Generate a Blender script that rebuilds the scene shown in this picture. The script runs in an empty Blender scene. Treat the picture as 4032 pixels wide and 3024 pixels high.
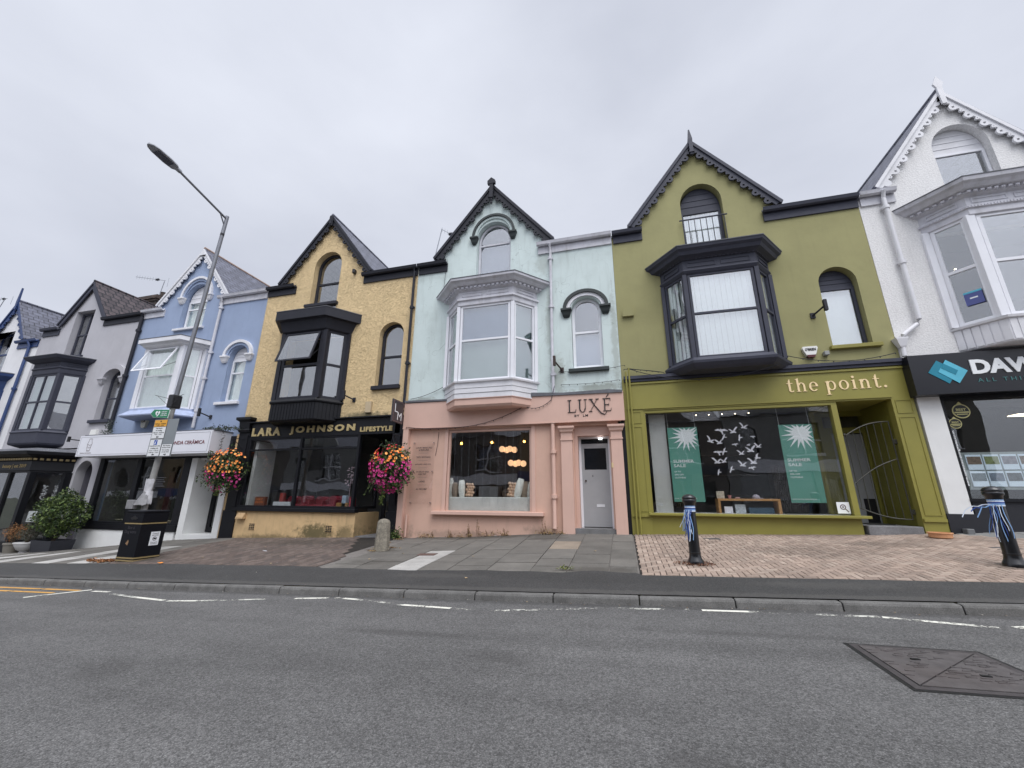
import bpy, bmesh, math, random
from mathutils import Vector, Matrix, Euler
from mathutils.geometry import tessellate_polygon
random.seed(7)
sc = bpy.context.scene
R = math.radians
# ------------------------------------------------------------------ camera
cd = bpy.data.cameras.new('camera'); cam = bpy.data.objects.new('camera', cd); sc.collection.objects.link(cam)
cd.sensor_width = 36; cd.lens = 14.018; cd.clip_start = 0.05; cd.clip_end = 3000
cam.matrix_world = Matrix.Rotation(R(15.205), 4, 'Z') @ Matrix.Rotation(R(106.01), 4, 'X') @ Matrix.Rotation(R(0.4), 4, 'Z')
sc.camera = cam
# ------------------------------------------------------------------ world: overcast sky
SUN_EL, SUN_AZ = R(60), R(150)      # azimuth of the veiled sun, behind the camera
w = bpy.data.worlds.new('World'); sc.world = w; w.use_nodes = True
nt = w.node_tree; N = nt.nodes; L = nt.links; N.clear()
out = N.new('ShaderNodeOutputWorld'); bg = N.new('ShaderNodeBackground'); L.new(bg.outputs[0], out.inputs[0])
sky = N.new('ShaderNodeTexSky'); sky.sky_type = 'NISHITA'; sky.sun_disc = False
sky.sun_elevation = SUN_EL; sky.sun_rotation = SUN_AZ; sky.dust_density = 4; sky.air_density = 1
sm = N.new('ShaderNodeMix'); sm.data_type = 'RGBA'; sm.blend_type = 'MULTIPLY'; sm.inputs[0].default_value = 1
L.new(sky.outputs[0], sm.inputs[6]); sm.inputs[7].default_value = (.10, .10, .10, 1)
tc = N.new('ShaderNodeTexCoord'); mp = N.new('ShaderNodeMapping'); mp.inputs['Scale'].default_value = (1.0, 1.0, 2.2)
L.new(tc.outputs['Generated'], mp.inputs[0])
nz = N.new('ShaderNodeTexNoise'); nz.inputs['Scale'].default_value = 1.15; nz.inputs['Detail'].default_value = 6; nz.inputs['Roughness'].default_value = .48
L.new(mp.outputs[0], nz.inputs[0])
cr = N.new('ShaderNodeValToRGB'); cr.color_ramp.elements[0].position = .34; cr.color_ramp.elements[1].position = .64
cr.color_ramp.elements[0].color = (.585, .615, .705, 1); cr.color_ramp.elements[1].color = (.80, .832, .922, 1)
L.new(nz.outputs[0], cr.inputs[0])
cm = N.new('ShaderNodeMix'); cm.data_type = 'RGBA'; cm.inputs[0].default_value = .93
L.new(sm.outputs[2], cm.inputs[6]); L.new(cr.outputs[0], cm.inputs[7])
# cloud is thinner (brighter) towards the hidden sun and overhead
sp = N.new('ShaderNodeVectorMath'); sp.operation = 'DOT_PRODUCT'
sd = Vector((math.sin(SUN_AZ) * math.cos(SUN_EL), math.cos(SUN_AZ) * math.cos(SUN_EL), math.sin(SUN_EL)))
L.new(tc.outputs['Generated'], sp.inputs[0]); sp.inputs[1].default_value = sd
mr = N.new('ShaderNodeMapRange'); L.new(sp.outputs['Value'], mr.inputs[0])
mr.inputs[1].default_value = .55; mr.inputs[2].default_value = 1; mr.inputs[3].default_value = 1.0; mr.inputs[4].default_value = 2.2
vm = N.new('ShaderNodeVectorMath'); vm.operation = 'SCALE'; L.new(cm.outputs[2], vm.inputs[0]); L.new(mr.outputs[0], vm.inputs['Scale'])
L.new(vm.outputs[0], bg.inputs[0]); bg.inputs[1].default_value = .86
# ------------------------------------------------------------------ sun (very soft: overcast)
sl = bpy.data.lights.new('sun', 'SUN'); sl.energy = 1.5; sl.angle = R(40); sl.color = (1, .985, .96)
so = bpy.data.objects.new('sun', sl); sc.collection.objects.link(so)
so.rotation_euler = (-sd).to_track_quat('-Z', 'Y').to_euler()
sc.view_settings.view_transform = 'Standard'; sc.view_settings.look = 'None'; sc.view_settings.gamma = 1
sc.view_settings.exposure = 0.36
sc.cycles.max_bounces = 8; sc.cycles.transparent_max_bounces = 16

# ------------------------------------------------------------------ materials
MAT = {}
def s2l(c): return tuple(((v / 255) / 12.92 if v / 255 <= .04045 else ((v / 255 + .055) / 1.055) ** 2.4) for v in c)
def mat(name, rgb, rough=.6, var=.10, scale=3.0, bump=0.0, bscale=60.0, metal=0.0, streak=0.0, attr=False, emit=0.0,
        grime=0.0, grimecol=(.10, .10, .08), spec=.5, stretch=(1, 1, 1), speck=0.0, bdist=.004, coat=0.0):
    if name in MAT: return MAT[name]
    m = bpy.data.materials.new(name); m.use_nodes = True; MAT[name] = m
    nt = m.node_tree; N = nt.nodes; L = nt.links; b = N['Principled BSDF']
    geo = N.new('ShaderNodeNewGeometry')
    def noise(sc_, det=5, rg=.55, st=(1, 1, 1)):
        mpn = N.new('ShaderNodeMapping'); mpn.inputs['Scale'].default_value = st; L.new(geo.outputs['Position'], mpn.inputs[0])
        n = N.new('ShaderNodeTexNoise'); n.inputs['Scale'].default_value = sc_; n.inputs['Detail'].default_value = det
        n.inputs['Roughness'].default_value = rg; L.new(mpn.outputs[0], n.inputs[0]); return n.outputs[0]
    def mix(a, bb, fac, mode='MIX'):
        x = N.new('ShaderNodeMix'); x.data_type = 'RGBA'; x.blend_type = mode
        if isinstance(fac, float): x.inputs[0].default_value = fac
        else: L.new(fac, x.inputs[0])
        for i, q in ((6, a), (7, bb)):
            if isinstance(q, tuple): x.inputs[i].default_value = (*q, 1)
            else: L.new(q, x.inputs[i])
        return x.outputs[2]
    def ramp(sock, p0, p1, v0, v1):
        r_ = N.new('ShaderNodeMapRange'); L.new(sock, r_.inputs[0])
        for i, q in ((1, p0), (2, p1), (3, v0), (4, v1)): r_.inputs[i].default_value = q
        return r_.outputs[0]
    if attr:
        a = N.new('ShaderNodeAttribute'); a.attribute_name = 'Col'; col = a.outputs[0]
    else: col = rgb
    if var:
        n1 = noise(scale, 6, .6, stretch); g = ramp(n1, .3, .7, 1 - var, 1 + var)
        cmb = N.new('ShaderNodeCombineColor')
        for i in range(3): L.new(g, cmb.inputs[i])
        col = mix(col, cmb.outputs[0], 1.0, 'MULTIPLY')
    if speck:
        n3 = noise(bscale, 2, .5); g = ramp(n3, .3, .7, 1 - speck, 1 + speck)
        cmb = N.new('ShaderNodeCombineColor')
        for i in range(3): L.new(g, cmb.inputs[i])
        col = mix(col, cmb.outputs[0], 1.0, 'MULTIPLY')
    if grime:
        col = mix(col, grimecol, ramp(noise(1.3, 8, .65), .50, .72, 0, grime))
    if streak:
        col = mix(col, grimecol, ramp(noise(2.2, 7, .6, (3.2, 3.2, .35)), .53, .75, 0, streak))
    if isinstance(col, tuple): b.inputs['Base Color'].default_value = (*col, 1)
    else: L.new(col, b.inputs['Base Color'])
    b.inputs['Roughness'].default_value = rough; b.inputs['Metallic'].default_value = metal
    b.inputs['Specular IOR Level'].default_value = spec
    if coat: b.inputs['Coat Weight'].default_value = coat
    if emit:
        b.inputs['Emission Color'].default_value = (*rgb, 1); b.inputs['Emission Strength'].default_value = emit
    if bump:
        bp = N.new('ShaderNodeBump'); bp.inputs['Strength'].default_value = bump; bp.inputs['Distance'].default_value = bdist
        L.new(noise(bscale, 3, .6, stretch), bp.inputs['Height']); L.new(bp.outputs[0], b.inputs['Normal'])
    return m
def glassmat(name, add=.06, tint=(.955, .965, .96), rough=.0, wob=.012):
    if name in MAT: return MAT[name]
    m = bpy.data.materials.new(name); m.use_nodes = True; MAT[name] = m
    N = m.node_tree.nodes; L = m.node_tree.links; N.clear()
    o = N.new('ShaderNodeOutputMaterial'); mx = N.new('ShaderNodeMixShader'); t = N.new('ShaderNodeBsdfTransparent'); g = N.new('ShaderNodeBsdfGlossy')
    t.inputs[0].default_value = (*tint, 1); g.inputs['Roughness'].default_value = rough; g.inputs[0].default_value = (.97, .98, 1, 1)
    ge = N.new('ShaderNodeNewGeometry'); dp = N.new('ShaderNodeVectorMath'); dp.operation = 'DOT_PRODUCT'; L.new(ge.outputs['Normal'], dp.inputs[0]); L.new(ge.outputs['Incoming'], dp.inputs[1])
    ab = N.new('ShaderNodeMath'); ab.operation = 'ABSOLUTE'; L.new(dp.outputs['Value'], ab.inputs[0])
    om = N.new('ShaderNodeMath'); om.operation = 'SUBTRACT'; om.inputs[0].default_value = 1; L.new(ab.outputs[0], om.inputs[1]); om.use_clamp = True
    pw = N.new('ShaderNodeMath'); pw.operation = 'POWER'; L.new(om.outputs[0], pw.inputs[0]); pw.inputs[1].default_value = 5
    a = N.new('ShaderNodeMath'); a.operation = 'MULTIPLY_ADD'; a.use_clamp = True; L.new(pw.outputs[0], a.inputs[0]); a.inputs[1].default_value = .9; a.inputs[2].default_value = .04 + add
    geo = N.new('ShaderNodeNewGeometry'); n = N.new('ShaderNodeTexNoise'); n.inputs['Scale'].default_value = 1.6; n.inputs['Detail'].default_value = 1
    L.new(geo.outputs['Position'], n.inputs[0]); bp = N.new('ShaderNodeBump'); bp.inputs['Strength'].default_value = 1; bp.inputs['Distance'].default_value = wob
    L.new(n.outputs[0], bp.inputs['Height']); L.new(bp.outputs[0], g.inputs['Normal'])
    L.new(a.outputs[0], mx.inputs[0]); L.new(t.outputs[0], mx.inputs[1]); L.new(g.outputs[0], mx.inputs[2]); L.new(mx.outputs[0], o.inputs[0])
    return m
def tilemat(name, rgb, du, dv, axis='y', rough=.55, vscale=1.6, c2=None, mortar=(.02, .02, .025), msize=.012, bump=.5):
    if name in MAT: return MAT[name]
    m = bpy.data.materials.new(name); m.use_nodes = True; MAT[name] = m
    N = m.node_tree.nodes; L = m.node_tree.links; b = N['Principled BSDF']
    geo = N.new('ShaderNodeNewGeometry'); s = N.new('ShaderNodeSeparateXYZ'); L.new(geo.outputs['Position'], s.inputs[0])
    c = N.new('ShaderNodeCombineXYZ'); L.new(s.outputs['Y' if axis == 'y' else 'X'], c.inputs[0])
    mm = N.new('ShaderNodeMath'); mm.operation = 'MULTIPLY'; mm.inputs[1].default_value = vscale; L.new(s.outputs['Z'], mm.inputs[0]); L.new(mm.outputs[0], c.inputs[1])
    bt = N.new('ShaderNodeTexBrick'); L.new(c.outputs[0], bt.inputs[0]); bt.inputs['Scale'].default_value = 1
    bt.inputs['Brick Width'].default_value = du; bt.inputs['Row Height'].default_value = dv; bt.inputs['Mortar Size'].default_value = msize
    bt.inputs['Color1'].default_value = (*rgb, 1); bt.inputs['Color2'].default_value = (*(c2 or tuple(v * .7 for v in rgb)), 1); bt.inputs['Mortar'].default_value = (*mortar, 1)
    n = N.new('ShaderNodeTexNoise'); n.inputs['Scale'].default_value = 7; n.inputs['Detail'].default_value = 6; L.new(geo.outputs['Position'], n.inputs[0])
    r_ = N.new('ShaderNodeMapRange'); L.new(n.outputs[0], r_.inputs[0]); r_.inputs[1].default_value = .3; r_.inputs[2].default_value = .7; r_.inputs[3].default_value = .75; r_.inputs[4].default_value = 1.25
    vm = N.new('ShaderNodeVectorMath'); vm.operation = 'SCALE'; L.new(bt.outputs[0], vm.inputs[0]); L.new(r_.outputs[0], vm.inputs['Scale']); L.new(vm.outputs[0], b.inputs['Base Color'])
    b.inputs['Roughness'].default_value = rough
    bp = N.new('ShaderNodeBump'); bp.inputs['Strength'].default_value = bump; bp.inputs['Distance'].default_value = .01
    inv = N.new('ShaderNodeMath'); inv.operation = 'SUBTRACT'; inv.inputs[0].default_value = 1; L.new(bt.outputs['Fac'], inv.inputs[1]); L.new(inv.outputs[0], bp.inputs['Height']); L.new(bp.outputs[0], b.inputs['Normal'])
    return m
GL_UP = glassmat('upper_glazing', .19, wob=.004); GL_SHOP = glassmat('shop_glazing', .055, wob=.004); GL_LOW = glassmat('clear_glazing', .0)
BLACK = mat('black_paint', s2l((42, 43, 51)), .6, .12, 4, .15, 30, spec=.3)
CHAR = mat('charcoal_paint', s2l((64, 66, 78)), .6, .10, 4, .15, 30, spec=.3)
BLACKSH = mat('black_shop_paint', s2l((21, 22, 27)), .5, .15, 3, .1, 25, spec=.3)
WHITEP = mat('white_paint', s2l((226, 226, 230)), .5, .06, 3, .1, 30, grime=.25, grimecol=(.30, .30, .28))
UPVC = mat('white_upvc', s2l((232, 233, 238)), .35, .03, 3, 0)
OLDWHITE = mat('weathered_white_paint', s2l((205, 205, 212)), .6, .10, 5, .3, 50, streak=.35, grimecol=(.22, .21, .19), grime=.3)
LEAD = mat('lead_flashing', s2l((96, 98, 104)), .55, .2, 8, .2, 20)
INT = mat('interior_wall', (.16, .155, .15), .85, .15, 1.5)
INTD = mat('interior_dark', (.035, .035, .038), .85, .2, 1.5)
INTW = mat('interior_white', (.55, .55, .55), .85, .08, 1.5)
BLIND = mat('white_blind', s2l((222, 229, 228)), .8, .04, 5)
NET = mat('net_curtain', s2l((226, 236, 232)), .85, .08, 6)
DARKMETAL = mat('dark_metal', s2l((52, 52, 55)), .45, .15, 6, metal=.4)
RUST = mat('rusty_metal', s2l((62, 50, 46)), .75, .3, 14, .3, 60)
GALV = mat('galvanised_steel', s2l((128, 130, 136)), .45, .12, 5, .1, 30, metal=.55)
SLATE = tilemat('slate_side', s2l((112, 114, 128)), .36, .26)
SLATEF = tilemat('slate_front', s2l((104, 106, 118)), .36, .26, 'x')
CTILE = tilemat('brown_concrete_tile', s2l((92, 82, 84)), .30, .36, c2=s2l((70, 63, 67)), rough=.8, msize=.03, bump=1.0)

# ------------------------------------------------------------------ mesh builder
WL = {}
ORD = 'first second third fourth fifth sixth seventh eighth ninth tenth eleventh twelfth thirteenth fourteenth fifteenth sixteenth seventeenth eighteenth nineteenth twentieth'.split() + ['twenty-' + w_ for w_ in 'first second third fourth fifth'.split()]
class MB:
    def __init__(s): s.v = []; s.f = []; s.mi = []; s.c = []; s.xf = None; s.m = 0; s.col = None
    def add(s, vs, fs):
        n = len(s.v)
        for p in vs:
            p = Vector(p)
            s.v.append(s.xf @ p if s.xf else p)
        for f in fs: s.f.append([n + i for i in f]); s.mi.append(s.m); s.c.append(s.col)
        return s
    def box(s, x0, x1, y0, y1, z0, z1, bev=0.0):
        if bev:
            b = min(bev, (x1 - x0) * .45, (y1 - y0) * .45, (z1 - z0) * .45)
            bm = bmesh.new(); bmesh.ops.create_cube(bm, size=1)
            for q in bm.verts: q.co = Vector(((x0 + x1) / 2 + q.co.x * (x1 - x0), (y0 + y1) / 2 + q.co.y * (y1 - y0), (z0 + z1) / 2 + q.co.z * (z1 - z0)))
            bmesh.ops.bevel(bm, geom=bm.edges[:], offset=b, segments=1, affect='EDGES'); bm.verts.index_update()
            s.add([q.co.copy() for q in bm.verts], [[q.index for q in f.verts] for f in bm.faces]); bm.free(); return s
        v = [(x, y, z) for x in (x0, x1) for y in (y0, y1) for z in (z0, z1)]
        return s.add(v, [(0, 1, 3, 2), (4, 6, 7, 5), (0, 4, 5, 1), (2, 3, 7, 6), (0, 2, 6, 4), (1, 5, 7, 3)])
    def prism(s, loops, y0, y1, T=None):
        """loops: outer + holes in (x,z); extruded along y. T maps (x,y,z)->world"""
        T = T or (lambda p: p)
        def area(l): return sum(l[i][0] * l[(i + 1) % len(l)][1] - l[(i + 1) % len(l)][0] * l[i][1] for i in range(len(l)))
        ls = [list(l) if (area(l) > 0) == (k == 0) else list(l)[::-1] for k, l in enumerate(loops)]
        flat = [p for l in ls for p in l]; n = len(flat)
        tris = tessellate_polygon([[Vector((a, b, 0)) for a, b in l] for l in ls])
        vs = [T((a, y0, b)) for a, b in flat] + [T((a, y1, b)) for a, b in flat]; fs = []
        for t in tris:
            a, b, c = t; ar = (flat[b][0] - flat[a][0]) * (flat[c][1] - flat[a][1]) - (flat[c][0] - flat[a][0]) * (flat[b][1] - flat[a][1])
            if abs(ar) < 1e-12: continue
            if ar < 0: a, b, c = a, c, b
            fs.append((a, b, c)); fs.append((c + n, b + n, a + n))
        k = 0
        for l in ls:
            m = len(l)
            for i in range(m):
                a, b = k + i, k + (i + 1) % m; fs.append((b, a, a + n, b + n))
            k += m
        return s.add(vs, fs)
    def tube(s, pts, r, seg=8, r2=None, cap=True):
        pts = [Vector(p) for p in pts]; n = len(pts); vs = []; fs = []
        for i, p in enumerate(pts):
            d = (pts[min(i + 1, n - 1)] - pts[max(i - 1, 0)]).normalized()
            a = d.cross(Vector((0, 0, 1)) if abs(d.z) < .95 else Vector((1, 0, 0))).normalized(); b = d.cross(a)
            rr = r if r2 is None else r + (r2 - r) * i / (n - 1)
            for k in range(seg):
                t = 2 * math.pi * k / seg; vs.append(p + (a * math.cos(t) + b * math.sin(t)) * rr)
        for i in range(n - 1):
            for k in range(seg):
                k2 = (k + 1) % seg; fs.append((i * seg + k, i * seg + k2, (i + 1) * seg + k2, (i + 1) * seg + k))
        if cap: fs.append(tuple(range(seg - 1, -1, -1))); fs.append(tuple((n - 1) * seg + k for k in range(seg)))
        return s.add(vs, fs)
    def lathe(s, prof, cx, cy, seg=24, zoff=0):
        vs = []; fs = []; n = len(prof)
        for r, z in prof:
            for k in range(seg):
                t = 2 * math.pi * k / seg; vs.append((cx + r * math.cos(t), cy + r * math.sin(t), z + zoff))
        for i in range(n - 1):
            for k in range(seg):
                k2 = (k + 1) % seg; fs.append((i * seg + k, i * seg + k2, (i + 1) * seg + k2, (i + 1) * seg + k))
        fs.append(tuple(range(seg - 1, -1, -1))); fs.append(tuple((n - 1) * seg + k for k in range(seg)))
        return s.add(vs, fs)
    def loft(s, rings):
        """stack of closed rings with the same vertex count"""
        n = len(rings[0]); vs = [p for r_ in rings for p in r_]; fs = []
        for i in range(len(rings) - 1):
            for k in range(n):
                k2 = (k + 1) % n; fs.append((i * n + k, i * n + k2, (i + 1) * n + k2, (i + 1) * n + k))
        fs.append(tuple(range(n - 1, -1, -1))); fs.append(tuple((len(rings) - 1) * n + k for k in range(n)))
        return s.add(vs, fs)
    def ball(s, c, r, sz=1.0, seg=12, rings=8):
        prof = [(max(1e-4, r * math.sin(math.pi * i / rings)), -r * sz * math.cos(math.pi * i / rings)) for i in range(rings + 1)]
        return s.lathe(prof, c[0], c[1], seg, c[2])
    def build(s, name, mats, parent=None, smooth=False, loc=None, recalc=True):
        if not isinstance(mats, (list, tuple)): mats = [mats]
        vs = s.v
        if loc is None:
            xs = [p.x for p in vs]; ys = [p.y for p in vs]; zs = [p.z for p in vs]
            loc = Vector(((min(xs) + max(xs)) / 2, (min(ys) + max(ys)) / 2, min(zs)))
        else: loc = Vector(loc)
        me = bpy.data.meshes.new(name); me.from_pydata([p - loc for p in vs], [], s.f)
        for m in mats: me.materials.append(m)
        me.polygons.foreach_set('material_index', s.mi)
        if any(c is not None for c in s.c):
            at = me.color_attributes.new('Col', 'FLOAT_COLOR', 'CORNER')
            for p, c in zip(me.polygons, s.c):
                cc = (*(c or (.5, .5, .5)), 1)
                for li in p.loop_indices: at.data[li].color = cc
        if recalc:
            bm = bmesh.new(); bm.from_mesh(me); bmesh.ops.recalc_face_normals(bm, faces=bm.faces[:]); bm.to_mesh(me); bm.free()
        if smooth:
            me.polygons.foreach_set('use_smooth', [True] * len(me.polygons))
            try: me.set_sharp_from_angle(angle=R(40))
            except Exception: pass
        o = bpy.data.objects.new(name, me); sc.collection.objects.link(o)
        if parent is not None: o.parent = parent; o.location = loc - WL[parent.as_pointer()]
        else: o.location = loc
        WL[o.as_pointer()] = loc.copy(); return o
def tag(o, label=None, cat=None, group=None, kind=None):
    if label: o['label'] = label
    if cat: o['category'] = cat
    if group: o['group'] = group
    if kind: o['kind'] = kind
    return o
def thing(name, loc, label, cat, group=None):
    o = bpy.data.objects.new(name, None); sc.collection.objects.link(o); o.location = loc; o.empty_display_size = .2
    WL[o.as_pointer()] = Vector(loc); return tag(o, label, cat, group)
def copy_tree(o, parent=None, loc=None):
    c = o.copy(); sc.collection.objects.link(c); c.parent = parent
    if loc is not None: c.location = loc
    for ch in list(o.children): copy_tree(ch, c)
    return c
_txt = {}
def text(s, box, y, mt, parent, name='lettering', depth=.006, bold=0.0, T=None, col=None, sp=1.0, shear=0.0):
    """flat lettering fitted into box (x0,x1,z0,z1) on the plane y, facing -y"""
    x0, x1, z0, z1 = box; key = (s, bold, sp, shear)
    if key not in _txt:
        cu = bpy.data.curves.new('t', 'FONT'); cu.body = s; cu.size = 1; cu.offset = bold; cu.resolution_u = 3; cu.align_x = 'CENTER'; cu.space_line = .95; cu.space_character = sp; cu.shear = shear
        ob = bpy.data.objects.new('t', cu); sc.collection.objects.link(ob)
        bpy.context.view_layer.update()
        me = bpy.data.meshes.new_from_object(ob.evaluated_get(bpy.context.evaluated_depsgraph_get()))
        _txt[key] = ([v.co.copy() for v in me.vertices], [list(p.vertices) for p in me.polygons])
        bpy.data.objects.remove(ob); bpy.data.meshes.remove(me); bpy.data.curves.remove(cu)
    vs, fs = _txt[key]
    ax = min(v.x for v in vs); bx = max(v.x for v in vs); az = min(v.y for v in vs); bz = max(v.y for v in vs)
    m = MB(); T = T or (lambda p: p); n = len(vs)
    P = [(x0 + (v.x - ax) / (bx - ax) * (x1 - x0), z0 + (v.y - az) / (bz - az) * (z1 - z0)) for v in vs]
    m.col = col
    edges = {}
    for f in fs:
        for i in range(len(f)):
            e = (f[i], f[(i + 1) % len(f)]); edges[e] = 1
    side = [(b, a, a + n, b + n) for (a, b) in edges if (b, a) not in edges]
    m.add([T((a, y - depth, b)) for a, b in P] + [T((a, y, b)) for a, b in P], [list(f) for f in fs] + side)
    if isinstance(parent, MB): parent.v and None; return m
    return m.build(name, mt, parent, recalc=False)
def arch(x0, x1, z0, zs, zt, n=14):
    cx = (x0 + x1) / 2; rx = (x1 - x0) / 2; rz = zt - zs
    return [(x0, z0), (x1, z0)] + [(cx + rx * math.cos(math.pi * i / n), zs + rz * math.sin(math.pi * i / n)) for i in range(n + 1)]
def rect(x0, x1, z0, z1): return [(x0, z0), (x1, z0), (x1, z1), (x0, z1)]
def circ(cx, cz, r, n=12, rz=None): return [(cx + r * math.cos(2 * math.pi * i / n), cz + (rz or r) * math.sin(2 * math.pi * i / n)) for i in range(n)]
Y0 = 10.5
# ------------------------------------------------------------------ ground heights (street runs downhill to the left)
KT = [(-60, -3.2), (-40, -2.6), (-12.64, -1.66), (-8.27, -1.515), (-5.62, -1.42), (-3.13, -1.335), (-.8, -1.25), (1.51, -1.16), (4.05, -1.06), (8, -.90), (30, 0.0), (60, 1)]
TE = [(-60, -3.2), (-40, -2.55), (-14.7, -1.61), (-9.37, -1.39), (-4.03, -1.215), (.11, -1.07), (4.73, -.93), (8, -.80), (30, 0.1), (60, 1)]
WB = [(-60, -3.2), (-40, -2.75), (-21.5, -1.95), (-18.6, -1.82), (-14.2, -1.36), (-11.9, -1.23), (-7.45, -1.09), (-4.28, -1.0), (-1.5, -.82), (.6, -.79), (4.87, -.68), (6.9, -.58), (30, 0.4), (60, 1)]
def it(T, x):
    for (a, b), (c, d) in zip(T, T[1:]):
        if x <= c: return b + (d - b) * (x - a) / (c - a)
    return T[-1][1]
def gz(x, y):
    if y < 5.95: return it(KT, x) - .098 + .012 * min(1, (5.95 - y) / 3)
    if y <= 6.05: return it(KT, x)
    if y <= 6.9: return it(KT, x) + (it(TE, x) - it(KT, x)) * (y - 6.05) / .85
    return it(TE, x) + (it(WB, x) - it(TE, x)) * min(1.05, (y - 6.9) / 3.6)
def sheet(name, x0, x1, y0, y1, off, mt, dx=.5, dy=.3, edge0=None, edge1=None, parent=None, kind='structure'):
    m = MB(); nx = max(1, round((x1 - x0) / dx)); vs = []; ny = max(1, round((y1 - y0) / dy))
    for i in range(nx + 1):
        x = x0 + (x1 - x0) * i / nx; a = edge0(x) if edge0 else y0; b = edge1(x) if edge1 else y1
        for j in range(ny + 1):
            y = a + (b - a) * j / ny; vs.append((x, y, gz(x, y) + off))
    m.add(vs, [(i * (ny + 1) + j, (i + 1) * (ny + 1) + j, (i + 1) * (ny + 1) + j + 1, i * (ny + 1) + j + 1) for i in range(nx) for j in range(ny)])
    return tag(m.build(name, mt, parent, smooth=True, recalc=False), kind=kind)
# --- asphalt
def asphalt(name, base, rg, grain, contrast, bump):
    m = bpy.data.materials.new(name); m.use_nodes = True; N = m.node_tree.nodes; L = m.node_tree.links; b = N['Principled BSDF']
    geo = N.new('ShaderNodeNewGeometry')
    def nz(s, d, r_=.6):
        n = N.new('ShaderNodeTexNoise'); n.inputs['Scale'].default_value = s; n.inputs['Detail'].default_value = d; n.inputs['Roughness'].default_value = r_; L.new(geo.outputs['Position'], n.inputs[0]); return n.outputs[0]
    def mrg(sk, a, c, d, e):
        q = N.new('ShaderNodeMapRange'); L.new(sk, q.inputs[0])
        for i, v in ((1, a), (2, c), (3, d), (4, e)): q.inputs[i].default_value = v
        return q.outputs[0]
    vo = N.new('ShaderNodeTexVoronoi'); vo.inputs['Scale'].default_value = grain; L.new(geo.outputs['Position'], vo.inputs[0])
    sep = N.new('ShaderNodeSeparateColor'); L.new(vo.outputs['Color'], sep.inputs[0])
    def mul(a, c):
        q = N.new('ShaderNodeMath'); q.operation = 'MULTIPLY'; L.new(a, q.inputs[0]); L.new(c, q.inputs[1]); return q.outputs[0]
    f = mul(mrg(sep.outputs[0], 0, 1, 1 - contrast, 1 + contrast), mrg(nz(grain * .35, 4, .7), .32, .68, 1 - contrast * .8, 1 + contrast * .8))
    f = mul(f, mrg(vo.outputs['Distance'], .1, .7, 1.1, .62)); f = mul(f, mrg(nz(grain * .55, 3, .6), .60, .68, 1, .45))
    mpx = N.new('ShaderNodeMapping'); mpx.inputs['Scale'].default_value = (.25, 1.6, 1); L.new(geo.outputs['Position'], mpx.inputs[0])
    nx = N.new('ShaderNodeTexNoise'); nx.inputs['Scale'].default_value = 1.1; nx.inputs['Detail'].default_value = 6; L.new(mpx.outputs[0], nx.inputs[0]); f = mul(f, mrg(nx.outputs[0], .34, .66, .86, 1.12))
    f = mul(f, mrg(nz(1.7, 9, .75), .66, .74, 1, .62))
    f = mul(f, mrg(nz(.45, 7, .6), .3, .7, .90, 1.10)); f = mul(f, mrg(nz(3.0, 5, .6), .3, .7, .92, 1.08))
    vm = N.new('ShaderNodeVectorMath'); vm.operation = 'SCALE'; vm.inputs[0].default_value = base; L.new(f, vm.inputs['Scale']); L.new(vm.outputs[0], b.inputs['Base Color'])
    b.inputs['Roughness'].default_value = rg
    bp = N.new('ShaderNodeBump'); bp.inputs['Strength'].default_value = bump; bp.inputs['Distance'].default_value = .006; bp.invert = True
    L.new(vo.outputs['Distance'], bp.inputs['Height']); L.new(bp.outputs[0], b.inputs['Normal']); return m
ROAD = asphalt('road_asphalt', (.158, .156, .154), .88, 110, .38, .9)
FOOT = asphalt('footway_asphalt', (.062, .061, .060), .8, 120, .30, .4)
sheet('road', -60, 60, -9, 5.945, 0, ROAD, .5, .5)
# far ground out to the horizon, below everything
m = MB(); m.add([(-900, -900, -3.6), (900, -900, -3.6), (900, 900, -3.6), (-900, 900, -3.6)], [(0, 1, 2, 3)])
tag(m.build('ground', mat('far_ground', (.09, .1, .07), .9, .2, .05), recalc=False), kind='structure')
# kerb stones
KERB = mat('kerb_stone', s2l((104, 103, 101)), .85, .25, 6, .6, 90, speck=.28, grime=.35, grimecol=(.07, .065, .06))
m = MB(); x = -35.0; js = -12.29
ks = [js + 1.127 * k for k in range(-22, 24)]
for a, b in zip(ks, ks[1:]):
    w_ = random.uniform(-.004, .004); a2, b2 = a + .008, b - .008
    rings = []
    for xx in (a2, a2 + .012, b2 - .012, b2):
        e = .006 if xx in (a2, b2) else 0
        zt = it(KT, xx) + w_
        prof = [(5.935 + e, zt - .30), (5.938 + e, zt - .10), (5.948 + e, zt - .03 - e), (5.960, zt - .008 - e), (5.982, zt - e), (6.055 - e, zt - e), (6.06, zt - .30)]
        rings.append([(xx, yy, zz) for yy, zz in prof])
    m.loft(rings)
tag(m.build('kerb', KERB), kind='structure')
# white edge: footway and forecourts
CONC = mat('forecourt_concrete', s2l((112, 108, 104)), .9, .22, 3.5, .5, 50, speck=.18, grime=.4, grimecol=(.06, .055, .05))
sheet('forecourt', -60, 60, 6.6, 11.2, -.012, CONC, .5, .4)
def fedge(x):
    b = 6.84 + .02 * math.sin(x * 2.1) + .012 * math.sin(x * 7.3)
    if -1.1 < x < .14: b += .13 * max(0, math.sin((x + 1.1) * 2.6)) ** 2 * .7
    if .14 <= x: b = 6.75 + .005 * math.sin(x * 3)
    if x < -5.6: b = 6.93 + .02 * math.sin(x * 2.6)
    return b
sheet('pavement', -45, 45, 6.05, 6.9, .010, FOOT, .1, .15, edge1=fedge)

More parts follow.
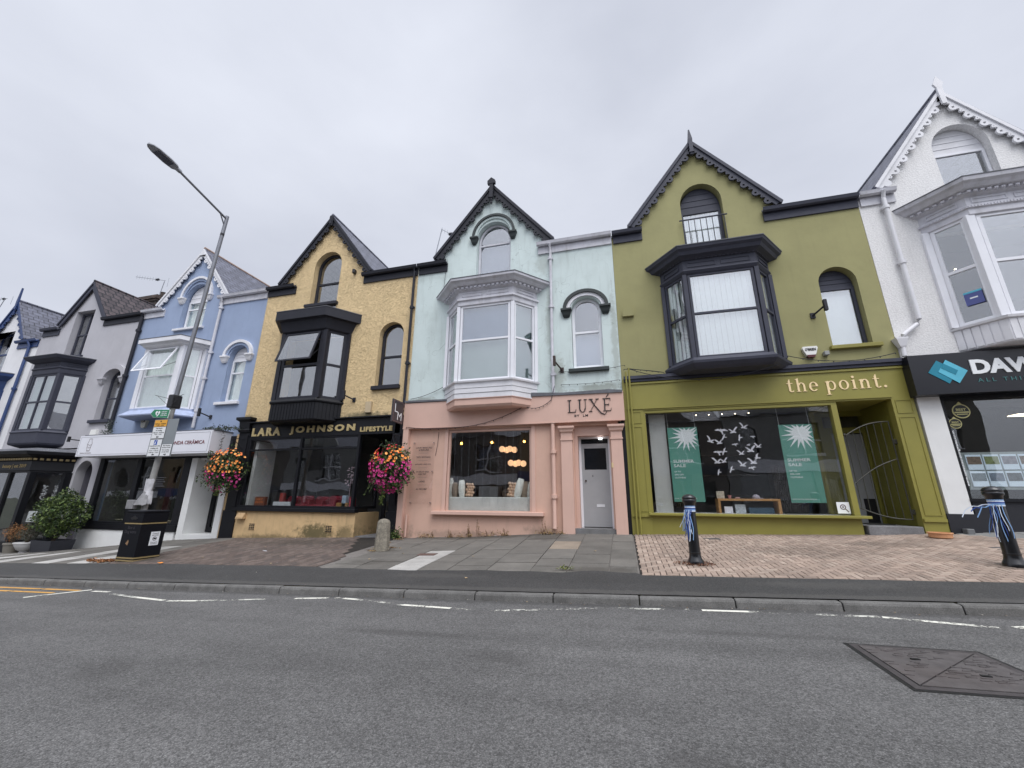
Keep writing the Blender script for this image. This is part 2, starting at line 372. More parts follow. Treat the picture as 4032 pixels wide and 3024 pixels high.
# paving units
def brick_area(name, inside, x0, x1, y0, y1, unit, cols, off=.008, gap=.009, pattern='herring', mt=None, ang=0.0, clip=None):
    m = MB()
    def put(ax, ay, bx, by):
        if clip: ax, ay, bx, by = max(ax, clip[0]), max(ay, clip[2]), min(bx, clip[1]), min(by, clip[3])
        if bx - ax < .02 or by - ay < .02: return
        cx, cy = (ax + bx) / 2, (ay + by) / 2
        if not inside(cx, cy): return
        c = random.choice(cols); k = random.uniform(.86, 1.12); m.col = tuple(v * k for v in c)
        dz = random.uniform(-.0015, .0015)
        ps = [(ax + gap, ay + gap), (bx - gap, ay + gap), (bx - gap, by - gap), (ax + gap, by - gap)]
        o = [(ax + gap * .4, ay + gap * .4), (bx - gap * .4, ay + gap * .4), (bx - gap * .4, by - gap * .4), (ax + gap * .4, by - gap * .4)]
        m.add([(p[0], p[1], gz(*p) + off + dz) for p in ps] + [(p[0], p[1], gz(*p) + off + dz - .012) for p in o], [(0, 1, 2, 3), (0, 4, 5, 1), (1, 5, 6, 2), (2, 6, 7, 3), (3, 7, 4, 0)])
    u = unit
    if pattern == 'herring':
        for i in range(int((x1 - x0) / u) + 2):
            for j in range(int((y1 - y0) / u) + 2):
                k = (i - j) % 4; ax, ay = x0 + i * u, y0 + j * u
                if k == 0: put(ax, ay, ax + 2 * u, ay + u)
                elif k == 3: put(ax, ay, ax + u, ay + 2 * u)
    else:
        nx = int((x1 - x0) / u) + 1
        for i in range(nx):
            o = (i % 2) * u
            for j in range(-1, int((y1 - y0) / (2 * u)) + 1): put(x0 + i * u, y0 + j * 2 * u + o, x0 + (i + 1) * u, y0 + (j + 1) * 2 * u + o)
    return tag(m.build(name, mt, recalc=False), kind='structure')
PAVER = mat('paver', (.5, .4, .35), .85, .14, 1.6, .4, 90, attr=True, speck=.12, grime=.30, grimecol=(.09, .08, .07))
def dist_line(x, y): return 0
lim_w = lambda x: 10.16 if x > 5.9 else 10.5
brick_area('block_paving', lambda x, y: .17 < x < 12 and 6.76 < y < 10.52 and not (x > 5.2 + (10.5 - y) * 1.5 and y > 8.3 and x + (y - 10.3) * .0 > 6.3 + (10.3 - y) * .9),
           .10, 9.3, 6.70, 10.5, .088, [s2l((163, 144, 131)), s2l((156, 138, 125)), s2l((168, 151, 138)), s2l((150, 133, 121))], mt=PAVER, clip=(.17, 9.6, 6.76, 10.5))
JNT = mat('joint_sand', s2l((40, 36, 32)), .95, .2, 9)
sheet('paving_joints', .16, 9.2, 6.76, 10.48, -.004, JNT, .3, .3)
sheet('paving_joints', -11.3, -6.0, 6.95, 10.48, -.004, JNT, .3, .3)
m = MB(); m.col = s2l((168, 146, 132))
edge_in = lambda y: -5.62 - .35 * (y - 6.9) / 3.6
brick_area('block_paving', lambda x, y: -11.2 - (y - 7) * .1 < x < -5.75 + (.1 if y > 8 else 0) and 6.95 < y < 10.48 and (x < -7.3 + (10.5 - y) * .55),
           -12.0, -5.3, 6.93, 10.5, .105, [s2l((102, 90, 84)), s2l((95, 83, 77)), s2l((110, 98, 91)), s2l((88, 79, 75))], gap=.0105, pattern='stretch', mt=PAVER, clip=(-12.2, -5.6, 6.95, 10.48))
# flagstones in front of the pink shop and down the hill
FLAG = mat('flagstone', (.2, .2, .2), .88, .16, 2.5, .5, 70, attr=True, speck=.15, grime=.25, grimecol=(.06, .06, .055))
m = MB()
def flag(x0, x1, y0, y1, col, g=.009, skew=0.0):
    m.col = col; dz = random.uniform(-.004, .004) + .004
    P = [(x0 + g, y0 + g), (x1 - g, y0 + g), (x1 - g, y1 - g), (x0 + g, y1 - g)]
    m.add([(px, py, gz(px, py) + dz) for px, py in P] + [(px, py, gz(px, py) + dz - .02) for px, py in P], [(0, 1, 2, 3), (0, 4, 5, 1), (1, 5, 6, 2), (2, 6, 7, 3), (3, 7, 4, 0)])
G0 = s2l((104, 101, 96)); LT = s2l((170, 168, 164))
def gv(c): k = random.uniform(.86, 1.14); return tuple(v * k for v in c)
xs = [-5.5, -4.86, -4.15, -3.55, -3.0, -2.3, -1.55, -.95, -.30, .14]
for ci, (a, b) in enumerate(zip(xs, xs[1:])):
    y = 6.80 + (0 if ci % 2 else 0); cut = [7.45, 8.15, 8.95, 9.75, 10.55] if ci % 2 else [7.2, 7.75, 8.6, 9.45, 10.55]
    for yb in cut:
        c = gv(G0)
        if ci == 2 and yb < 9.2: c = gv(LT)
        if ci == 6 and 9.3 < yb < 9.9: c = s2l((142, 130, 116))
        flag(a, b, y, yb, c); y = yb
for xa in range(40):
    x = -11.3 - xa * .62
    if x < -34: break
    y = 6.98
    for yb in (7.6, 8.35, 9.1, 9.85, 10.5) if xa % 2 else (7.3, 8.0, 8.7, 9.5, 10.5):
        flag(x - .62, x, y, yb, gv(LT if (xa % 5 in (1, 3) and yb < 9.2) else G0)); y = yb
tag(m.build('flagstones', FLAG, recalc=False), kind='structure')
# concrete strip right of the herringbone
m = MB()
for a, b in ((6.3, 7.2), (7.2, 8.1), (8.1, 9.0), (9.0, 10.0)):
    flag(a, b, 9.2 - (a - 6.3) * .9 if a < 8 else 7.2, 10.5, gv(s2l((120, 120, 118))))
tag(m.build('flagstones', FLAG, recalc=False), kind='structure')

# road markings (worn zig-zag lines and yellow lines)
def paintmat(name, rgb, lo, hi):
    m = mat(name, rgb, .7, .08, 4); N = m.node_tree.nodes; L = m.node_tree.links; b = N['Principled BSDF']
    geo = N.new('ShaderNodeNewGeometry'); n = N.new('ShaderNodeTexNoise'); n.inputs['Scale'].default_value = 26; n.inputs['Detail'].default_value = 8; n.inputs['Roughness'].default_value = .75
    L.new(geo.outputs['Position'], n.inputs[0]); n2 = N.new('ShaderNodeTexNoise'); n2.inputs['Scale'].default_value = 2.3; L.new(geo.outputs['Position'], n2.inputs[0])
    ad = N.new('ShaderNodeMath'); ad.operation = 'ADD'; L.new(n.outputs[0], ad.inputs[0]); L.new(n2.outputs[0], ad.inputs[1])
    r_ = N.new('ShaderNodeMapRange'); L.new(ad.outputs[0], r_.inputs[0]); r_.inputs[1].default_value = lo; r_.inputs[2].default_value = hi
    L.new(r_.outputs[0], b.inputs['Alpha']); return m
WLINE = paintmat('white_line_paint', s2l((205, 205, 196)), 1.03, 1.12); WLINE2 = paintmat('fresh_white_line_paint', s2l((226, 225, 214)), .86, .95)
YLINE = paintmat('yellow_line_paint', s2l((212, 160, 78)), .80, .88)
def line(name, pts, wd, mt):
    m = MB(); vs = []
    P = []
    for (a, b) in zip(pts, pts[1:]):
        n = max(2, int((Vector(b) - Vector(a)).length / .25))
        for i in range(n): P.append(Vector(a).lerp(Vector(b), i / n))
    P.append(Vector(pts[-1]))
    for i, p in enumerate(P):
        d = (P[min(i + 1, len(P) - 1)] - P[max(i - 1, 0)]).normalized(); nrm = Vector((-d.y, d.x))
        for s in (-1, 1):
            q = p + nrm * s * wd / 2; vs.append((q.x, q.y, gz(q.x, min(q.y, 5.90)) + .004))
    m.add(vs, [(2 * i, 2 * i + 2, 2 * i + 3, 2 * i + 1) for i in range(len(P) - 1)])
    return tag(m.build(name, mt, recalc=False), kind='structure')
for pts, mt in (([(-9.25, 5.64), (-8.85, 5.64)], WLINE2), ([(-8.6, 5.52), (-7.75, 5.36)], WLINE), ([(-7.75, 5.36), (-7.02, 5.25)], WLINE2), ([(-6.92, 5.23), (-6.43, 5.30)], WLINE2), ([(-6.43, 5.3), (-4.95, 5.66)], WLINE),
                ([(-4.95, 5.66), (-4.44, 5.77)], WLINE2), ([(-4.33, 5.80), (-3.95, 5.75)], WLINE2), ([(-3.95, 5.75), (-3.05, 5.54)], WLINE), ([(-3.05, 5.54), (-2.3, 5.46)], WLINE2), ([(-2.3, 5.46), (-1.87, 5.40)], WLINE), ([(-1.73, 5.40), (-1.5, 5.47)], WLINE2),
                ([(-1.5, 5.47), (-.35, 5.74)], WLINE), ([(-.35, 5.74), (.68, 5.80)], WLINE), ([(.82, 5.79), (1.33, 5.79)], WLINE2), ([(1.33, 5.79), (2.6, 5.74)], WLINE), ([(2.62, 5.73), (3.44, 5.46)], WLINE2), ([(3.58, 5.49), (4.6, 5.75)], WLINE2)):
    line('road_marking', pts, .075, mt)
line('road_marking', [(-30, 5.42), (-9.85, 5.42)], .075, YLINE); line('road_marking', [(-30, 5.66), (-9.62, 5.66)], .075, YLINE)
line('road_marking', [(-9.88, 5.05), (-9.45, 5.74)], .09, WLINE2)
# inspection cover in the road (two triangular halves in a frame)
IRON = mat('cast_iron', s2l((94, 90, 90)), .6, .25, 9, .6, 55, metal=.25, grime=.3, grimecol=(.08, .05, .04))
IRONF = mat('cast_iron_frame', s2l((78, 74, 75)), .6, .25, 9, .3, 60, metal=.3)
cov = thing('inspection_cover', (2.3, 4.3, gz(2.3, 4.3)), 'large rusty iron inspection cover of two triangular plates in the road', 'manhole cover')
def onroad(pts, h): return [(x, y, gz(x, y) + h) for x, y in pts]
O = [(1.86, 4.74), (2.74, 4.66), (2.74, 3.78), (1.84, 3.80)]; I = [(1.91, 4.69), (2.69, 4.61), (2.69, 3.83), (1.89, 3.85)]
m = MB(); m.add(onroad(O, .006) + onroad(I, .006) + onroad(O, -.02) + onroad(I, -.02), [(i, (i + 1) % 4, 4 + (i + 1) % 4, 4 + i) for i in range(4)] + [(i, 8 + i, 8 + (i + 1) % 4, (i + 1) % 4) for i in range(4)]); m.build('frame', IRONF, cov, recalc=False)
TAR = mat('bitumen_seal', (.012, .012, .013), .5, .1)
m = MB(); e = .03; O2 = [(O[0][0] - e, O[0][1] + e), (O[1][0] + e, O[1][1] + e), (O[2][0] + e, O[2][1] - e), (O[3][0] - e, O[3][1] - e)]
m.add(onroad(O2, .003), [(3, 2, 1, 0)]); m.build('seal', TAR, cov, recalc=False)
for tri in ([I[0], I[1], I[3]], [I[1], I[2], I[3]]):
    c = (sum(p[0] for p in tri) / 3, sum(p[1] for p in tri) / 3); T3 = [(p[0] + (c[0] - p[0]) * .03, p[1] + (c[1] - p[1]) * .03) for p in tri]
    m = MB(); m.add(onroad(T3, .010) + onroad(T3, -.01), [(0, 1, 2), (0, 3, 4, 1), (1, 4, 5, 2), (2, 5, 3, 0)])
    for k in range(46):
        a, b = random.random(), random.random()
        if a + b > 1: a, b = 1 - a, 1 - b
        px = T3[0][0] + a * .8 * (T3[1][0] - T3[0][0]) + b * .8 * (T3[2][0] - T3[0][0]) + .04 * (c[0] - T3[0][0]); py = T3[0][1] + a * .8 * (T3[1][1] - T3[0][1]) + b * .8 * (T3[2][1] - T3[0][1]) + .04 * (c[1] - T3[0][1])
        z = gz(px, py); m.box(px - .03, px + .03, py - .006, py + .006, z + .008, z + .014)
    pl = m.build('plate', IRON, cov)
    m = MB(); z = gz(*c); m.box(c[0] - .03, c[0] + .03, c[1] - .012, c[1] + .012, z + .011, z + .018); m.build('keyhole', TAR, pl)

# ================================================================== HOUSES
class Bay:
    def __init__(s, wl, wr, fl, fr, yf=9.9): s.wl, s.wr, s.fl, s.fr, s.yf = wl, wr, fl, fr, yf
    def ring(s, e, z, back=10.52):
        out = []
        for (wx, fx, sg) in ((s.wl, s.fl, -1), (s.wr, s.fr, 1)):
            dx, dy = abs(fx - wx), Y0 - s.yf; th = math.atan2(dy, dx)
            out.append((wx + sg * e / math.sin(th), fx + sg * e * math.tan(th / 2)))
        (a, b), (d, c) = out
        return [(a, back, z), (b, s.yf - e, z), (c, s.yf - e, z), (d, back, z)]
    def loft(s, m, prof): return m.loft([s.ring(e, z) for e, z in prof])
    def sideT(s, side, e=0.0):
        r_ = s.ring(e, 0, Y0)
        p0, p1 = (r_[0], r_[1]) if side == 'l' else (r_[1], r_[2]) if side == 'f' else (r_[2], r_[3])
        p0 = Vector(p0[:2]); p1 = Vector(p1[:2]); d = (p1 - p0); ln = d.length; d.normalize(); n = Vector((-d.y, d.x))
        if n.y < 0: n = -n
        return (lambda p: (p0.x + d.x * p[0] + n.x * p[1], p0.y + d.y * p[0] + n.y * p[1], p[2])), ln
def inset(l, d): return rect(l[0][0] + d, l[2][0] - d, l[0][1] + d, l[2][1] - d)
def window(parent, loop, holes, y, fm, gm=GL_UP, T=None, depth=.07, name='window', back=None, backm=BLIND, backrange=None, label=None, glass=True):
    m = MB(); m.prism([loop] + holes, y, y + depth, T); f = m.build(name, fm, parent)
    if label: f['label'] = label
    if glass:
        for h in holes:
            m = MB(); m.prism([h], y + depth * .45, y + depth * .45 + .006, T); m.build('pane', gm, f)
    if back:
        xs = [p[0] for p in loop]; zs = [p[1] for p in loop]; a, b = min(xs) + .03, max(xs) - .03; c, d = backrange or (min(zs) + .04, max(zs) - .02)
        TT = T or (lambda p: p); m = MB()
        if back == 'vertical':
            n = max(3, int((b - a) / .115)); st = (b - a) / n
            for i in range(n):
                xa = a + i * st; m.add([TT((xa, y + .115, c)), TT((xa + st * .90, y + .085, c)), TT((xa + st * .90, y + .085, d)), TT((xa, y + .115, d))], [(0, 1, 2, 3)])
        elif back == 'net':
            n = int((b - a) / .022); vs = []
            ph = random.random() * 6
            for i in range(n + 1):
                x = a + (b - a) * i / n; yy = y + .11 + .022 * math.sin(x * 38 + ph + math.sin(x * 7) * 1.5)
                vs += [TT((x, yy, c)), TT((x, yy, d))]
            m.add(vs, [(2 * i, 2 * i + 2, 2 * i + 3, 2 * i + 1) for i in range(n)])
        else: m.prism([rect(a, b, c, d)], y + .12, y + .13, T)
        m.build({'vertical': 'vertical_blind', 'net': 'curtain', 'flat': 'roller_blind', 'venetian': 'blind'}[back], backm, f, recalc=False)
    return f
def sill(parent, x0, x1, z, mt, h=.09, p=.10, y=Y0): MB().box(x0, x1, y - p, y + .12, z - h, z, .008).build('sill', mt, parent)
def hood(parent, cx, ro, ri, zs, zt, m1, m2=None, capm=None, zb=None, y=Y0, caps=True, oval=1):
    def ring(a, b, za, zb_, n=20):
        o = [(cx + a * math.cos(math.pi * i / n), zs + (za - zs) * math.sin(math.pi * i / n)) for i in range(n + 1)]
        i_ = [(cx + b * math.cos(math.pi * i / n), zs + (zb_ - zs) * math.sin(math.pi * i / n)) for i in range(n, -1, -1)]
        return o + i_
    md = (ro + ri) / 2 if m2 else ri; zmd = zt - (ro - md)
    h = MB().prism([ring(ro, md, zt, zmd)], y - .09, y + .02).build('hood_mould', m1, parent)
    if m2: MB().prism([ring(md, ri, zmd, zmd - (md - ri))], y - .045, y + .02).build('inner_band', m2, h)
    if caps:
        for sg in (-1, 1):
            c = cx + sg * (ro + ri) / 2; wv = (ro - ri) / 2 + .03; m = MB()
            m.box(c - wv - .03, c + wv + .03, y - .14, y + .02, zs - .07, zs, .01)
            m.loft([[(c - q, y - p, z), (c + q, y - p, z), (c + q, y + .02, z), (c - q, y + .02, z)] for q, p, z in ((wv + .015, .12, zs - .07), (wv, .10, zs - .12), (wv - .02, .08, zs - .2), (wv - .05, .05, zs - .26))])
            m.build('capital', capm or m1, h)
def gutter(parent, x0, x1, zt, gm, fm, fh=.24, y=Y0):
    n = 8; prof = [(y - .04, zt)] + [(y - .11 - .07 * math.cos(math.pi + math.pi * i / n) * -1, zt - .015 - .10 * math.sin(math.pi * i / n)) for i in range(n + 1)][::1] + [(y - .185, zt)]
    pts = [(y - .045, zt), (y - .045, zt - .05), (y - .07, zt - .10), (y - .12, zt - .115), (y - .165, zt - .085), (y - .18, zt - .03), (y - .19, zt), (y - .175, zt), (y - .165, zt - .03), (y - .12, zt - .09), (y - .06, zt - .04)]
    m = MB(); m.loft([[(xx, a, b) for a, b in pts] for xx in (x0, x1)])
    g = m.build('gutter', gm, parent)
    MB().box(x0 + .03, x1 - .001, y - .045, y + .01, zt - .10 - fh, zt - .05).build('fascia', fm, parent)
    return g
def downpipe(parent, pts, mt, r=.042, collars=(), hopper=None):
    m = MB().tube(pts, r, 10)
    for (x, y, z) in [c for c in collars]:
        m.lathe([(r * 1.05, -.05), (r * 1.5, -.045), (r * 1.5, .045), (r * 1.05, .05)], x, y, 12, z); m.box(x - .085, x + .085, y + .0, y + .06, z - .02, z + .02)
    return m.build('downpipe', mt, parent, smooth=True)
def barge(parent, ap, el, er, y, mt, wd=.15, scallop=True, th=.045, topm=None, P=.40, lr=.10):
    for sg, e in ((-1, el), (1, er)):
        dx, dz = e[0] - ap[0], e[1] - ap[1]; Ls = math.hypot(dx, dz); al = math.atan2(-dz, abs(dx))
        ds = (sg * math.cos(al), -math.sin(al)); dt = (-sg * math.sin(al), -math.cos(al))
        def pt(s, t): return (ap[0] + ds[0] * s + dt[0] * t, ap[1] + ds[1] * s + dt[1] * t)
        top = [pt(0, 0), pt(Ls, 0)]; low = []
        def tt(s):
            if not scallop: return wd
            k = round((s - .55) / P); c = .55 + k * P; v = wd; d = abs(s - c)
            if d < lr: v = max(v, wd + .015 + math.sqrt(lr * lr - d * d) * 1.05)
            c2 = .55 + (math.floor((s - .55) / P) + .5) * P; d = abs(s - c2)
            if d < lr * .42: v = max(v, wd + .01 + math.sqrt((lr * .42) ** 2 - d * d))
            return v
        s0 = wd * math.tan(al); n = int((Ls - s0) / .018) if scallop else 1
        for i in range(n + 1):
            s = Ls - .02 - (Ls - .02 - s0) * i / n; low.append(pt(s, tt(s) if s < Ls - .1 else wd))
        holes = []
        if scallop:
            k = 0
            while .55 + k * P < Ls - .2:
                c = .55 + k * P
                if c - .05 > s0:
                    cc = pt(c, wd + .035); hl = []
                    for i in range(16):
                        a = 2 * math.pi * i / 16; rr = .030 * (.72 + .42 * abs(math.cos(2 * a))); hl.append((cc[0] + rr * math.cos(a + al), cc[1] + rr * math.sin(a + al)))
                    holes.append(hl)
                if c + P * .5 < Ls - .15:
                    cc = pt(c + P * .5, wd + .012); holes.append(circ(cc[0], cc[1], .013, 7))
                k += 1
        MB().prism([top + low] + holes, y, y + th).build('bargeboard', mt, parent)
        # verge moulding along the top edge
        MB().prism([[pt(0, -.03), pt(Ls + .03, -.03), pt(Ls + .03, .045), pt(.045 * math.tan(al), .045)]], y - .035, y - .002).build('verge_trim', topm or mt, parent)
K = .989
def sc_(p): return (p[0] * K, p[1] * K)
def house(name, label, x0, x1, zb, wm, ap, el, er, zg, openings, gutters, trim, roofm=SLATE, scallop=True, top2=None, ridge=None, yback=18.5, bw=.15, intm=INT, bargeL=None, **kw):
    cx = (x0 + x1) / 2
    h = thing('terraced_house', (cx, 12, gz(cx, 10.5)), label, 'house')
    A, Lf, Rt = sc_(ap), sc_(el), sc_(er)
    sl_r = (A[1] - Rt[1]) / (Rt[0] - A[0]); sl_l = (A[1] - Lf[1]) / (A[0] - Lf[0]); az = A[1] - .06
    xr = A[0] + (az - zg) / sl_r; xl = A[0] - (az - zg) / sl_l
    out = [(x0, zb), (x1, zb), (x1, zg), (xr, zg), (A[0], az), (xl, zg), (x0, zg)]
    m = MB(); m.prism([out] + openings, Y0, Y0 + .28)
    fr = m.build('wall', wm, h)
    m = MB()   # party walls, back wall
    m.box(x0 + .004, x0 + .12, Y0 + .281, yback, -3.3, zg); m.box(x1 - .12, x1 - .004, Y0 + .281, yback, -3.3, zg); m.box(x0 + .12, x1 - .12, yback - .2, yback, -3.3, zg)
    m.build('side_wall', wm, h)
    m = MB()
    m.box(x0 + .13, x1 - .13, 14.2, 14.3, -3, 9.3); m.box(x0 + .13, x1 - .13, Y0 + .29, 14.2, 2.55, 2.7); m.box(x0 + .13, x1 - .13, Y0 + .29, 14.2, 5.75, 5.85)
    m.box(x0 + .121, x0 + .16, Y0 + .29, 14.2, -3, 7.4); m.box(x1 - .16, x1 - .121, Y0 + .29, 14.2, -3, 7.4)
    m.prism([[(x0 + .13, 7.0), (x1 - .13, 7.0), (x1 - .13, zg + .5), (xr, zg + .4), (A[0], A[1] + .02), (xl, zg + .4), (x0 + .13, zg + .5)]], 13.4, 13.5)
    m.build('interior', intm, h)
    # roof
    m = MB(); zr = zg + .14
    for (ya, za, yb, zb2, x0_, x1_) in ((10.47, zr - .06, 14.6, zr + 2.0, x0, xl), (10.47, zr - .06, 14.6, zr + 2.0, xr, x1), (18.8, zr, 14.6, zr + 2.0, x0, x1)):
        m.add([(x0_, ya, za), (x1_, ya, za), (x1_, yb, zb2), (x0_, yb, zb2), (x0_, ya, za - .08), (x1_, ya, za - .08), (x1_, yb, zb2 - .08), (x0_, yb, zb2 - .08)], [(0, 1, 2, 3), (7, 6, 5, 4), (0, 4, 5, 1), (1, 5, 6, 2), (2, 6, 7, 3), (3, 7, 4, 0)])
    rf = m.build('roof', SLATEF, h)
    m = MB(); ya, yb = 10.36, 14.6
    for sg, e in ((-1, Lf), (1, Rt)):
        ex, ez = e[0] + sg * .05, e[1] - .05
        q = [(A[0], A[1] + .07), (ex, ez + .07), (ex - sg * .03, ez), (A[0], A[1] + .005)]
        m.add([(a, ya, b) for a, b in q] + [(a, yb, b) for a, b in q], [(0, 1, 2, 3), (7, 6, 5, 4), (0, 4, 5, 1), (1, 5, 6, 2), (2, 6, 7, 3), (3, 7, 4, 0)])
    m.build('gable_roof', roofm, h)
    MB().tube([(A[0], ya, A[1] + .07), (A[0], yb, A[1] + .07)], .055, 8).build('ridge_tiles', ridge or roofm, h)
    barge(h, A, Lf, Rt, 10.385, trim, scallop=scallop, topm=top2, wd=bw)
    for g in gutters: gutter(h, *g)
    return h, A
def frame2(x0, x1, z0, z1, t=.06, bars=(), posts=()):
    """outer rect, pane holes split by horizontal bars (z) and vertical posts (x)"""
    zs = [z0 + t] + [v for b in sorted(bars) for v in (b - t * .45, b + t * .45)] + [z1 - t]; xs = [x0 + t] + [v for b in sorted(posts) for v in (b - t * .45, b + t * .45)] + [x1 - t]
    return rect(x0, x1, z0, z1), [rect(xs[i], xs[i + 1], zs[j], zs[j + 1]) for j in range(0, len(zs), 2) for i in range(0, len(xs), 2)]
def archwin(parent, x0, x1, z0, zs, zt, bar, fm, y=Y0 + .17, t=.065, gm=GL_UP, board=None, back=None, backm=BLIND, backrange=None, flat=None):
    """round-headed sash; board = material filling the arch (weatherboard)"""
    lo = arch(x0, x1, z0, zs, zt); a, b = x0 + t, x1 - t
    if board:
        hz = [rect(a, b, z0 + t, (bar - t * .4) if bar else zs - t)]
        if bar: hz.append(rect(a, b, bar + t * .4, zs - t))
        f = window(parent, rect(x0, x1, z0, zs), hz, y, fm, gm, back=back, backm=backm, backrange=backrange)
        cx = (x0 + x1) / 2; m = MB(); m.prism([arch(x0, x1, zs + .004, zs + .03, zt)], y + .02, y + .06)
        for k in range(1, 4):
            zz = zs + (zt - zs) * k / 4; hw = (x1 - x0) / 2 * math.sqrt(max(0, 1 - ((zz - zs) / (zt - zs)) ** 2)) - .01
            if hw > .05: m.box(cx - hw, cx + hw, y + .008, y + .021, zz - .012, zz)
        m.build('weatherboard', board, f)
        return f
    ti = arch(a, b, (bar + t * .4) if bar else z0 + t, zs, zt - t)
    hs = [ti]
    if bar: hs.append(rect(a, b, z0 + t, bar - t * .4))
    return window(parent, lo, hs, y, fm, gm, back=back, backm=backm, backrange=backrange)
def bay_window(h, B, z0, z1, fm, fbar=None, sbar=None, fposts=(), t=.06, post=.07, name='bay_window', back=None, backm=BLIND, sideback=None, open_top=None, panes=GL_UP, backrange=None, sidem=None):
    """corner posts plus three glazed faces"""
    m = MB(); B.loft(m, [(-.02, z0 - .02), (-.02, z0 + .005)]); bw = m.build(name, fm, h); r0 = B.ring(0, z0)
    for i in (1, 2):
        x, y, _ = r0[i]; MB().box(x - post * .75, x + post * .75, y - .012, y + post * 1.2, z0, z1, .006).build('post', fm, bw)
    for i in (0, 3):
        x, y, _ = r0[i]; MB().box(x - post * .6, x + post * .6, Y0 - .07, Y0 + .01, z0, z1).build('post', fm, bw)
    bw0 = bw; bw = h
    for side in 'lfr':
        T, ln = B.sideT(side, -.012); bars = (fbar if side == 'f' else sbar); bars = (bars,) if bars else ()
        pp = post if side == 'f' else post * .9
        o, hs = frame2(pp * .9, ln - pp * .9, z0, z1, t, bars, fposts if side == 'f' else ())
        if side == 'f' and open_top:
            hs2 = hs[:1]; o2 = o
            f = window(bw, o, hs, 0, fm, panes, T, .06, 'casement', back=back, backm=backm, backrange=backrange, glass=False)
            MB().prism([hs[0]], .02, .026, T).build('pane', panes, f)
            # top-hung sash swung outwards
            x0_, x1_ = hs[1][0][0] - .03, hs[1][1][0] + .03; zt = hs[1][2][1] + .02; hh = zt - hs[1][0][1] + .02; a = math.asin(open_top / hh)
            def TS(p, T=T, zt=zt, a=a):
                d = zt - p[2]; return T((p[0], -.01 + p[1] * math.cos(a) - d * math.sin(a), zt - d * math.cos(a) - p[1] * math.sin(a) * 0))
            mm = MB(); ol = rect(x0_, x1_, zt - hh, zt); mm.prism([ol, inset(ol, .055)], -.045, 0, TS); sf = mm.build('sash', fm, bw)
            mm = MB(); mm.prism([inset(ol, .05)], -.028, -.022, TS); mm.build('pane', panes, sf)
            mm = MB()
            for xx in (x0_ + .02, x1_ - .02): mm.tube([T((xx, 0, zt - hh * .55)), TS((xx, 0, zt - hh * .9))], .008, 6)
            mm.build('stay', DARKMETAL, sf)
        else:
            kw_ = back if side == 'f' else (sideback if sideback is not None else back)
            window(bw, o, hs, 0, fm, panes, T, .06, 'casement', back=kw_ or None, backm=(sidem or backm) if side != 'f' else backm, backrange=backrange if side == 'f' else None)
    return bw
def cornice(h, B, prof, mt, name='cornice', dent=None, panels=None, topm=LEAD, extra=None):
    mc = MB(); B.loft(mc, prof)
    if extra: extra(mc)
    if dent or panels: pass
    if dent:
        e, za, zb, sp = dent
        for side in 'lfr':
            T, ln = B.sideT(side, e); n = int(ln / sp)
            for i in range(n):
                u = (i + .5) * ln / n; ps = [T((u + a, b, z)) for a in (-sp * .28, sp * .28) for b in (-.045, .03) for z in (za, zb)]
                mc.add(ps, [(0, 1, 3, 2), (4, 6, 7, 5), (0, 4, 5, 1), (2, 3, 7, 6), (0, 2, 6, 4), (1, 5, 7, 3)])
    if panels:
        e, za, zb = panels
        for side in 'lfr':
            T, ln = B.sideT(side, e); k = 2 if side == 'f' else 1
            for i in range(k):
                a = .10 + (ln - .1) / k * i; b = (ln - .1) / k * (i + 1) - .02
                if side != 'f': a, b = .14, ln - .14
                o = rect(a, b, za, zb); mc.prism([o, inset(o, .022)], -.014, .01, T)
    c = mc.build(name, mt, h)
    if topm:
        e, z = prof[-1]; m = MB(); B.loft(m, [(e + .01, z + .003), (e + .012, z + .025), (e - .25, z + .10)]); m.build('lead_cap', topm, c)
    return c

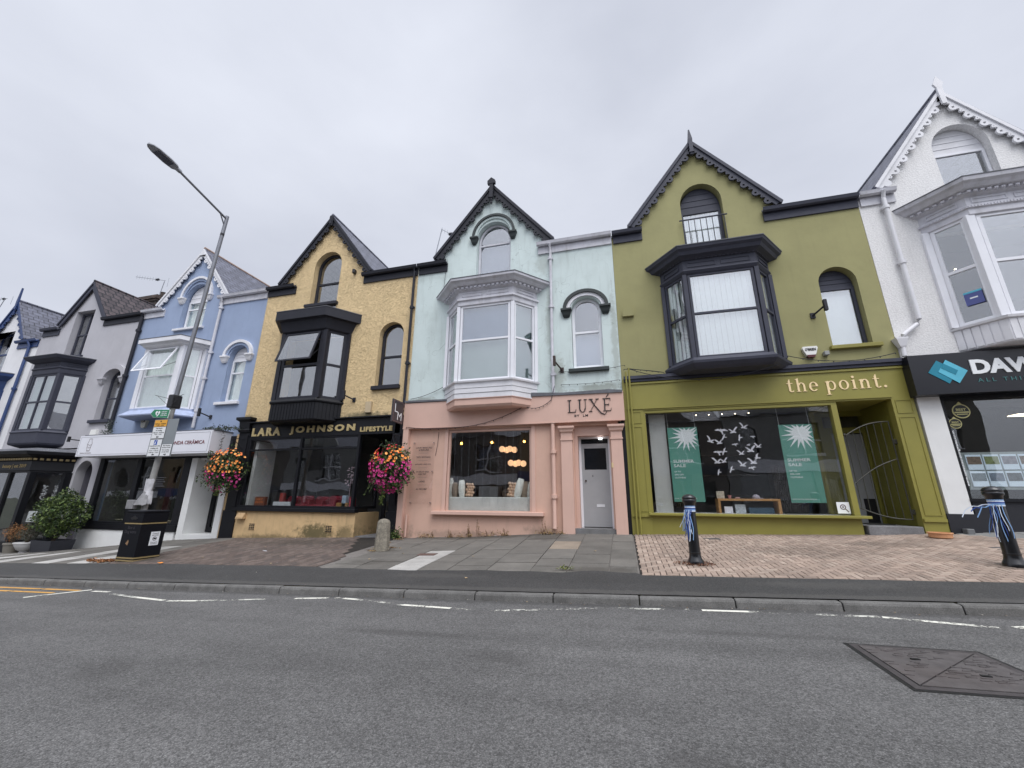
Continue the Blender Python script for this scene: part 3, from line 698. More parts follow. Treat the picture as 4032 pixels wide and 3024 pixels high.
# wall materials
STU_G = mat('green_render_upper', s2l((154, 150, 106)), .85, .07, 1.2, .35, 70, streak=.12, grimecol=(.13, .14, .07), grime=.1)
STU_M = mat('mint_render', s2l((205, 218, 216)), .85, .05, 1.4, .4, 60, streak=.26, grimecol=(.26, .30, .27), grime=.22)
STU_Y = mat('yellow_textured_render', s2l((226, 200, 154)), .9, .06, 1.2, streak=.12, grimecol=(.34, .28, .17), grime=.10)
def creases(m, sc_, st, depth, dark, wd=.045, zone=None):
    N = m.node_tree.nodes; L = m.node_tree.links; b = N['Principled BSDF']; geo = N.new('ShaderNodeNewGeometry')
    mp = N.new('ShaderNodeMapping'); mp.inputs['Scale'].default_value = st; L.new(geo.outputs['Position'], mp.inputs[0])
    n = N.new('ShaderNodeTexNoise'); n.inputs['Scale'].default_value = sc_; n.inputs['Detail'].default_value = 3; n.inputs['Distortion'].default_value = .8; L.new(mp.outputs[0], n.inputs[0])
    s = N.new('ShaderNodeMath'); s.operation = 'SUBTRACT'; L.new(n.outputs[0], s.inputs[0]); s.inputs[1].default_value = .5
    a = N.new('ShaderNodeMath'); a.operation = 'ABSOLUTE'; L.new(s.outputs[0], a.inputs[0])
    r_ = N.new('ShaderNodeMapRange'); L.new(a.outputs[0], r_.inputs[0]); r_.inputs[1].default_value = 0; r_.inputs[2].default_value = wd; r_.inputs[3].default_value = 0; r_.inputs[4].default_value = 1
    bp = N.new('ShaderNodeBump'); bp.inputs['Strength'].default_value = 1; bp.inputs['Distance'].default_value = depth; L.new(r_.outputs[0], bp.inputs['Height'])
    if b.inputs['Normal'].links: L.new(b.inputs['Normal'].links[0].from_socket, bp.inputs['Normal'])
    L.new(bp.outputs[0], b.inputs['Normal'])
    if dark:
        r2 = N.new('ShaderNodeMapRange'); L.new(a.outputs[0], r2.inputs[0]); r2.inputs[1].default_value = 0; r2.inputs[2].default_value = wd * .7; r2.inputs[3].default_value = 1 - dark; r2.inputs[4].default_value = 1
        src = b.inputs['Base Color'].links[0].from_socket; vm = N.new('ShaderNodeVectorMath'); vm.operation = 'SCALE'; L.new(src, vm.inputs[0]); L.new(r2.outputs[0], vm.inputs['Scale']); L.new(vm.outputs[0], b.inputs['Base Color'])
creases(STU_Y, 11, (1, 1, 2.2), .009, .24)
creases(STU_M, 1.1, (1, 1, .8), .002, .30, .004)
def stain(m, spots, col):
    """mould and dirt patches with a ragged outline, fixed to the wall"""
    N = m.node_tree.nodes; L = m.node_tree.links; b = N['Principled BSDF']; geo = N.new('ShaderNodeNewGeometry')
    n = N.new('ShaderNodeTexNoise'); n.inputs['Scale'].default_value = 7; n.inputs['Detail'].default_value = 9; n.inputs['Roughness'].default_value = .7; L.new(geo.outputs['Position'], n.inputs[0])
    for (c, sx_, sz_, st, *sy_) in spots:
        mp = N.new('ShaderNodeMapping'); mp.vector_type = 'TEXTURE'; mp.inputs['Location'].default_value = c; mp.inputs['Scale'].default_value = (sx_, sy_[0] if sy_ else 3, sz_); L.new(geo.outputs['Position'], mp.inputs[0])
        ln = N.new('ShaderNodeVectorMath'); ln.operation = 'LENGTH'; L.new(mp.outputs[0], ln.inputs[0])
        a = N.new('ShaderNodeMath'); a.operation = 'MULTIPLY_ADD'; L.new(n.outputs[0], a.inputs[0]); a.inputs[1].default_value = 2.2; L.new(ln.outputs['Value'], a.inputs[2])
        r_ = N.new('ShaderNodeMapRange'); L.new(a.outputs[0], r_.inputs[0]); r_.inputs[1].default_value = 1.55; r_.inputs[2].default_value = 2.1; r_.inputs[3].default_value = st; r_.inputs[4].default_value = 0
        x = N.new('ShaderNodeMix'); x.data_type = 'RGBA'; L.new(r_.outputs[0], x.inputs[0]); L.new(b.inputs['Base Color'].links[0].from_socket, x.inputs[6]); x.inputs[7].default_value = (*col, 1); L.new(x.outputs[2], b.inputs['Base Color'])
stain(STU_Y, [((-7.6, 10.5, 2.42), 1.1, .16, .75), ((-12.1, 10.5, 2.5), .4, .2, .5)], (.10, .10, .06))
stain(STU_M, [((-1.55, 10.5, 3.2), .25, .9, .45), ((-.4, 10.5, 2.85), .8, .18, .6), ((.05, 10.5, 4.2), .12, 1.6, .4), ((-5.6, 10.5, 2.8), .5, .12, .5), ((-1.9, 10.5, 6.9), .3, .5, .3), ((-1.75, 10.5, 4.8), .12, 1.2, .35)], (.24, .25, .20))
STU_B = mat('blue_render', s2l((148, 163, 190)), .85, .05, 1.5, .4, 60, streak=.2, grimecol=(.16, .2, .3), grime=.12)
STU_GR = mat('grey_render', s2l((180, 179, 184)), .85, .05, 1.5, .4, 60, streak=.18, grimecol=(.25, .25, .27))
STU_W = mat('white_pebbledash', s2l((230, 229, 228)), .9, .04, 1.5, 1.0, 30, streak=.15, grimecol=(.3, .3, .3), bdist=.014, speck=.10)
STU_FW = mat('white_render', s2l((222, 222, 224)), .85, .05, 1.5, .4, 60, streak=.1)
creases(STU_G, 2.2, (1, 1, 1), .004, 0, .5); creases(STU_B, 2.4, (1, 1, 1), .004, 0, .5); creases(STU_GR, 2.0, (1, 1, 1), .004, 0, .5)
YEL_LOW = mat('yellow_low_wall', s2l((206, 176, 132)), .8, .10, 2.0, .3, 40, grime=.45, grimecol=(.09, .07, .035), streak=.25)
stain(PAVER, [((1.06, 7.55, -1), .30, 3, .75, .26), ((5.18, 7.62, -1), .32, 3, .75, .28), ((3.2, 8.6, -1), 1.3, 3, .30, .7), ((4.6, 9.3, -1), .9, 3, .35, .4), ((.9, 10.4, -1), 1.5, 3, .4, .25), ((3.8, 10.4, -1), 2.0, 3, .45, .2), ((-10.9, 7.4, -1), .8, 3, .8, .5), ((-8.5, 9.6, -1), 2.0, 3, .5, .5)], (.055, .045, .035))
stain(ROAD, [((-2.4, 4.4, -1.3), .9, 3, .40, .12), ((-1.2, 3.9, -1.3), .5, 3, .35, .2), ((1.2, 4.9, -1.3), 1.3, 3, .30, .10), ((2.3, 4.25, -1.2), .62, 3, .55, .60), ((-6, 5.9, -1.5), 40, 9, .55, .13), ((-4.5, 3.0, -1.3), .35, 3, .3, .25), ((.3, 2.6, -1.3), .25, 3, .35, .2)], (.045, .043, .042))
stain(FOOT, [((-6, 6.12, -1.4), 40, 9, .35, .08), ((2.5, 6.5, -1.1), 1.2, 3, .3, .15), ((-3, 6.6, -1.2), 1.0, 3, .3, .12)], (.10, .095, .088))
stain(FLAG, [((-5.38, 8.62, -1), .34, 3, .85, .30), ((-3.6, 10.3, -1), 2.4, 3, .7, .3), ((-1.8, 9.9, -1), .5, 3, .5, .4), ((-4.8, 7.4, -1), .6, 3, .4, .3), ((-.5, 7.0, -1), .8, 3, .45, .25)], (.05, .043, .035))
stain(YEL_LOW, [((-8.75, 10.42, -1.0), .75, .30, .85), ((-7.7, 10.42, -1.02), .35, .3, .6), ((-10.3, 10.42, -1.2), 1.6, .14, .6)], (.07, .065, .025))
OLIVE = mat('olive_paint', s2l((140, 134, 64)), .5, .06, 2.0, .06, 30, grime=.12, grimecol=(.12, .12, .04))
PINK = mat('pink_masonry_paint', s2l((207, 171, 153)), .8, .06, 1.6, .5, 26, streak=.18, grimecol=(.30, .22, .18), bdist=.006)
stain(PINK, [((-4.3, 10.5, -.95), 1.8, .14, .5), ((-2.1, 10.5, -.8), .5, .16, .5), ((-5.9, 10.5, -.9), .3, .3, .4)], (.25, .19, .15))
PINKP = mat('pink_board', s2l((210, 175, 160)), .55, .04, 1.6, .05, 20, streak=.12, grimecol=(.32, .24, .2))
TERRA = mat('ridge_clay', s2l((168, 146, 134)), .8, .15, 8)
GREENBLK = mat('dark_green_black_paint', s2l((38, 46, 46)), .5, .2, 9, .2, 30)
BLUEP = mat('navy_paint', s2l((40, 62, 108)), .45, .12, 4)

# ---------------- GREEN house
B = Bay(1.39, 3.98, 1.87, 3.52)
GW = [arch(2.11, 3.19, 6.2, 8.12, 8.74), arch(5.02, 5.82, 3.5, 5.18, 5.59), rect(1.52, 3.85, 3.32, 5.6)]
hg, A = house('green', 'olive green gabled house with charcoal trim and a shopfront below', .15, 6.245, 2.55, STU_G, (2.60, 10.27), (.67, 7.71), (4.60, 7.72), 7.36, GW,
           [(.16, 1.0, 7.50, CHAR, CHAR), (4.08, 6.24, 7.50, CHAR, CHAR)], CHAR)
m = MB(); m.loft([[(A[0] - a, 10.31 + b, z), (A[0] + a, 10.31 + b, z), (A[0] + a, 10.38, z), (A[0] - a, 10.38, z)] for a, b, z in ((.045, .0, A[1] - .50), (.05, -.01, A[1] - .42), (.055, 0, A[1] - .05), (.06, 0, A[1] + .06), (.015, .03, A[1] + .42))]); m.box(A[0] - .07, A[0] + .07, 10.28, 10.38, A[1] - .44, A[1] - .40); m.build('finial', CHAR, hg)
bwn = bay_window(hg, B, 3.28, 5.55, CHAR, 4.45, 4.45, back='vertical', sideback='vertical')
cornice(hg, B, [(.0, 5.54), (.02, 5.56), (.06, 5.62), (.05, 5.66), (.03, 5.68), (.03, 5.92), (.12, 5.97), (.20, 6.0), (.24, 6.08), (.30, 6.13), (.32, 6.2)], CHAR, dent=(.03, 5.925, 5.965, .09), panels=(.03, 5.72, 5.86))
m = MB(); B.loft(m, [(-.02, 3.0), (.05, 3.05), (.12, 3.13), (.13, 3.19), (.10, 3.22), (.04, 3.285)]); m.build('bay_base', CHAR, hg)
archwin(hg, 2.12, 3.18, 6.25, 7.95, 8.72, None, CHAR, board=CHAR, back='vertical', backrange=(6.3, 7.9))
m = MB(); m.tube([(2.02, 10.42, 7.54), (3.24, 10.42, 7.54)], .02, 6); 
for i in range(8): m.tube([(2.10 + i * .152, 10.42, 6.4), (2.10 + i * .152, 10.42, 7.54)], .010, 6)
m.build('window_guard', CHAR, hg)
archwin(hg, 5.03, 5.81, 3.52, 5.1, 5.58, None, CHAR, board=CHAR, back='vertical', backrange=(3.55, 5.05)); sill(hg, 4.94, 5.96, 3.51, OLIVE)
m = MB(); m.box(.2, 6.2, 10.36, 10.52, 3.0, 3.08); m.box(.2, 6.2, 10.40, 10.52, 2.93, 3.0); m.build('ledge', CHAR, hg)
# little sloping lead flashings either side of the bay
# ---------------- MINT / PINK house
B = Bay(-4.91, -2.13, -4.33, -2.69)
MW = [arch(-4.06, -2.93, 6.1, 8.1, 8.68), arch(-1.12, -.28, 3.45, 5.17, 5.6), rect(-4.78, -2.26, 3.2, 5.5)]
hm, A = house('mint', 'pale mint house with black scalloped bargeboards above a pink shopfront', -6.10, .145, 2.60, STU_M, (-3.59, 10.13), (-5.55, 7.66), (-1.60, 7.71), 7.36, MW,
           [(-6.09, -5.05, 7.42, BLACK, BLACK), (-2.07, .14, 7.52, OLDWHITE, OLDWHITE)], BLACK, bw=.17)
m = MB(); m.prism([[(A[0] - .13, A[1] - .02), (A[0] + .13, A[1] - .02), (A[0] + .13, A[1] + .10), (A[0], A[1] + .22), (A[0] - .13, A[1] + .10)]], 10.25, 10.35); m.box(A[0] - .06, A[0] + .06, 10.26, 10.35, A[1] - .55, A[1] - .02); m.lathe([(.055, -.02), (.06, .0), (.03, -.04), (.05, -.09), (.03, -.14), (.035, -.19), (.006, -.27)][::-1], A[0], 10.305, 12, A[1] - .55); m.build('finial', BLACK, hm)
bay_window(hm, B, 3.12, 5.42, UPVC, 4.33, 4.33, back='flat', backm=mat('blue_grey_blind', s2l((118, 134, 158)), .8, .05), backrange=(4.33, 5.4), sideback='flat', sidem=mat('sea_green_blind', s2l((128, 148, 150)), .8, .05))
m = MB(); m.prism([rect(-4.3, -2.72, 3.15, 4.31)], 10.03, 10.04); m.build('lower_blind', mat('pale_green_blind', s2l((158, 176, 172)), .8, .05), hm)
cornice(hm, B, [(.0, 5.41), (.03, 5.43), (.035, 5.55), (.08, 5.58), (.07, 5.64), (.03, 5.66), (.03, 5.86), (.11, 5.90), (.11, 5.97), (.20, 5.99), (.26, 6.06), (.34, 6.10), (.35, 6.16)], OLDWHITE, dent=(.12, 5.91, 5.965, .13), panels=(.03, 5.70, 5.82))
m = MB(); B.loft(m, [(.0, 2.62), (.01, 2.63), (.02, 3.05), (.07, 3.07), (.08, 3.11), (.01, 3.125)]); bb = m.build('bay_apron', WHITEP, hm)
m = MB()
for zz in (2.76, 2.90): B.loft(m, [(.022, zz), (.026, zz + .006), (.022, zz + .012)])
m.build('board_joint', mat('joint_grey', s2l((150, 150, 152)), .7), bb)
m = MB(); B.loft(m, [(-.06, 2.38), (-.01, 2.44), (-.01, 2.60), (.015, 2.61), (.015, 2.62)]); m.build('bay_base', PINKP, hm)
archwin(hm, -4.05, -2.94, 6.15, 8.0, 8.67, 7.93, OLDWHITE, t=.07, back='flat', backm=mat('grey_blind', s2l((128, 136, 152)), .8, .05), backrange=(6.2, 8.0))
hood(hm, -3.5, .72, .57, 8.16, 8.93, GREENBLK, STU_M, GREENBLK)
archwin(hm, -1.11, -.29, 3.48, 5.17, 5.59, 4.55, UPVC, t=.075, back='flat', backm=mat('lilac_blind', s2l((138, 150, 172)), .8, .05), backrange=(3.55, 4.5))
hood(hm, -.70, .64, .45, 5.24, 5.80, GREENBLK, WHITEP, GREENBLK); sill(hm, -1.23, -.15, 3.42, GREENBLK, .10)
downpipe(hm, [(-1.68, 10.34, 7.42), (-1.66, 10.42, 7.2), (-1.67, 10.42, 4.6), (-1.66, 10.42, 2.75)], OLDWHITE, collars=((-1.67, 10.42, 6.95), (-1.67, 10.42, 5.36), (-1.66, 10.42, 3.30)))
m = MB(); m.prism([[(-6.12, 2.72), (.14, 2.66), (.14, 2.72), (-.2, 2.76), (-1.4, 2.74), (-2.2, 2.79), (-5.0, 2.76), (-6.12, 2.78)]], 10.34, 10.52); m.build('flashing', LEAD, hm)
# ---------------- YELLOW house
B = Bay(-11.02, -8.46, -10.56, -8.92)
YW = [arch(-10.34, -9.2, 6.0, 8.02, 8.62), arch(-7.33, -6.46, 3.33, 5.08, 5.5), rect(-10.9, -8.58, 2.98, 5.3)]
hy, A = house('yellow', 'yellow textured render house with black trim over the black shopfront', -12.245, -6.105, 2.25, STU_Y, (-9.90, 10.16), (-11.85, 7.60), (-7.95, 7.60), 7.30, YW,
           [(-12.24, -11.0, 7.42, BLACK, BLACK), (-8.2, -6.11, 7.42, BLACK, BLACK)], BLACK)
m = MB(); m.box(A[0] - .07, A[0] + .07, 10.31, 10.37, A[1] - .42, A[1] + .02, .01); m.box(A[0] - .05, A[0] + .05, 10.29, 10.31, A[1] - .36, A[1] - .06); m.build('finial', BLACK, hy)
bay_window(hy, B, 2.94, 5.22, BLACK, 4.06, 4.06, t=.085, post=.10, open_top=.30)
cornice(hy, B, [(.0, 5.20), (.06, 5.24), (.17, 5.56), (.30, 5.575), (.30, 5.87)], BLACK)
m = MB(); B.loft(m, [(-.05, 2.23), (.02, 2.28), (.02, 2.80), (.07, 2.82), (.08, 2.86), (.02, 2.945)]); bb = m.build('bay_apron', BLACKSH, hy)
m = MB()
for side in 'lfr':
    T, ln = B.sideT(side, .02); n = int(ln / .105)
    for i in range(n):
        u = (i + .5) * ln / n; m.prism([rect(u - .044, u + .044, 2.29, 2.80)], -.012, .005, T)
m.build('tongue_boards', BLACKSH, bb)
archwin(hy, -10.33, -9.21, 6.05, 8.02, 8.61, 7.42, BLACK, t=.085, y=Y0 + .2)
m = MB(); m.box(-10.45, -9.12, 10.38, 10.6, 6.42, 6.52); m.build('sill', BLACK, hy)
archwin(hy, -7.32, -6.47, 3.35, 5.08, 5.49, 4.36, BLACK, t=.085, y=Y0 + .18); sill(hy, -7.40, -6.42, 3.34, BLACK, .12)
downpipe(hy, [(-6.22, 10.33, 7.35), (-6.20, 10.42, 7.2), (-6.19, 10.42, 2.6)], BLACK, collars=((-6.2, 10.42, 5.9), (-6.19, 10.42, 4.0)))
# ---------------- BLUE house
B = Bay(-17.12, -14.66, -16.76, -15.02)
BW = [arch(-16.45, -15.22, 6.25, 7.55, 8.18), arch(-13.5, -12.68, 3.2, 4.85, 5.27), rect(-17.0, -14.78, 3.0, 5.3)]
hb, A = house('blue', 'cornflower blue house with white scalloped bargeboards behind the lamp post', -18.515, -12.25, 1.9, STU_B, (-16.05, 9.79), (-17.95, 7.50), (-14.2, 7.50), 7.20, BW,
           [(-18.5, -17.35, 7.27, OLDWHITE, OLDWHITE), (-14.55, -12.26, 7.40, OLDWHITE, OLDWHITE)], WHITEP, ridge=TERRA)
m = MB(); m.prism([[(A[0] - .16, A[1] - .26), (A[0] + .16, A[1] - .26), (A[0], A[1] + .03)]], 10.34, 10.37); m.build('finial', WHITEP, hb)
bay_window(hb, B, 2.97, 5.24, UPVC, 4.16, 4.16, t=.06, post=.13, open_top=.40, back='net', backm=NET, sideback='net')
cornice(hb, B, [(.0, 5.22), (.04, 5.24), (.12, 5.28), (.16, 5.36), (.26, 5.38), (.26, 5.53)], WHITEP)
m = MB(); B.loft(m, [(.26, 2.66), (.27, 2.70), (.05, 2.90), (.05, 2.97)]); m.build('bay_base', mat('blue_white_lead', s2l((168, 180, 208)), .6, .12, 6), hb)
archwin(hb, -16.40, -15.24, 6.28, 7.5, 8.16, 7.15, UPVC, board=WHITEP, back='net', backm=NET); sill(hb, -16.6, -15.1, 6.27, WHITEP)
hood(hb, -15.83, .80, .62, 7.62, 8.48, WHITEP, STU_B, WHITEP)
archwin(hb, -13.49, -12.69, 3.22, 4.78, 5.26, 4.28, UPVC, board=WHITEP, back='net', backm=NET); sill(hb, -13.66, -12.62, 3.17, WHITEP, .10)
hood(hb, -13.09, .66, .46, 4.90, 5.48, WHITEP, STU_B, WHITEP)
downpipe(hb, [(-14.33, 10.33, 7.3), (-14.33, 10.42, 7.1), (-14.36, 10.42, 5.0), (-14.38, 10.42, 2.3)], OLDWHITE, r=.05, collars=((-14.33, 10.42, 6.9), (-14.35, 10.42, 5.1), (-14.37, 10.42, 4.1), (-14.38, 10.42, 2.9)))
# ---------------- GREY house
B = Bay(-23.42, -20.95, -22.98, -21.36)
RW = [rect(-22.76, -21.62, 5.66, 7.78), arch(-19.70, -18.75, 2.8, 4.43, 4.87), rect(-23.3, -21.07, 2.45, 4.75)]
hr, A = house('grey', 'pale grey house with brown tiled gable and slate grey bay window', -24.65, -18.535, 1.7, STU_GR, (-22.30, 9.20), (-23.85, 7.30), (-20.80, 7.30), 7.10, RW,
           [(-24.6, -23.5, 7.10, CHAR, CHAR), (-20.8, -18.54, 7.22, BLACK, BLACK)], CHAR, scallop=False, roofm=CTILE, bw=.2)
bay_window(hr, B, 2.40, 4.68, CHAR, 3.54, 3.54, fposts=(.82,), t=.07, post=.10, back='flat', backm=mat('grey_green_blind', s2l((170, 184, 180)), .8, .06), sideback='venetian', sidem=mat('charcoal_blind', s2l((92, 92, 100)), .7, .06))
cornice(hr, B, [(.0, 4.66), (.02, 4.7), (.03, 4.86), (.07, 4.90), (.05, 4.95), (.03, 4.97), (.03, 5.14), (.14, 5.18), (.20, 5.22), (.28, 5.25), (.34, 5.35)], CHAR, panels=(.03, 5.01, 5.10))
m = MB(); B.loft(m, [(-.3, 1.76), (.0, 1.86), (.03, 1.92), (.04, 2.30), (.07, 2.33), (.02, 2.405)]); m.build('bay_apron', CHAR, hr)
window(hr, *frame2(-22.74, -21.64, 5.68, 7.74, .075, (6.72,), (-22.2,)), Y0 + .2, CHAR, back='net', backm=mat('dark_net', (.1, .1, .1), .9)); sill(hr, -22.8, -21.5, 5.66, CHAR)
archwin(hr, -19.69, -18.76, 2.82, 4.43, 4.86, 3.7, CHAR, y=Y0 + .2); sill(hr, -19.84, -18.72, 2.8, CHAR, .12)
hood(hr, -19.22, .68, .49, 4.5, 5.04, STU_GR, None, STU_GR)
downpipe(hr, [(-18.44, 10.34, 7.15), (-18.45, 10.42, 7.0), (-18.5, 10.42, 2.4)], BLACK, r=.06, collars=((-18.46, 10.42, 6.4), (-18.48, 10.42, 4.5)))
# ---------------- far white house (cut by the left edge)
B = Bay(-28.5, -26.0, -28.05, -26.45)
hf, A = house('far', 'far left white house with navy bargeboards and a navy downpipe', -30.8, -24.67, -3.0, STU_FW, (-27.3, 8.87), (-28.7, 6.85), (-25.95, 6.85), 6.60, [rect(-28.0, -26.7, 5.2, 7.3), rect(-28.4, -26.1, 2.0, 4.4)],
           [(-30.7, -28.6, 6.80, BLUEP, BLUEP), (-26.1, -24.68, 6.68, BLUEP, BLUEP)], BLUEP)
m = MB(); m.loft([[(A[0] - a, 10.31, z), (A[0] + a, 10.31, z), (A[0] + a, 10.37, z), (A[0] - a, 10.37, z)] for a, z in ((.05, A[1] - .4), (.07, A[1] + .0), (.015, A[1] + .7))]); m.build('finial', BLUEP, hf)
window(hf, *frame2(-27.98, -26.72, 5.22, 7.28, .07, (6.25,)), Y0 + .18, BLUEP)
bay_window(hf, B, 2.0, 4.4, BLUEP, 3.2, 3.2)
cornice(hf, B, [(.0, 4.38), (.03, 4.6), (.05, 4.8), (.3, 5.0), (.32, 5.12)], BLUEP)
m = MB(); B.loft(m, [(-.1, 1.5), (.02, 1.6), (.05, 2.0)]); m.build('bay_apron', BLUEP, hf)
downpipe(hf, [(-25.2, 10.36, 6.6), (-25.1, 10.42, 6.4), (-25.1, 10.42, 1.5)], BLUEP, r=.055, collars=((-25.1, 10.42, 4.4),))
# ---------------- right white house
B = Bay(7.36, 9.94, 7.86, 9.44)
WW = [arch(8.08, 9.22, 6.7, 8.5, 9.16), rect(7.5, 9.8, 3.72, 6.2)]
hw, A = house('white', 'white pebbledashed house at the right edge with white scalloped bargeboards', 6.255, 12.4, 2.9, STU_W, (8.60, 10.26), (6.73, 7.70), (10.47, 7.70), 7.36, WW,
           [(6.26, 7.02, 7.50, OLDWHITE, OLDWHITE), (10.2, 12.4, 7.50, OLDWHITE, OLDWHITE)], WHITEP, bw=.14, intm=INTD)
m = MB(); m.prism([[(A[0] - .05, A[1] - .45), (A[0] + .05, A[1] - .45), (A[0] + .06, A[1] + .08), (A[0] + .11, A[1] + .20), (A[0] - .0, A[1] + .44), (A[0] - .11, A[1] + .20), (A[0] - .06, A[1] + .08)]], 10.30, 10.345); m.build('finial', WHITEP, hw)
bay_window(hw, B, 3.70, 6.15, UPVC, 4.98, 4.98, t=.075, post=.11)
def rope(m):
    for side in 'lfr':
        T, ln = B.sideT(side, .06); n = int(ln / .055)
        for i in range(n): u = (i + .5) * ln / n; m.prism([rect(u - .016, u + .016, 6.30, 6.345)], -.015, .01, T)
cornice(hw, B, [(.0, 6.13), (.03, 6.15), (.03, 6.28), (.06, 6.30), (.06, 6.36), (.03, 6.38), (.03, 6.58), (.12, 6.62), (.12, 6.68), (.22, 6.70), (.28, 6.78), (.34, 6.82), (.36, 6.9)], OLDWHITE, dent=(.13, 6.63, 6.675, .12), panels=(.03, 6.42, 6.54), extra=rope)
m = MB(); B.loft(m, [(.0, 3.14), (.02, 3.16), (.02, 3.62), (.07, 3.64), (.08, 3.69), (.01, 3.705)]); bb = m.build('bay_apron', WHITEP, hw)
m = MB()
for side in 'lfr':
    T, ln = B.sideT(side, .02); n = int(ln / .13)
    for i in range(n): u = (i + .5) * ln / n; m.prism([rect(u - .056, u + .056, 3.18, 3.62)], -.012, .005, T)
m.build('tongue_boards', WHITEP, bb)
archwin(hw, 8.09, 9.21, 6.75, 8.46, 9.15, None, UPVC, board=WHITEP)
dp = downpipe(hw, [(6.74, 10.33, 7.45), (6.74, 10.40, 7.25), (6.74, 10.41, 3.98), (6.68, 10.41, 3.86), (6.36, 10.41, 3.62), (6.30, 10.41, 3.5), (6.28, 10.41, 3.12)], WHITEP, r=.05, collars=((6.74, 10.41, 5.45), (6.74, 10.41, 7.0)))
m = MB(); m.loft([[(6.28 - a, 10.41 - b, z), (6.28 + a, 10.41 - b, z), (6.28 + a, 10.41 + b, z), (6.28 - a, 10.41 + b, z)] for a, b, z in ((.05, .05, 3.33), (.06, .06, 3.36), (.11, .09, 3.52), (.12, .09, 3.55))]); m.build('hopper', WHITEP, dp)

# ================================================================== SHOPFRONTS
GOLD = mat('gold_lettering', s2l((186, 168, 122)), .5, .12, 20, metal=.2)
CREAM = mat('cream_lettering', s2l((246, 220, 172)), .5, .03, 10)
TXTB = mat('black_lettering', s2l((30, 30, 34)), .4, 0)
TXTG = mat('grey_lettering', s2l((120, 110, 108)), .5, 0)
WTXT = mat('white_lettering', s2l((235, 238, 240)), .5, 0)
MAROON = mat('maroon_lettering', s2l((112, 52, 56)), .5, 0)
def signpanel(name, label, cat, x0, x1, z0, z1, y, mt, group=None, d=.012):
    o = MB().box(x0, x1, y, y + d, z0, z1, .002).build(name, mt); return tag(o, label, cat, group)
def rings(cx, cz, rx, rz, tx, tz, a0=0, a1=360, n=22):
    a0, a1 = R(a0), R(a1)
    o = [(cx + rx * math.cos(a0 + (a1 - a0) * i / n), cz + rz * math.sin(a0 + (a1 - a0) * i / n)) for i in range(n + 1)]
    i_ = [(cx + (rx - tx) * math.cos(a0 + (a1 - a0) * i / n), cz + (rz - tz) * math.sin(a0 + (a1 - a0) * i / n)) for i in range(n + 1)]
    return o, i_
def arcp(*a, **k):
    o, i_ = rings(*a, **k)
    return [o + i_[::-1]]
def ringp(cx, cz, rx, rz, tx, tz):
    o, i_ = rings(cx, cz, rx, rz, tx, tz); return [o[:-1], i_[:-1]]
def G_t(): return [[[(.12, .1), (.25, .1), (.25, .95), (.21, .95), (.12, .80)]], [rect(0, .40, .62, .665)], arcp(.29, .15, .17, .16, .10, .055, 180, 335)], .42
def G_stem(x, z0, z1, foot=True, top=True):
    L_ = [[[(x, z0), (x + .13, z0), (x + .13, z1), (x - .07, z1 - .07), (x - .07, z1 - .095), (x, z1 - .10)]]] if top else [[rect(x, x + .13, z0, z1)]]
    if foot: L_.append([rect(x - .08, x + .21, z0, z0 + .035)])
    return L_
def G_n(x=.08): return G_stem(x, 0, .68) + [arcp(x + .28, .42, .22, .25, .12, .06, 0, 165), [rect(x + .38, x + .50, 0, .43)], [rect(x + .30, x + .58, 0, .035)]]
def G_h(): return G_stem(.08, 0, 1.0) + [arcp(.36, .42, .22, .25, .12, .06, 0, 165), [rect(.46, .58, 0, .43)], [rect(.38, .66, 0, .035)]], .66
def G_e(): return [arcp(.28, .33, .28, .345, .13, .05, 0, 318), [rect(.12, .545, .34, .375)]], .56
def G_p(): return [[[(.08, -.33), (.21, -.33), (.21, .68), (.01, .61), (.01, .585), (.08, .58)]], [rect(0, .29, -.33, -.295)], ringp(.37, .33, .27, .345, .12, .045)], .66
def G_o(): return [ringp(.30, .33, .30, .345, .13, .045)], .60
def G_i(): return G_stem(.08, 0, .68) + [[circ(.14, .86, .085, 14)]], .28
def G_dot(): return [[circ(.09, .075, .085, 14)]], .18
def glyphs(seq, x0, x1, zb, H, y, mt, parent, name='lettering', depth=.012):
    tot = sum(w_ for _, w_ in seq); n = len(seq) - 1; gap = ((x1 - x0) / H - tot) / n
    m = MB(); x = 0; k = 0
    for g, w_ in seq:
        for lp in g:
            k += 1; m.prism([[(x0 + (x + a) * H, zb + b * H) for a, b in l] for l in lp], y - depth - .0006 * (k % 4), y)
        x += w_ + gap
    return m.build(name, mt, parent)
# ---------------- olive shop "the point."
sf = MB()
sf.box(.15, 6.245, 10.44, 10.62, 2.17, 3.0)                                   # fascia board
FT = []
sf.box(.15, .62, 10.44, 10.62, -1.1, 2.17); sf.box(5.84, 6.245, 10.44, 10.62, -1.1, 2.17)
sf.box(.62, 4.80, 10.46, 10.62, -1.1, -.36)
sf.box(.62, 4.80, 10.46, 10.60, 2.10, 2.17); sf.box(.62, .66, 10.46, 10.60, -.30, 2.10); sf.box(4.69, 4.80, 10.45, 10.60, -.30, 2.10)
sf.box(4.80, 5.84, 10.46, 11.9, 2.172, 2.30)
shop = sf.build('shopfront', OLIVE, hg)
m = MB()
def pmould(x0, x1, z0, z1, y, w_=.014): o = rect(x0, x1, z0, z1); m.prism([o, inset(o, w_)], y - .012, y + .004)
m.box(.22, 6.20, 10.41, 10.445, 2.86, 2.90); m.box(.22, 5.86, 10.415, 10.45, 2.205, 2.235)
for a, b in ((.22, .56), (5.90, 6.19)): pmould(a, b, 1.84, 2.14, 10.44); pmould(a, b, -.28, 1.76, 10.44); m.box(a - .05, b + .04, 10.405, 10.45, -.40, -.34)
m.build('panel_moulding', OLIVE, shop)
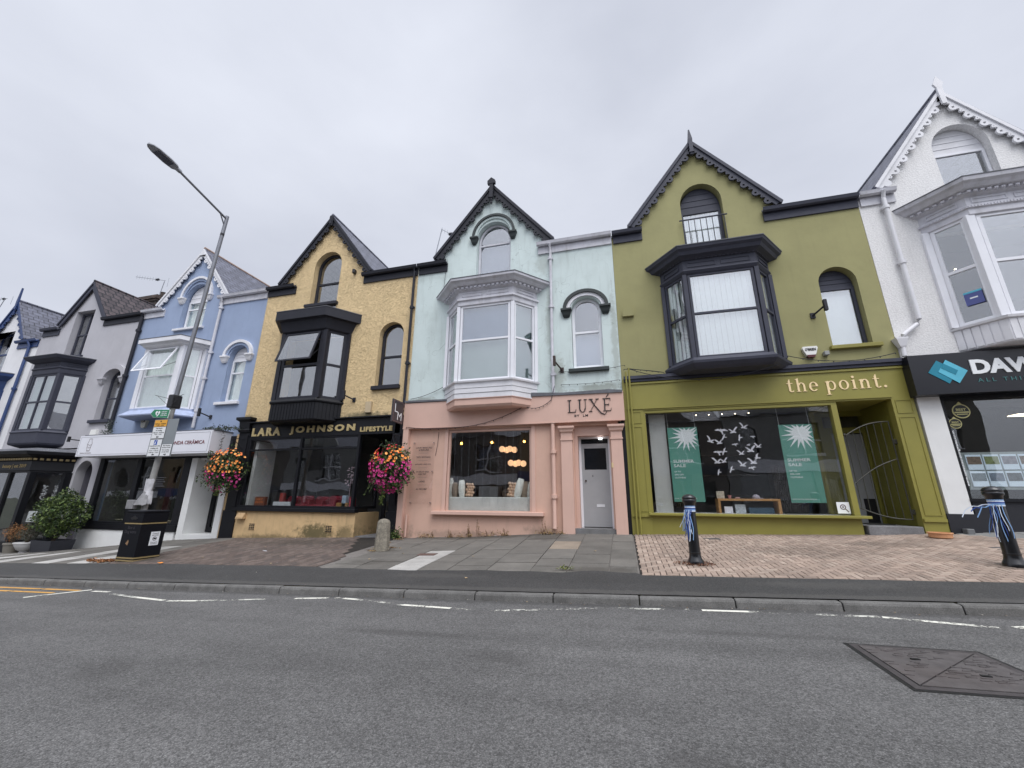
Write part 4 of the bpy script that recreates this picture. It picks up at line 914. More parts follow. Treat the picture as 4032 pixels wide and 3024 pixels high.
MB().box(.55, 4.94, 10.33, 10.60, -.36, -.305, .006).build('sill', OLIVE, shop)
MB().box(.66, 4.69, 10.53, 10.536, -.30, 2.10).build('pane', GL_SHOP, shop)
MB().box(4.745, 4.751, 10.60, 11.60, -.30, 2.10).build('side_pane', GL_SHOP, shop)
m = MB(); m.box(4.70, 4.80, 10.62, 11.65, -1.1, -.30); m.box(4.70, 4.80, 11.60, 11.68, -.3, 2.17); m.build('return_wall', OLIVE, shop)
fl = glyphs([G_t(), G_h(), G_e(), ([], .12), G_p(), G_o(), G_i(), (G_n(), .66), G_t(), G_dot()], 3.88, 5.83, 2.44, .325, 10.44, CREAM, shop)
# recessed entrance
m = MB(); m.box(5.86, 5.95, 10.62, 11.9, -1.1, 2.17); m.box(4.8, 5.0, 11.72, 11.9, -.6, 2.17); m.box(5.0, 5.86, 11.72, 11.82, 1.62, 1.76); m.box(5.0, 5.86, 11.72, 11.82, 2.05, 2.17); m.box(5.80, 5.86, 11.72, 11.82, -.6, 1.62); m.box(5.0, 5.06, 11.72, 11.82, -.6, 1.62); m.box(5.06, 5.14, 11.74, 11.8, -.52, 1.62)
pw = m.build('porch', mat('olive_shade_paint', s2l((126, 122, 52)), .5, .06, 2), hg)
MB().box(5.06, 5.80, 11.76, 11.766, 1.78, 2.03).build('fanlight', GL_SHOP, pw)
d = MB().box(5.14, 5.80, 11.75, 11.80, -.52, 1.60, .006).build('door', mat('grey_door', s2l((146, 148, 150)), .45, .06, 3), hg)
m = MB(); m.tube([(5.22, 11.73, .72), (5.22, 11.68, .72), (5.32, 11.68, .72)], .013, 8); m.build('handle', mat('chrome', (.6, .6, .6), .15, 0, metal=1), d)
m = MB(); m.box(5.52, 5.76, 11.735, 11.75, -.5, .05, .004); m.build('door_panel', mat('dark_glass', (.02, .02, .025), .1, 0), d)
MB().box(4.86, 5.80, 10.40, 11.8, -1.1, -.50, .01).build('step', mat('granite_step', s2l((118, 118, 120)), .85, .2, 6, .5, 60, speck=.2, grime=.4), hg)
MB().box(5.15, 5.6, 10.9, 11.5, -.499, -.485).build('doormat', mat('black_mat', (.02, .02, .02), .95), hg)
# alarm boxes, lights, brackets
def lp(): pass
def bracket(x, z, up, y=10.5, mt=RUST, label='', flip=1, h_=.28):
    m = MB(); m.box(x - .05, x + .05, y - .03, y, z - .07, z + .07); m.tube([(x, y - .03, z), (x - flip * .16, y - .32, z + up)], .022, 8); m.box(x - flip * .16 - .035, x - flip * .16 + .035, y - .36, y - .28, z + up - h_ * .5, z + up + h_ * .5, .006)
    return tag(m.build('sign_bracket', mt), label, 'bracket')
bracket(4.74, 4.33, .12, label='black iron sign bracket on the olive wall left of the arched window', mt=BLACK, flip=-1)
bracket(-1.42, 3.42, .18, label='rusty iron bracket between the drainpipe and the black sill on the mint wall', flip=1)
bracket(-8.0, 2.95, .10, label='black iron bracket on the yellow wall right of the bay', mt=BLACK, flip=1)
bracket(-13.75, 2.66, .12, label='grey iron bracket on the blue wall beside the white drainpipe', mt=DARKMETAL, flip=1)
bracket(-19.95, 2.02, .02, label='dark iron bracket on the grey wall above the archway', mt=DARKMETAL, flip=1, h_=.2)
ALW = mat('alarm_box_white', s2l((232, 232, 228)), .35, .03)
def alarm(x, z, w_, h_, pts, mt, label, txt=None, txm=TXTB, low=None, y=10.5, tz=.2, tw=.7):
    m = MB(); m.prism([[(x + a * w_ / 2, z + b * h_ / 2) for a, b in pts]], y - .085, y); o = tag(m.build('alarm_box', mt), label, 'alarm box')
    if low: m = MB(); m.prism([[(x + a * w_ / 2, z + b * h_ / 2) for a, b in low]], y - .088, y - .001); m.build('base', mat('dark_red_plastic', s2l((84, 30, 34)), .4, 0), o)
    if txt: text(txt, (x - w_ * tw / 2, x + w_ * tw / 2, z + h_ * (tz - .13), z + h_ * (tz + .13)), y - .087, txm, o, bold=.02)
    return o
shield = [(-.9, 1), (.9, 1), (1, .7), (.55, -.8), (.3, -1), (-.3, -1), (-.55, -.8), (-1, .7)]
alarm(4.51, 3.40, .32, .26, shield, ALW, 'white shield shaped alarm box with black lettering on the olive wall', "O'BRIEN", low=[(-.6, -.62), (.6, -.62), (.42, -1.08), (-.42, -1.08)])
alarm(.44, 4.98, .30, .34, [(-1, -1), (1, -1), (.92, -.1), (.5, .7), (.0, 1), (-.5, .7), (-.92, -.1)], STU_G, 'olive painted pointed box on the olive wall next to the mint house')
alarm(-16.82, 2.58, .34, .38, shield, mat('alarm_cream', s2l((226, 224, 206)), .35, .03), 'cream shield alarm box reading LA on the blue wall', 'LA', tz=.15, tw=.55)
alarm(-19.35, 2.30, .36, .24, [(-1, -1), (1, -1), (.9, 1), (-.8, 1)], ALW, 'small white box standing on the white shop sign by the grey wall')
alarm(-7.42, 2.68, .20, .34, [(-1, -1), (1, -1), (1, 1), (-1, 1)], mat('beige_light', s2l((190, 172, 142)), .5, .03), 'beige box light on the yellow wall above the black shop sign')
MB_ = MB().box(4.77, 4.87, 10.38, 10.5, 3.28, 3.38, .01); tag(MB_.build('sensor', mat('grey_plastic', s2l((150, 152, 150)), .5, .05)), 'small grey sensor box on the olive wall beside the alarm', 'sensor')
tag(MB().box(-8.62, -8.52, 10.36, 10.5, 7.50, 7.66, .02).build('security_sensor', DARKMETAL), 'dark little fitting under the right slope of the yellow gable', 'sensor')
# metal gate across the olive entrance
gt = thing('gate', (5.78, 10.62, -.45), 'thin curved wrought iron gate across the olive shop entrance', 'gate')
GI = mat('gate_iron', s2l((58, 58, 50)), .5, .1, 8)
def arcz(x, zl, zr, bul): t = (x - 4.9) / .88; return zl + (zr - zl) * t + bul * math.sin(math.pi * t)
xs_ = [4.9 + .88 * i / 10 for i in range(11)]
MB().tube([(x, 10.62, arcz(x, 1.40, 1.70, .09)) for x in xs_], .014, 6).build('top_rail', GI, gt)
MB().tube([(x, 10.62, arcz(x, .36, .88, .07)) for x in xs_], .011, 6).build('middle_rail', GI, gt)
MB().tube([(x, 10.62, arcz(x, -.15, -.37, -.06)) for x in xs_], .014, 6).build('bottom_rail', GI, gt)
for i in range(7):
    x = 4.93 + i * .1416; MB().tube([(x, 10.622, arcz(x, -.15, -.37, -.06)), (x, 10.622, arcz(x, 1.40, 1.70, .09))], .008 if i < 6 else .014, 6).build('bar', GI, gt)
MB().ball((4.9, 10.62, 1.43), .035).build('ball_finial', GI, gt, smooth=True)
for z in (1.25, -.22): MB().box(5.78, 5.85, 10.59, 10.65, z - .05, z + .05, .01).build('hinge', GI, gt)
# window display: posters, birds, table
POST = mat('poster_green', s2l((92, 152, 138)), .6, .05, 1.5); POSTW = mat('poster_white', s2l((240, 243, 246)), .6, .02)
def poster(x0, x1, z0, z1, label):
    p = MB().box(x0, x1, 10.66, 10.668, z0, z1).build('hanging_poster', POST); tag(p, label, 'poster', 'sale posters hanging in the olive shop window')
    W_, H_ = x1 - x0, z1 - z0; cx, cz = x0 + W_ * .62, z1 - H_ * .125
    n = 16; pts = []
    for i in range(n * 2):
        a = 2 * math.pi * i / (2 * n) + .1; rr = (.48 if i % 2 == 0 else .20) * W_ * (1 + .12 * math.sin(i * 1.7)); px, pz = cx + rr * 1.15 * math.cos(a), cz + rr * 1.15 * math.sin(a); pts.append((min(max(px, x0 + .004), x1 - .004), min(pz, z1 - .004)))
    ctr = (cx, cz); m = MB(); m.add([(ctr[0], 10.657, ctr[1])] + [(a, 10.657, b) for a, b in pts], [(0, i + 1, (i + 1) % len(pts) + 1) for i in range(len(pts))]); m.build('sunburst', POSTW, p, recalc=False)
    for s, a, b, c, d in (('SUMMER', .10, .78, .515, .555), ('SALE', .10, .50, .455, .495), ('UP TO', .10, .32, .385, .405), ('50% OFF', .10, .40, .345, .365), ('CLOTHING', .10, .46, .305, .325)):
        text(s, (x0 + W_ * a, x0 + W_ * b, z0 + H_ * c, z0 + H_ * d), 10.659, WTXT, p, bold=.012, depth=.002)
    text('LOOK FOR THE GREEN RIBBONS', (x0 + W_ * .04, x0 + W_ * .74, z0 + H_ * .035, z0 + H_ * .05), 10.659, WTXT, p, depth=.002)
    m = MB(); m.tube([(x0 + .02, 10.664, z1), (x0 + .01, 10.664, 2.15)], .003, 4); m.tube([(x1 - .04, 10.664, z1), (x1 - .05, 10.664, 2.15)], .003, 4); m.build('cord', WTXT, p)
q = 10.66 / 10.5
poster(1.15 * q, 1.83 * q, -.05, 1.735, 'green SUMMER SALE poster hanging left of the white paper birds')
poster(3.58 * q, 4.25 * q, -.05, 1.715, 'green SUMMER SALE poster hanging right of the white paper birds')
BIRD1 = [(-.5, .55), (-.3, .28), (-.16, .05), (-.34, -.04), (-.30, -.12), (-.05, -.10), (.12, -.16), (.36, -.14), (.30, -.06), (.14, -.02), (.28, .14), (.50, .32), (.30, .30), (.08, .16), (.0, .08), (-.12, .34), (-.32, .56)]
BIRD2 = [(-.55, .12), (-.3, .28), (-.08, .24), (-.06, .38), (.02, .26), (.28, .34), (.6, .16), (.34, .16), (.12, .08), (.22, -.18), (.10, -.20), (.0, .04), (-.2, .10), (-.38, .08)]
BIRDM = mat('white_paper', s2l((232, 230, 240)), .7, .03)
bp = [(560, 600, 2, 150), (800, 600, 1, 120, 1), (1020, 510, 1, 110), (330, 790, 1, 120), (500, 830, 1, 110), (620, 720, 3, 90), (930, 740, 3, 90), (1160, 730, 2, 60), (800, 890, 2, 75), (1060, 900, 2, 50), (1080, 1010, 1, 130, 1), (1240, 930, 1, 90), (590, 1030, 3, 100), (450, 1060, 2, 115), (900, 1070, 1, 95), (410, 1240, 1, 120), (540, 1230, 1, 95, 1), (1200, 1180, 3, 120), (1100, 1260, 1, 120), (890, 1310, 1, 110), (680, 1410, 3, 90), (1060, 1390, 2, 90), (430, 1460, 3, 80)]
rank = {i: k for k, i in enumerate(sorted(range(len(bp)), key=lambda q: bp[q][1]))}
for i, b in enumerate(bp):
    ux = 2.07 + (b[0] - 300) / 1000 * 1.11 + .02; uz = 1.80 - (b[1] - 400) / 1150 * 1.28
    S = b[3] / 1000 * 1.8; fl_ = -1 if len(b) > 4 else 1
    a = {1: 0, 2: .1, 3: 1.1}[b[2]] + random.uniform(-.25, .25); P_ = BIRD2 if b[2] == 2 else BIRD1 if b[2] == 1 else BIRD2
    m = MB(); m.prism([[(ux + S * fl_ * (p[0] * math.cos(a) - p[1] * math.sin(a)), uz + S * (p[0] * math.sin(a) + p[1] * math.cos(a))) for p in P_]], 10.60, 10.603)
    tag(m.build('paper_bird', BIRDM), f'white paper bird, {ORD[rank[i]]} highest of the flock, in its {"left" if b[0] < 780 else "right"} half', 'paper bird', 'white paper birds in the olive shop window')
WOOD = mat('pale_wood', s2l((186, 138, 88)), .6, .12, 5, stretch=(.4, 4, 4))
tb = thing('display_bench', (2.75, 10.95, -.3), 'low pale wooden display bench inside the olive shop window', 'display bench')
q = 10.9 / 10.5
MB().box(2.15, 3.46, 10.78, 11.1, -.02, .03, .003).build('top', WOOD, tb); MB().box(2.15, 2.2, 10.78, 11.1, -.30, -.02).build('side_panel', WOOD, tb); MB().box(3.40, 3.46, 10.78, 11.1, -.30, -.02).build('side_panel', WOOD, tb)
MB().box(.7, 4.68, 10.62, 11.4, -.36, -.302).build('display_shelf', INTW, shop)
def smallbox(name, x0, x1, z0, z1, y, mt, label, cat): return tag(MB().box(x0, x1, y, y + .04, z0, z1, .003).build(name, mt), label, cat)
cardm = mat('picture_card', s2l((196, 186, 170)), .6, .35, 24); boxb = mat('blue_box', s2l((52, 78, 98)), .6, .05)
smallbox('picture_card', 2.15, 2.32, .032, .20, 10.85, cardm, 'patterned greeting card standing on the left of the bench', 'card')
m = MB(); m.lathe([(.03, 0), (.04, .08), (.042, .08)], 2.44, 10.9, 14, .031); tag(m.build('pink_cup', mat('pink_pot', s2l((196, 140, 140)), .6)), 'small pink pot on the wooden bench', 'pot')
m = MB(); m.ball((3.0, 10.9, .055), .085, .9); m.box(3.0, 3.14, 10.82, 10.9, .035, .05, .005); tag(m.build('cap', mat('grey_cap', s2l((168, 160, 172)), .8), smooth=True), 'grey baseball cap on the wooden bench', 'cap')
m = MB(); m.ball((2.60, 10.88, .045), .06, .35); tag(m.build('soft_toy', mat('pink_cloth', s2l((206, 168, 168)), .9), smooth=True), 'little pink cloth bundle beside the pot on the bench', 'cloth')
smallbox('information_card', 2.28, 2.46, -.30, -.15, 10.84, BIRDM, 'white printed card under the wooden bench', 'card')
smallbox('packet', 2.52, 2.74, -.30, -.10, 10.86, mat('pale_packet', s2l((190, 196, 204)), .3, .3, 20), 'pale clear packet under the bench middle', 'packet')
m = MB(); m.box(2.80, 3.32, 10.84, 11.05, -.30, -.17, .01); tag(m.build('storage_box', boxb), 'dark blue lidded box under the bench right side', 'box')
st = signpanel('window_sticker', 'white square sticker showing a magnifying glass in the shop window corner', 'sticker', 4.43, 4.665, -.265, -.03, 10.524, POSTW, d=.003)
m = MB(); m.prism(ringp(4.54, -.13, .055, .055, .018, .018), 10.519, 10.523); m.prism([circ(4.54, -.13, .018)], 10.519, 10.523); m.prism([[(4.575, -.175), (4.59, -.165), (4.635, -.225), (4.62, -.235)]], 10.519, 10.523); m.build('magnifier', TXTG, st)
SPOT = mat('spot_glow', (1, .85, .6), .5, 0, emit=12)
for i in range(5):
    x = 1.85 + i * .29; tag(MB().ball((x * 1.04, 10.92, 2.08), .014, .6).build('downlight', SPOT, smooth=True), f'tiny warm downlight, {ORD[i]} from the left in the row atop the olive shop window', 'downlight', 'downlights in the olive shop')
m = MB(); m.box(.75, 1.14, 10.75, 10.78, -.3, 2.1); m.build('display_screen', INTW, shop)
# clothes rails and shelves deep inside
m = MB()
for k in range(3): m.box(1.9, 3.6, 12.6, 12.9, .1 + k * .55, .13 + k * .55)
for k in range(14): m.box(.9 + k * .06, .93 + k * .06, 12.4, 12.8, -.2, 1.0)
for k in range(16): m.box(3.9 + k * .045, 3.93 + k * .045, 12.4, 12.8, -.3, .9)
tag(m.build('shelving', mat('dim_goods', (.12, .10, .09), .8, .4, 9)), 'dim shelves and hanging clothes deep inside the olive shop', 'shelves')

# ---------------- pink shop
lw = MB(); sh = [rect(-4.72, -2.30, -.32, 1.87), rect(-1.17, -.26, -.72, 1.86)]
lw.prism([rect(-5.94, -.02, -1.5, 2.3)] + sh, 10.5, 10.62); pinkwall = lw.build('shop_wall', PINK, hm)
m = MB(); m.box(-6.10, -5.93, 10.36, 10.62, -1.5, 1.93); m.build('pilaster', PINKP, hm)
MB().box(-6.13, .16, 10.37, 10.5, 1.93, 2.70, .003).build('fascia_board', PINKP, hm)
FAS = hm.children[-1]
m = MB(); m.box(-6.13, .16, 10.355, 10.37, 1.93, 1.955)
for i in range(14): m.lathe([(.008, 0), (.01, .004)], 0, 0, 6, 0) if False else None
m.build('board_trim', PINKP, FAS)
PX = -1.30; LH = .335
def GU():  # letters of the black serif sign, cap height 1
    Lg = [[rect(.10, .18, 0, 1)], [rect(0, .30, .965, 1)], [rect(0, .62, 0, .03)], [[(.58, .0), (.62, .0), (.66, .24), (.63, .24)]]]
    Ug = [[rect(.08, .17, .30, 1)], [rect(0, .27, .965, 1)], [rect(.55, .585, .30, 1)], [rect(.45, .69, .965, 1)], arcp(.3325, .31, .2525, .33, .085, .03, 180, 360)]
    Xg = [[[(.0, 1), (.14, 1), (.62, .08), (.84, -.20), (1.08, -.26), (1.10, -.23), (.90, -.14), (.74, .06)]], [[(.02, 0), (.05, 0), (.60, 1), (.57, 1)]], [rect(-.06, .25, .965, 1)], [rect(.46, .72, .965, 1)], [rect(-.08, .18, 0, .03)], arcp(1.06, -.02, .22, .25, .03, .03, 250, 350)]
    Eg = [[rect(.10, .18, 0, 1)], [rect(0, .58, .965, 1)], [rect(.0, .60, 0, .03)], [rect(.18, .45, .49, .52)], [[(.56, .78), (.58, .78), (.58, .98), (.54, .98)]], [[(.57, .0), (.60, .0), (.64, .22), (.61, .22)]], [rect(.44, .46, .40, .61)], [[(.26, 1.10), (.31, 1.10), (.52, 1.34), (.42, 1.34)]]]
    return [(Lg, .62), (Ug, .69), (Xg, .80), (Eg, .62)]
glyphs(GU(), -1.28, -.10 - .06, 2.19, .335, 10.37, TXTB, FAS, depth=.02)
text('BY  LM', (-1.11, -.76, 2.065, 2.125), 10.37, TXTB, FAS, bold=.02, sp=1.25)
m = MB()
for a, b, c, d_ in ((-4.72, -4.66, -.32, 1.86), (-2.36, -2.30, -.32, 1.86), (-4.66, -2.36, 1.80, 1.86)): m.box(a, b, 10.53, 10.60, c, d_)
wf = m.build('window_frame', PINKP, hm)
MB().box(-4.66, -2.36, 10.57, 10.576, -.31, 1.80).build('pane', GL_SHOP, wf)
m = MB(); m.box(-5.08, -1.98, 10.36, 10.6, -.43, -.34, .008); m.build('sill', PINKP, hm)
m = MB()
for a, b in ((-4.82, -4.72), (-2.30, -2.20)): m.box(a, b, 10.475, 10.52, -.34, 1.93)
m.build('window_surround', PINKP, hm)
downpipe(hm, [(-1.70, 10.42, 1.93), (-1.70, 10.42, -.62), (-1.70, 10.40, -.72)], PINKP, r=.055, collars=((-1.70, 10.42, 1.18), (-1.70, 10.42, .05)))
downpipe(hm, [(-5.83, 10.44, -1.03), (-5.83, 10.44, -.45)], PINKP, r=.03)
for a, b in ((-1.49, -1.20), (-.22, .06)):
    m = MB(); m.box(a, b, 10.38, 10.52, -1.2, 1.50); m.box(a - .015, b + .015, 10.36, 10.52, 1.46, 1.50); m.box(a, b, 10.39, 10.52, 1.50, 1.68)
    c = (a + b) / 2; m.loft([[(c - q_, 10.52, z), (c - q_, 10.52 - p_, z), (c + q_, 10.52 - p_, z), (c + q_, 10.52, z)] for q_, p_, z in ((.15, .14, 1.66), (.17, .17, 1.69), (.18, .18, 1.74), (.21, .22, 1.78), (.21, .22, 1.83), (.16, .16, 1.84))])
    m.build('pilaster', PINKP, hm)
MB().box(.06, .145, 10.44, 10.6, -1.2, 1.93).build('corner_strip', BLACKSH, hm)
m = MB(); m.box(-1.19, -1.08, 10.62, 11.0, -.8, 1.95); m.box(-.26, -.18, 10.62, 11.0, -.8, 1.95); m.box(-1.08, -.26, 10.62, 11.0, 1.60, 1.95); m.build('door_reveal', PINKP, hm)
MB().box(-1.12, -.24, 10.85, 10.9, 1.66, 1.93).build('fanlight_board', BLACKSH, hm)
df = MB().box(-1.08, -1.02, 10.86, 10.96, -.72, 1.60); df.box(-.31, -.26, 10.78, 10.96, -.72, 1.60); df.box(-1.02, -.31, 10.86, 10.96, 1.55, 1.60); df.build('door_frame', UPVC, hm)
m = MB(); dz0, dz1 = -.68, 1.42; m.prism([rect(-1.02, -.31, dz0, dz1), rect(-.95, -.38, .74, 1.30)], 10.90, 10.945)
door = m.build('door', mat('pale_grey_door', s2l((164, 165, 167)), .5, .05, 3, grime=.15), hm)
MB().box(-.95, -.38, 10.915, 10.93, .74, 1.30).build('door_pane', mat('dark_pane', (.012, .014, .018), .08, 0), door)
MB().box(-1.02, -.31, 10.90, 10.93, 1.43, 1.545).build('fanlight', mat('dark_pane', (.012, .014, .018), .08, 0), door)
MB().box(-.68, -.48, 10.892, 10.9, -.20, -.13, .002).build('letter_slot', mat('white_slot', s2l((220, 222, 226)), .4), door)
m = MB(); m.ball((-.93, 10.87, .46), .022); m.ball((-.93, 10.885, .78), .014); m.build('door_knob', mat('brass_dark', s2l((70, 60, 50)), .3, 0, metal=.8), door, smooth=True)
text('4', (-.765, -.735, .555, .605), 10.899, TXTB, door, depth=.003)
MB().box(-.55, -.45, 10.75, 10.78, 1.52, 1.55).build('lamp', mat('tube_glow', (1, 1, 1), .5, 0, emit=4), hm)
MB().box(-.24, -.20, 10.36, 10.385, .75, .87, .004).build('doorbell', mat('cream_bell', s2l((216, 196, 150)), .4), hm)
MB().box(-1.5, .1, 10.45, 11.0, -1.2, -.70).build('step', mat('granite_step', (.2, .2, .2)), hm)
# acrylic price panel
AC = glassmat('acrylic', .0, (.995, .99, .99))
ap_ = tag(MB().box(-5.80, -5.11, 10.445, 10.452, -.17, 1.56).build('treatment_panel', AC), 'clear acrylic panel listing beauty treatments on the pink wall', 'sign')
zz = 1.40
for s, n, wd in (('LUXURY MANICURES\n& PEDICURES', 2, .50), ('TEETH WHITENING', 1, .44), ('JAPANESE HEAD SPA', 1, .50), ('EYE BROW WAX\nAND TINT', 2, .40), ('LASHES', 1, .18), ('ALL WELCOME!', 1, .34)):
    hh = .105 if n == 2 else .045; xo = -5.44 - (1.4 - zz) * .0
    text(s, (xo - wd / 2, xo + wd / 2, zz - hh, zz), 10.443, TXTB, ap_, depth=.002, bold=.012, shear=.3 if 'WEL' in s else 0)
    zz -= hh + .07
    if 'WEL' not in s: MB().box(xo - .14, xo + .14, 10.441, 10.444, zz - .002, zz + .003).build('rule', TXTG, ap_); zz -= .09
m = MB()
for a in (-5.76, -5.15):
    for b in (1.52, .72, -.13): m.lathe([(.018, 0), (.02, .006), (.02, .02)], 0, 0, 10) if False else m.box(a - .015, a + .015, 10.435, 10.5, b - .015, b + .015, .006)
m.build('fixing', mat('chrome', (.6, .6, .6), .15, 0, metal=1), ap_)
# inside the pink salon
bn = tag(MB().box(-4.95, -2.05, 10.64, 11.05, -.50, .03, .02).build('upholstered_bench', mat('grey_upholstery', s2l((206, 208, 206)), .85, .12, 3, .3, 20)), 'long pale grey upholstered window seat inside the pink salon', 'seat')
def cushion(x, w_, h_, lean, kind, label, y=10.80):
    m = MB(); rows = 12; n = 16
    T = Matrix.Translation((x, y, .03)) @ Matrix.Rotation(lean, 4, 'Y'); m.xf = T
    if kind == 'bobble':
        for r_ in range(5):
            for c in range(3): m.ball(((c - 1) * w_ * .33 + (.02 if r_ % 2 else -.02), random.uniform(-.03, .0), .05 + r_ * h_ * .2), w_ * .21, .9, 8, 6)
        m.box(-w_ * .35, w_ * .35, -.02, .05, .03, h_ * .95)
    else:
        rg = []
        for i in range(rows + 1):
            t = i / rows; z = h_ * t; e = math.sin(math.pi * min(max(t, .03), .97)) ** .55; dep = .085 * e + .006
            wv = w_ / 2 * (.9 + .10 * abs(2 * t - 1) ** 2) * (1 if kind == 'plain' else (1 + .08 * math.sin(i * 2.1)))
            rg.append([(wv * math.copysign(abs(math.cos(2 * math.pi * k / n)) ** .8, math.cos(2 * math.pi * k / n)) * (.55 + .45 * e), dep * math.sin(2 * math.pi * k / n), z) for k in range(n)])
        m.loft(rg)
    m.xf = None
    mt = {'plain': mat('white_cushion', s2l((244, 246, 240)), .9, .10, 18, .5, 40), 'taupe': mat('taupe_cushion', s2l((150, 134, 120)), .9, .12, 18, .5, 40), 'shag': mat('white_shaggy', s2l((246, 246, 240)), .95, .12, 20, 1, 60, bdist=.03), 'bobble': mat('beige_bobble', s2l((224, 190, 162)), .9, .12, 12)}[kind]
    return tag(m.build('cushion', mt, smooth=True), label, 'cushion', 'cushions on the salon window seat')
cushion(-4.74, .26, .52, .0, 'shag', 'shaggy white cushion at the far left of the window seat')
cushion(-4.58, .20, .40, .0, 'taupe', 'taupe cushion second from the left on the window seat')
cushion(-4.36, .22, .46, -.05, 'plain', 'white cushion leaning beside the left beige bobble cushion')
cushion(-4.13, .22, .36, .05, 'bobble', 'beige bobble cushion on the left of the window seat')
cushion(-2.92, .24, .38, .12, 'bobble', 'beige bobble cushion on the right of the window seat')
cushion(-2.76, .24, .50, .25, 'plain', 'white cushion tilted over the right beige bobble cushion', 10.74)
cushion(-2.58, .20, .42, .15, 'taupe', 'taupe cushion at the right end of the window seat')
cushion(-2.44, .14, .40, .1, 'shag', 'shaggy white cushion cut by the right window frame')
BULB = mat('warm_bulb', (1, .62, .22), .4, 0, emit=9); AMB = glassmat('amber_glass', .05, (1, .78, .42)); GLOBE = mat('warm_globe', (1, .60, .33), .5, 0, emit=.95)
for i, x in enumerate((-4.52, -3.58, -2.62)):
    t = thing('pendant_lamp', (x, 11.0, 1.56), f'amber glass globe pendant glowing in the salon window, {["left","middle","right"][i]} one', 'pendant lamp', 'amber globe pendants')
    MB().ball((x, 11.0, 1.56), .085, 1, 16, 10).build('globe', AMB, t, smooth=True); MB().ball((x, 11.0, 1.55), .035).build('bulb', BULB, t, smooth=True)
    m = MB(); m.tube([(x, 11, 1.65), (x, 11, 2.5)], .006, 5); m.lathe([(.02, 0), (.02, .08)], x, 11, 8, 1.63); m.build('flex', BLACK, t)
for (cx_, cz_, n, lab) in ((-3.55, 1.55, 4, 'upper cluster of warm white globe lights deep inside the salon'), (-3.25, 1.10, 4, 'lower cluster of warm globe lights deep inside the salon')):
    t = thing('globe_chandelier', (cx_, 12.6, cz_), lab, 'chandelier')
    for k in range(n): MB().ball((cx_ + (k - 1.5) * .13, 12.6 + (k % 2) * .1, cz_ - (k % 2) * .02), .10, 1, 14, 8).build('globe', GLOBE, t, smooth=True)
    MB().tube([(cx_, 12.6, cz_ + .08), (cx_, 12.6, 2.5)], .01, 5).build('stem', BLACK, t)
LEDS = mat('led_string', s2l((150, 153, 160)), .4, 0)
for i in range(10):
    x = -4.56 + i * .215; m = MB(); m.tube([(x + .004 * math.sin(k), 10.63, 1.83 - k * .12) for k in range(18 if 3 < i < 9 else 15)], .002, 4)
    for k in range(15): m.ball((x + random.uniform(-.004, .004), 10.626, 1.78 - k * .115), .007, 1, 6, 4)
    tag(m.build('light_string', LEDS), f'thin vertical string of fairy lights in the salon window, {ORD[i]} from the left', 'fairy lights', 'vertical fairy light strings')
t = thing('salon_desk', (-3.4, 12.2, -.5), 'pale salon desk and chairs inside the pink shop', 'desk')
MB().box(-4.3, -3.7, 12, 12.5, -1, .35, .01).build('counter', mat('pale_grey_door', (.4, .4, .4)), t); MB().box(-3.6, -3.0, 12.1, 12.6, -.8, .28, .08).build('armchair', mat('taupe_cushion', (.3, .3, .3)), t)

# ---------------- yellow shop
m = MB(); m.box(-11.80, -6.25, 10.42, 10.62, 1.83, 2.34, .004); m.box(-11.9, -6.2, 10.34, 10.62, 2.34, 2.38)
m.box(-12.24, -11.76, 10.42, 10.62, -1.9, 2.36)
fb = m.build('shopfront', BLACKSH, hy)
m = MB(); c = -12.02; m.loft([[(c - q_, 10.6, z), (c - q_, 10.6 - p_, z), (c + q_, 10.6 - p_, z), (c + q_, 10.6, z)] for q_, p_, z in ((.22, .22, 2.05), (.24, .26, 2.12), (.20, .24, 2.16), (.22, .26, 2.40), (.30, .34, 2.46), (.30, .34, 2.54), (.18, .2, 2.56))]); m.box(-12.26, -11.74, 10.38, 10.45, -1.9, -.42); m.box(-12.16, -11.84, 10.395, 10.43, -.3, 1.95); m.build('console', BLACKSH, fb)
m = MB(); m.box(-6.42, -6.13, 10.42, 10.62, -1.3, 2.34); m.box(-6.34, -6.2, 10.38, 10.44, -.2, 1.8); m.box(-6.44, -6.11, 10.36, 10.46, -1.3, -.38); m.build('pilaster', BLACKSH, fb)
m = MB(); zsl = -.30; GX = (-11.76, -9.80, -9.72, -7.66)
for a, b in ((-11.76, -11.70), (-9.75, -9.67), (-7.66, -7.58)): m.box(a, b, 10.43, 10.53, zsl, 1.83)
m.box(-11.70, -7.66, 10.44, 10.52, 1.43, 1.48); m.box(-11.7, -7.66, 10.44, 10.52, 1.78, 1.83); m.box(-11.76, -7.50, 10.42, 10.54, -.33, -.26)
m.box(-7.60, -7.52, 10.45, 11.5, -.33, -.26); m.box(-7.58, -7.52, 11.42, 11.5, -.3, 1.83)
fr_ = m.build('window_frame', BLACKSH, hy)
for a, b in ((-11.70, -9.75), (-9.67, -7.66)): MB().box(a, b, 10.475, 10.481, -.26, 1.43).build('pane', GL_SHOP, fr_); MB().box(a, b, 10.475, 10.481, 1.48, 1.78).build('pane', GL_SHOP, fr_)
MB().box(-7.565, -7.559, 10.53, 11.42, -.26, 1.83).build('pane', GL_SHOP, fr_)
m = MB(); m.box(-11.9, -7.44, 10.34, 10.54, -.43, -.33, .008); m.build('sill', BLACKSH, fb)
m = MB(); m.box(-11.74, -7.45, 10.42, 10.56, -1.9, -.43); m.box(-7.6, -7.45, 10.56, 11.6, -1.9, -.43); rw = m.build('stall_riser', YEL_LOW, hy)
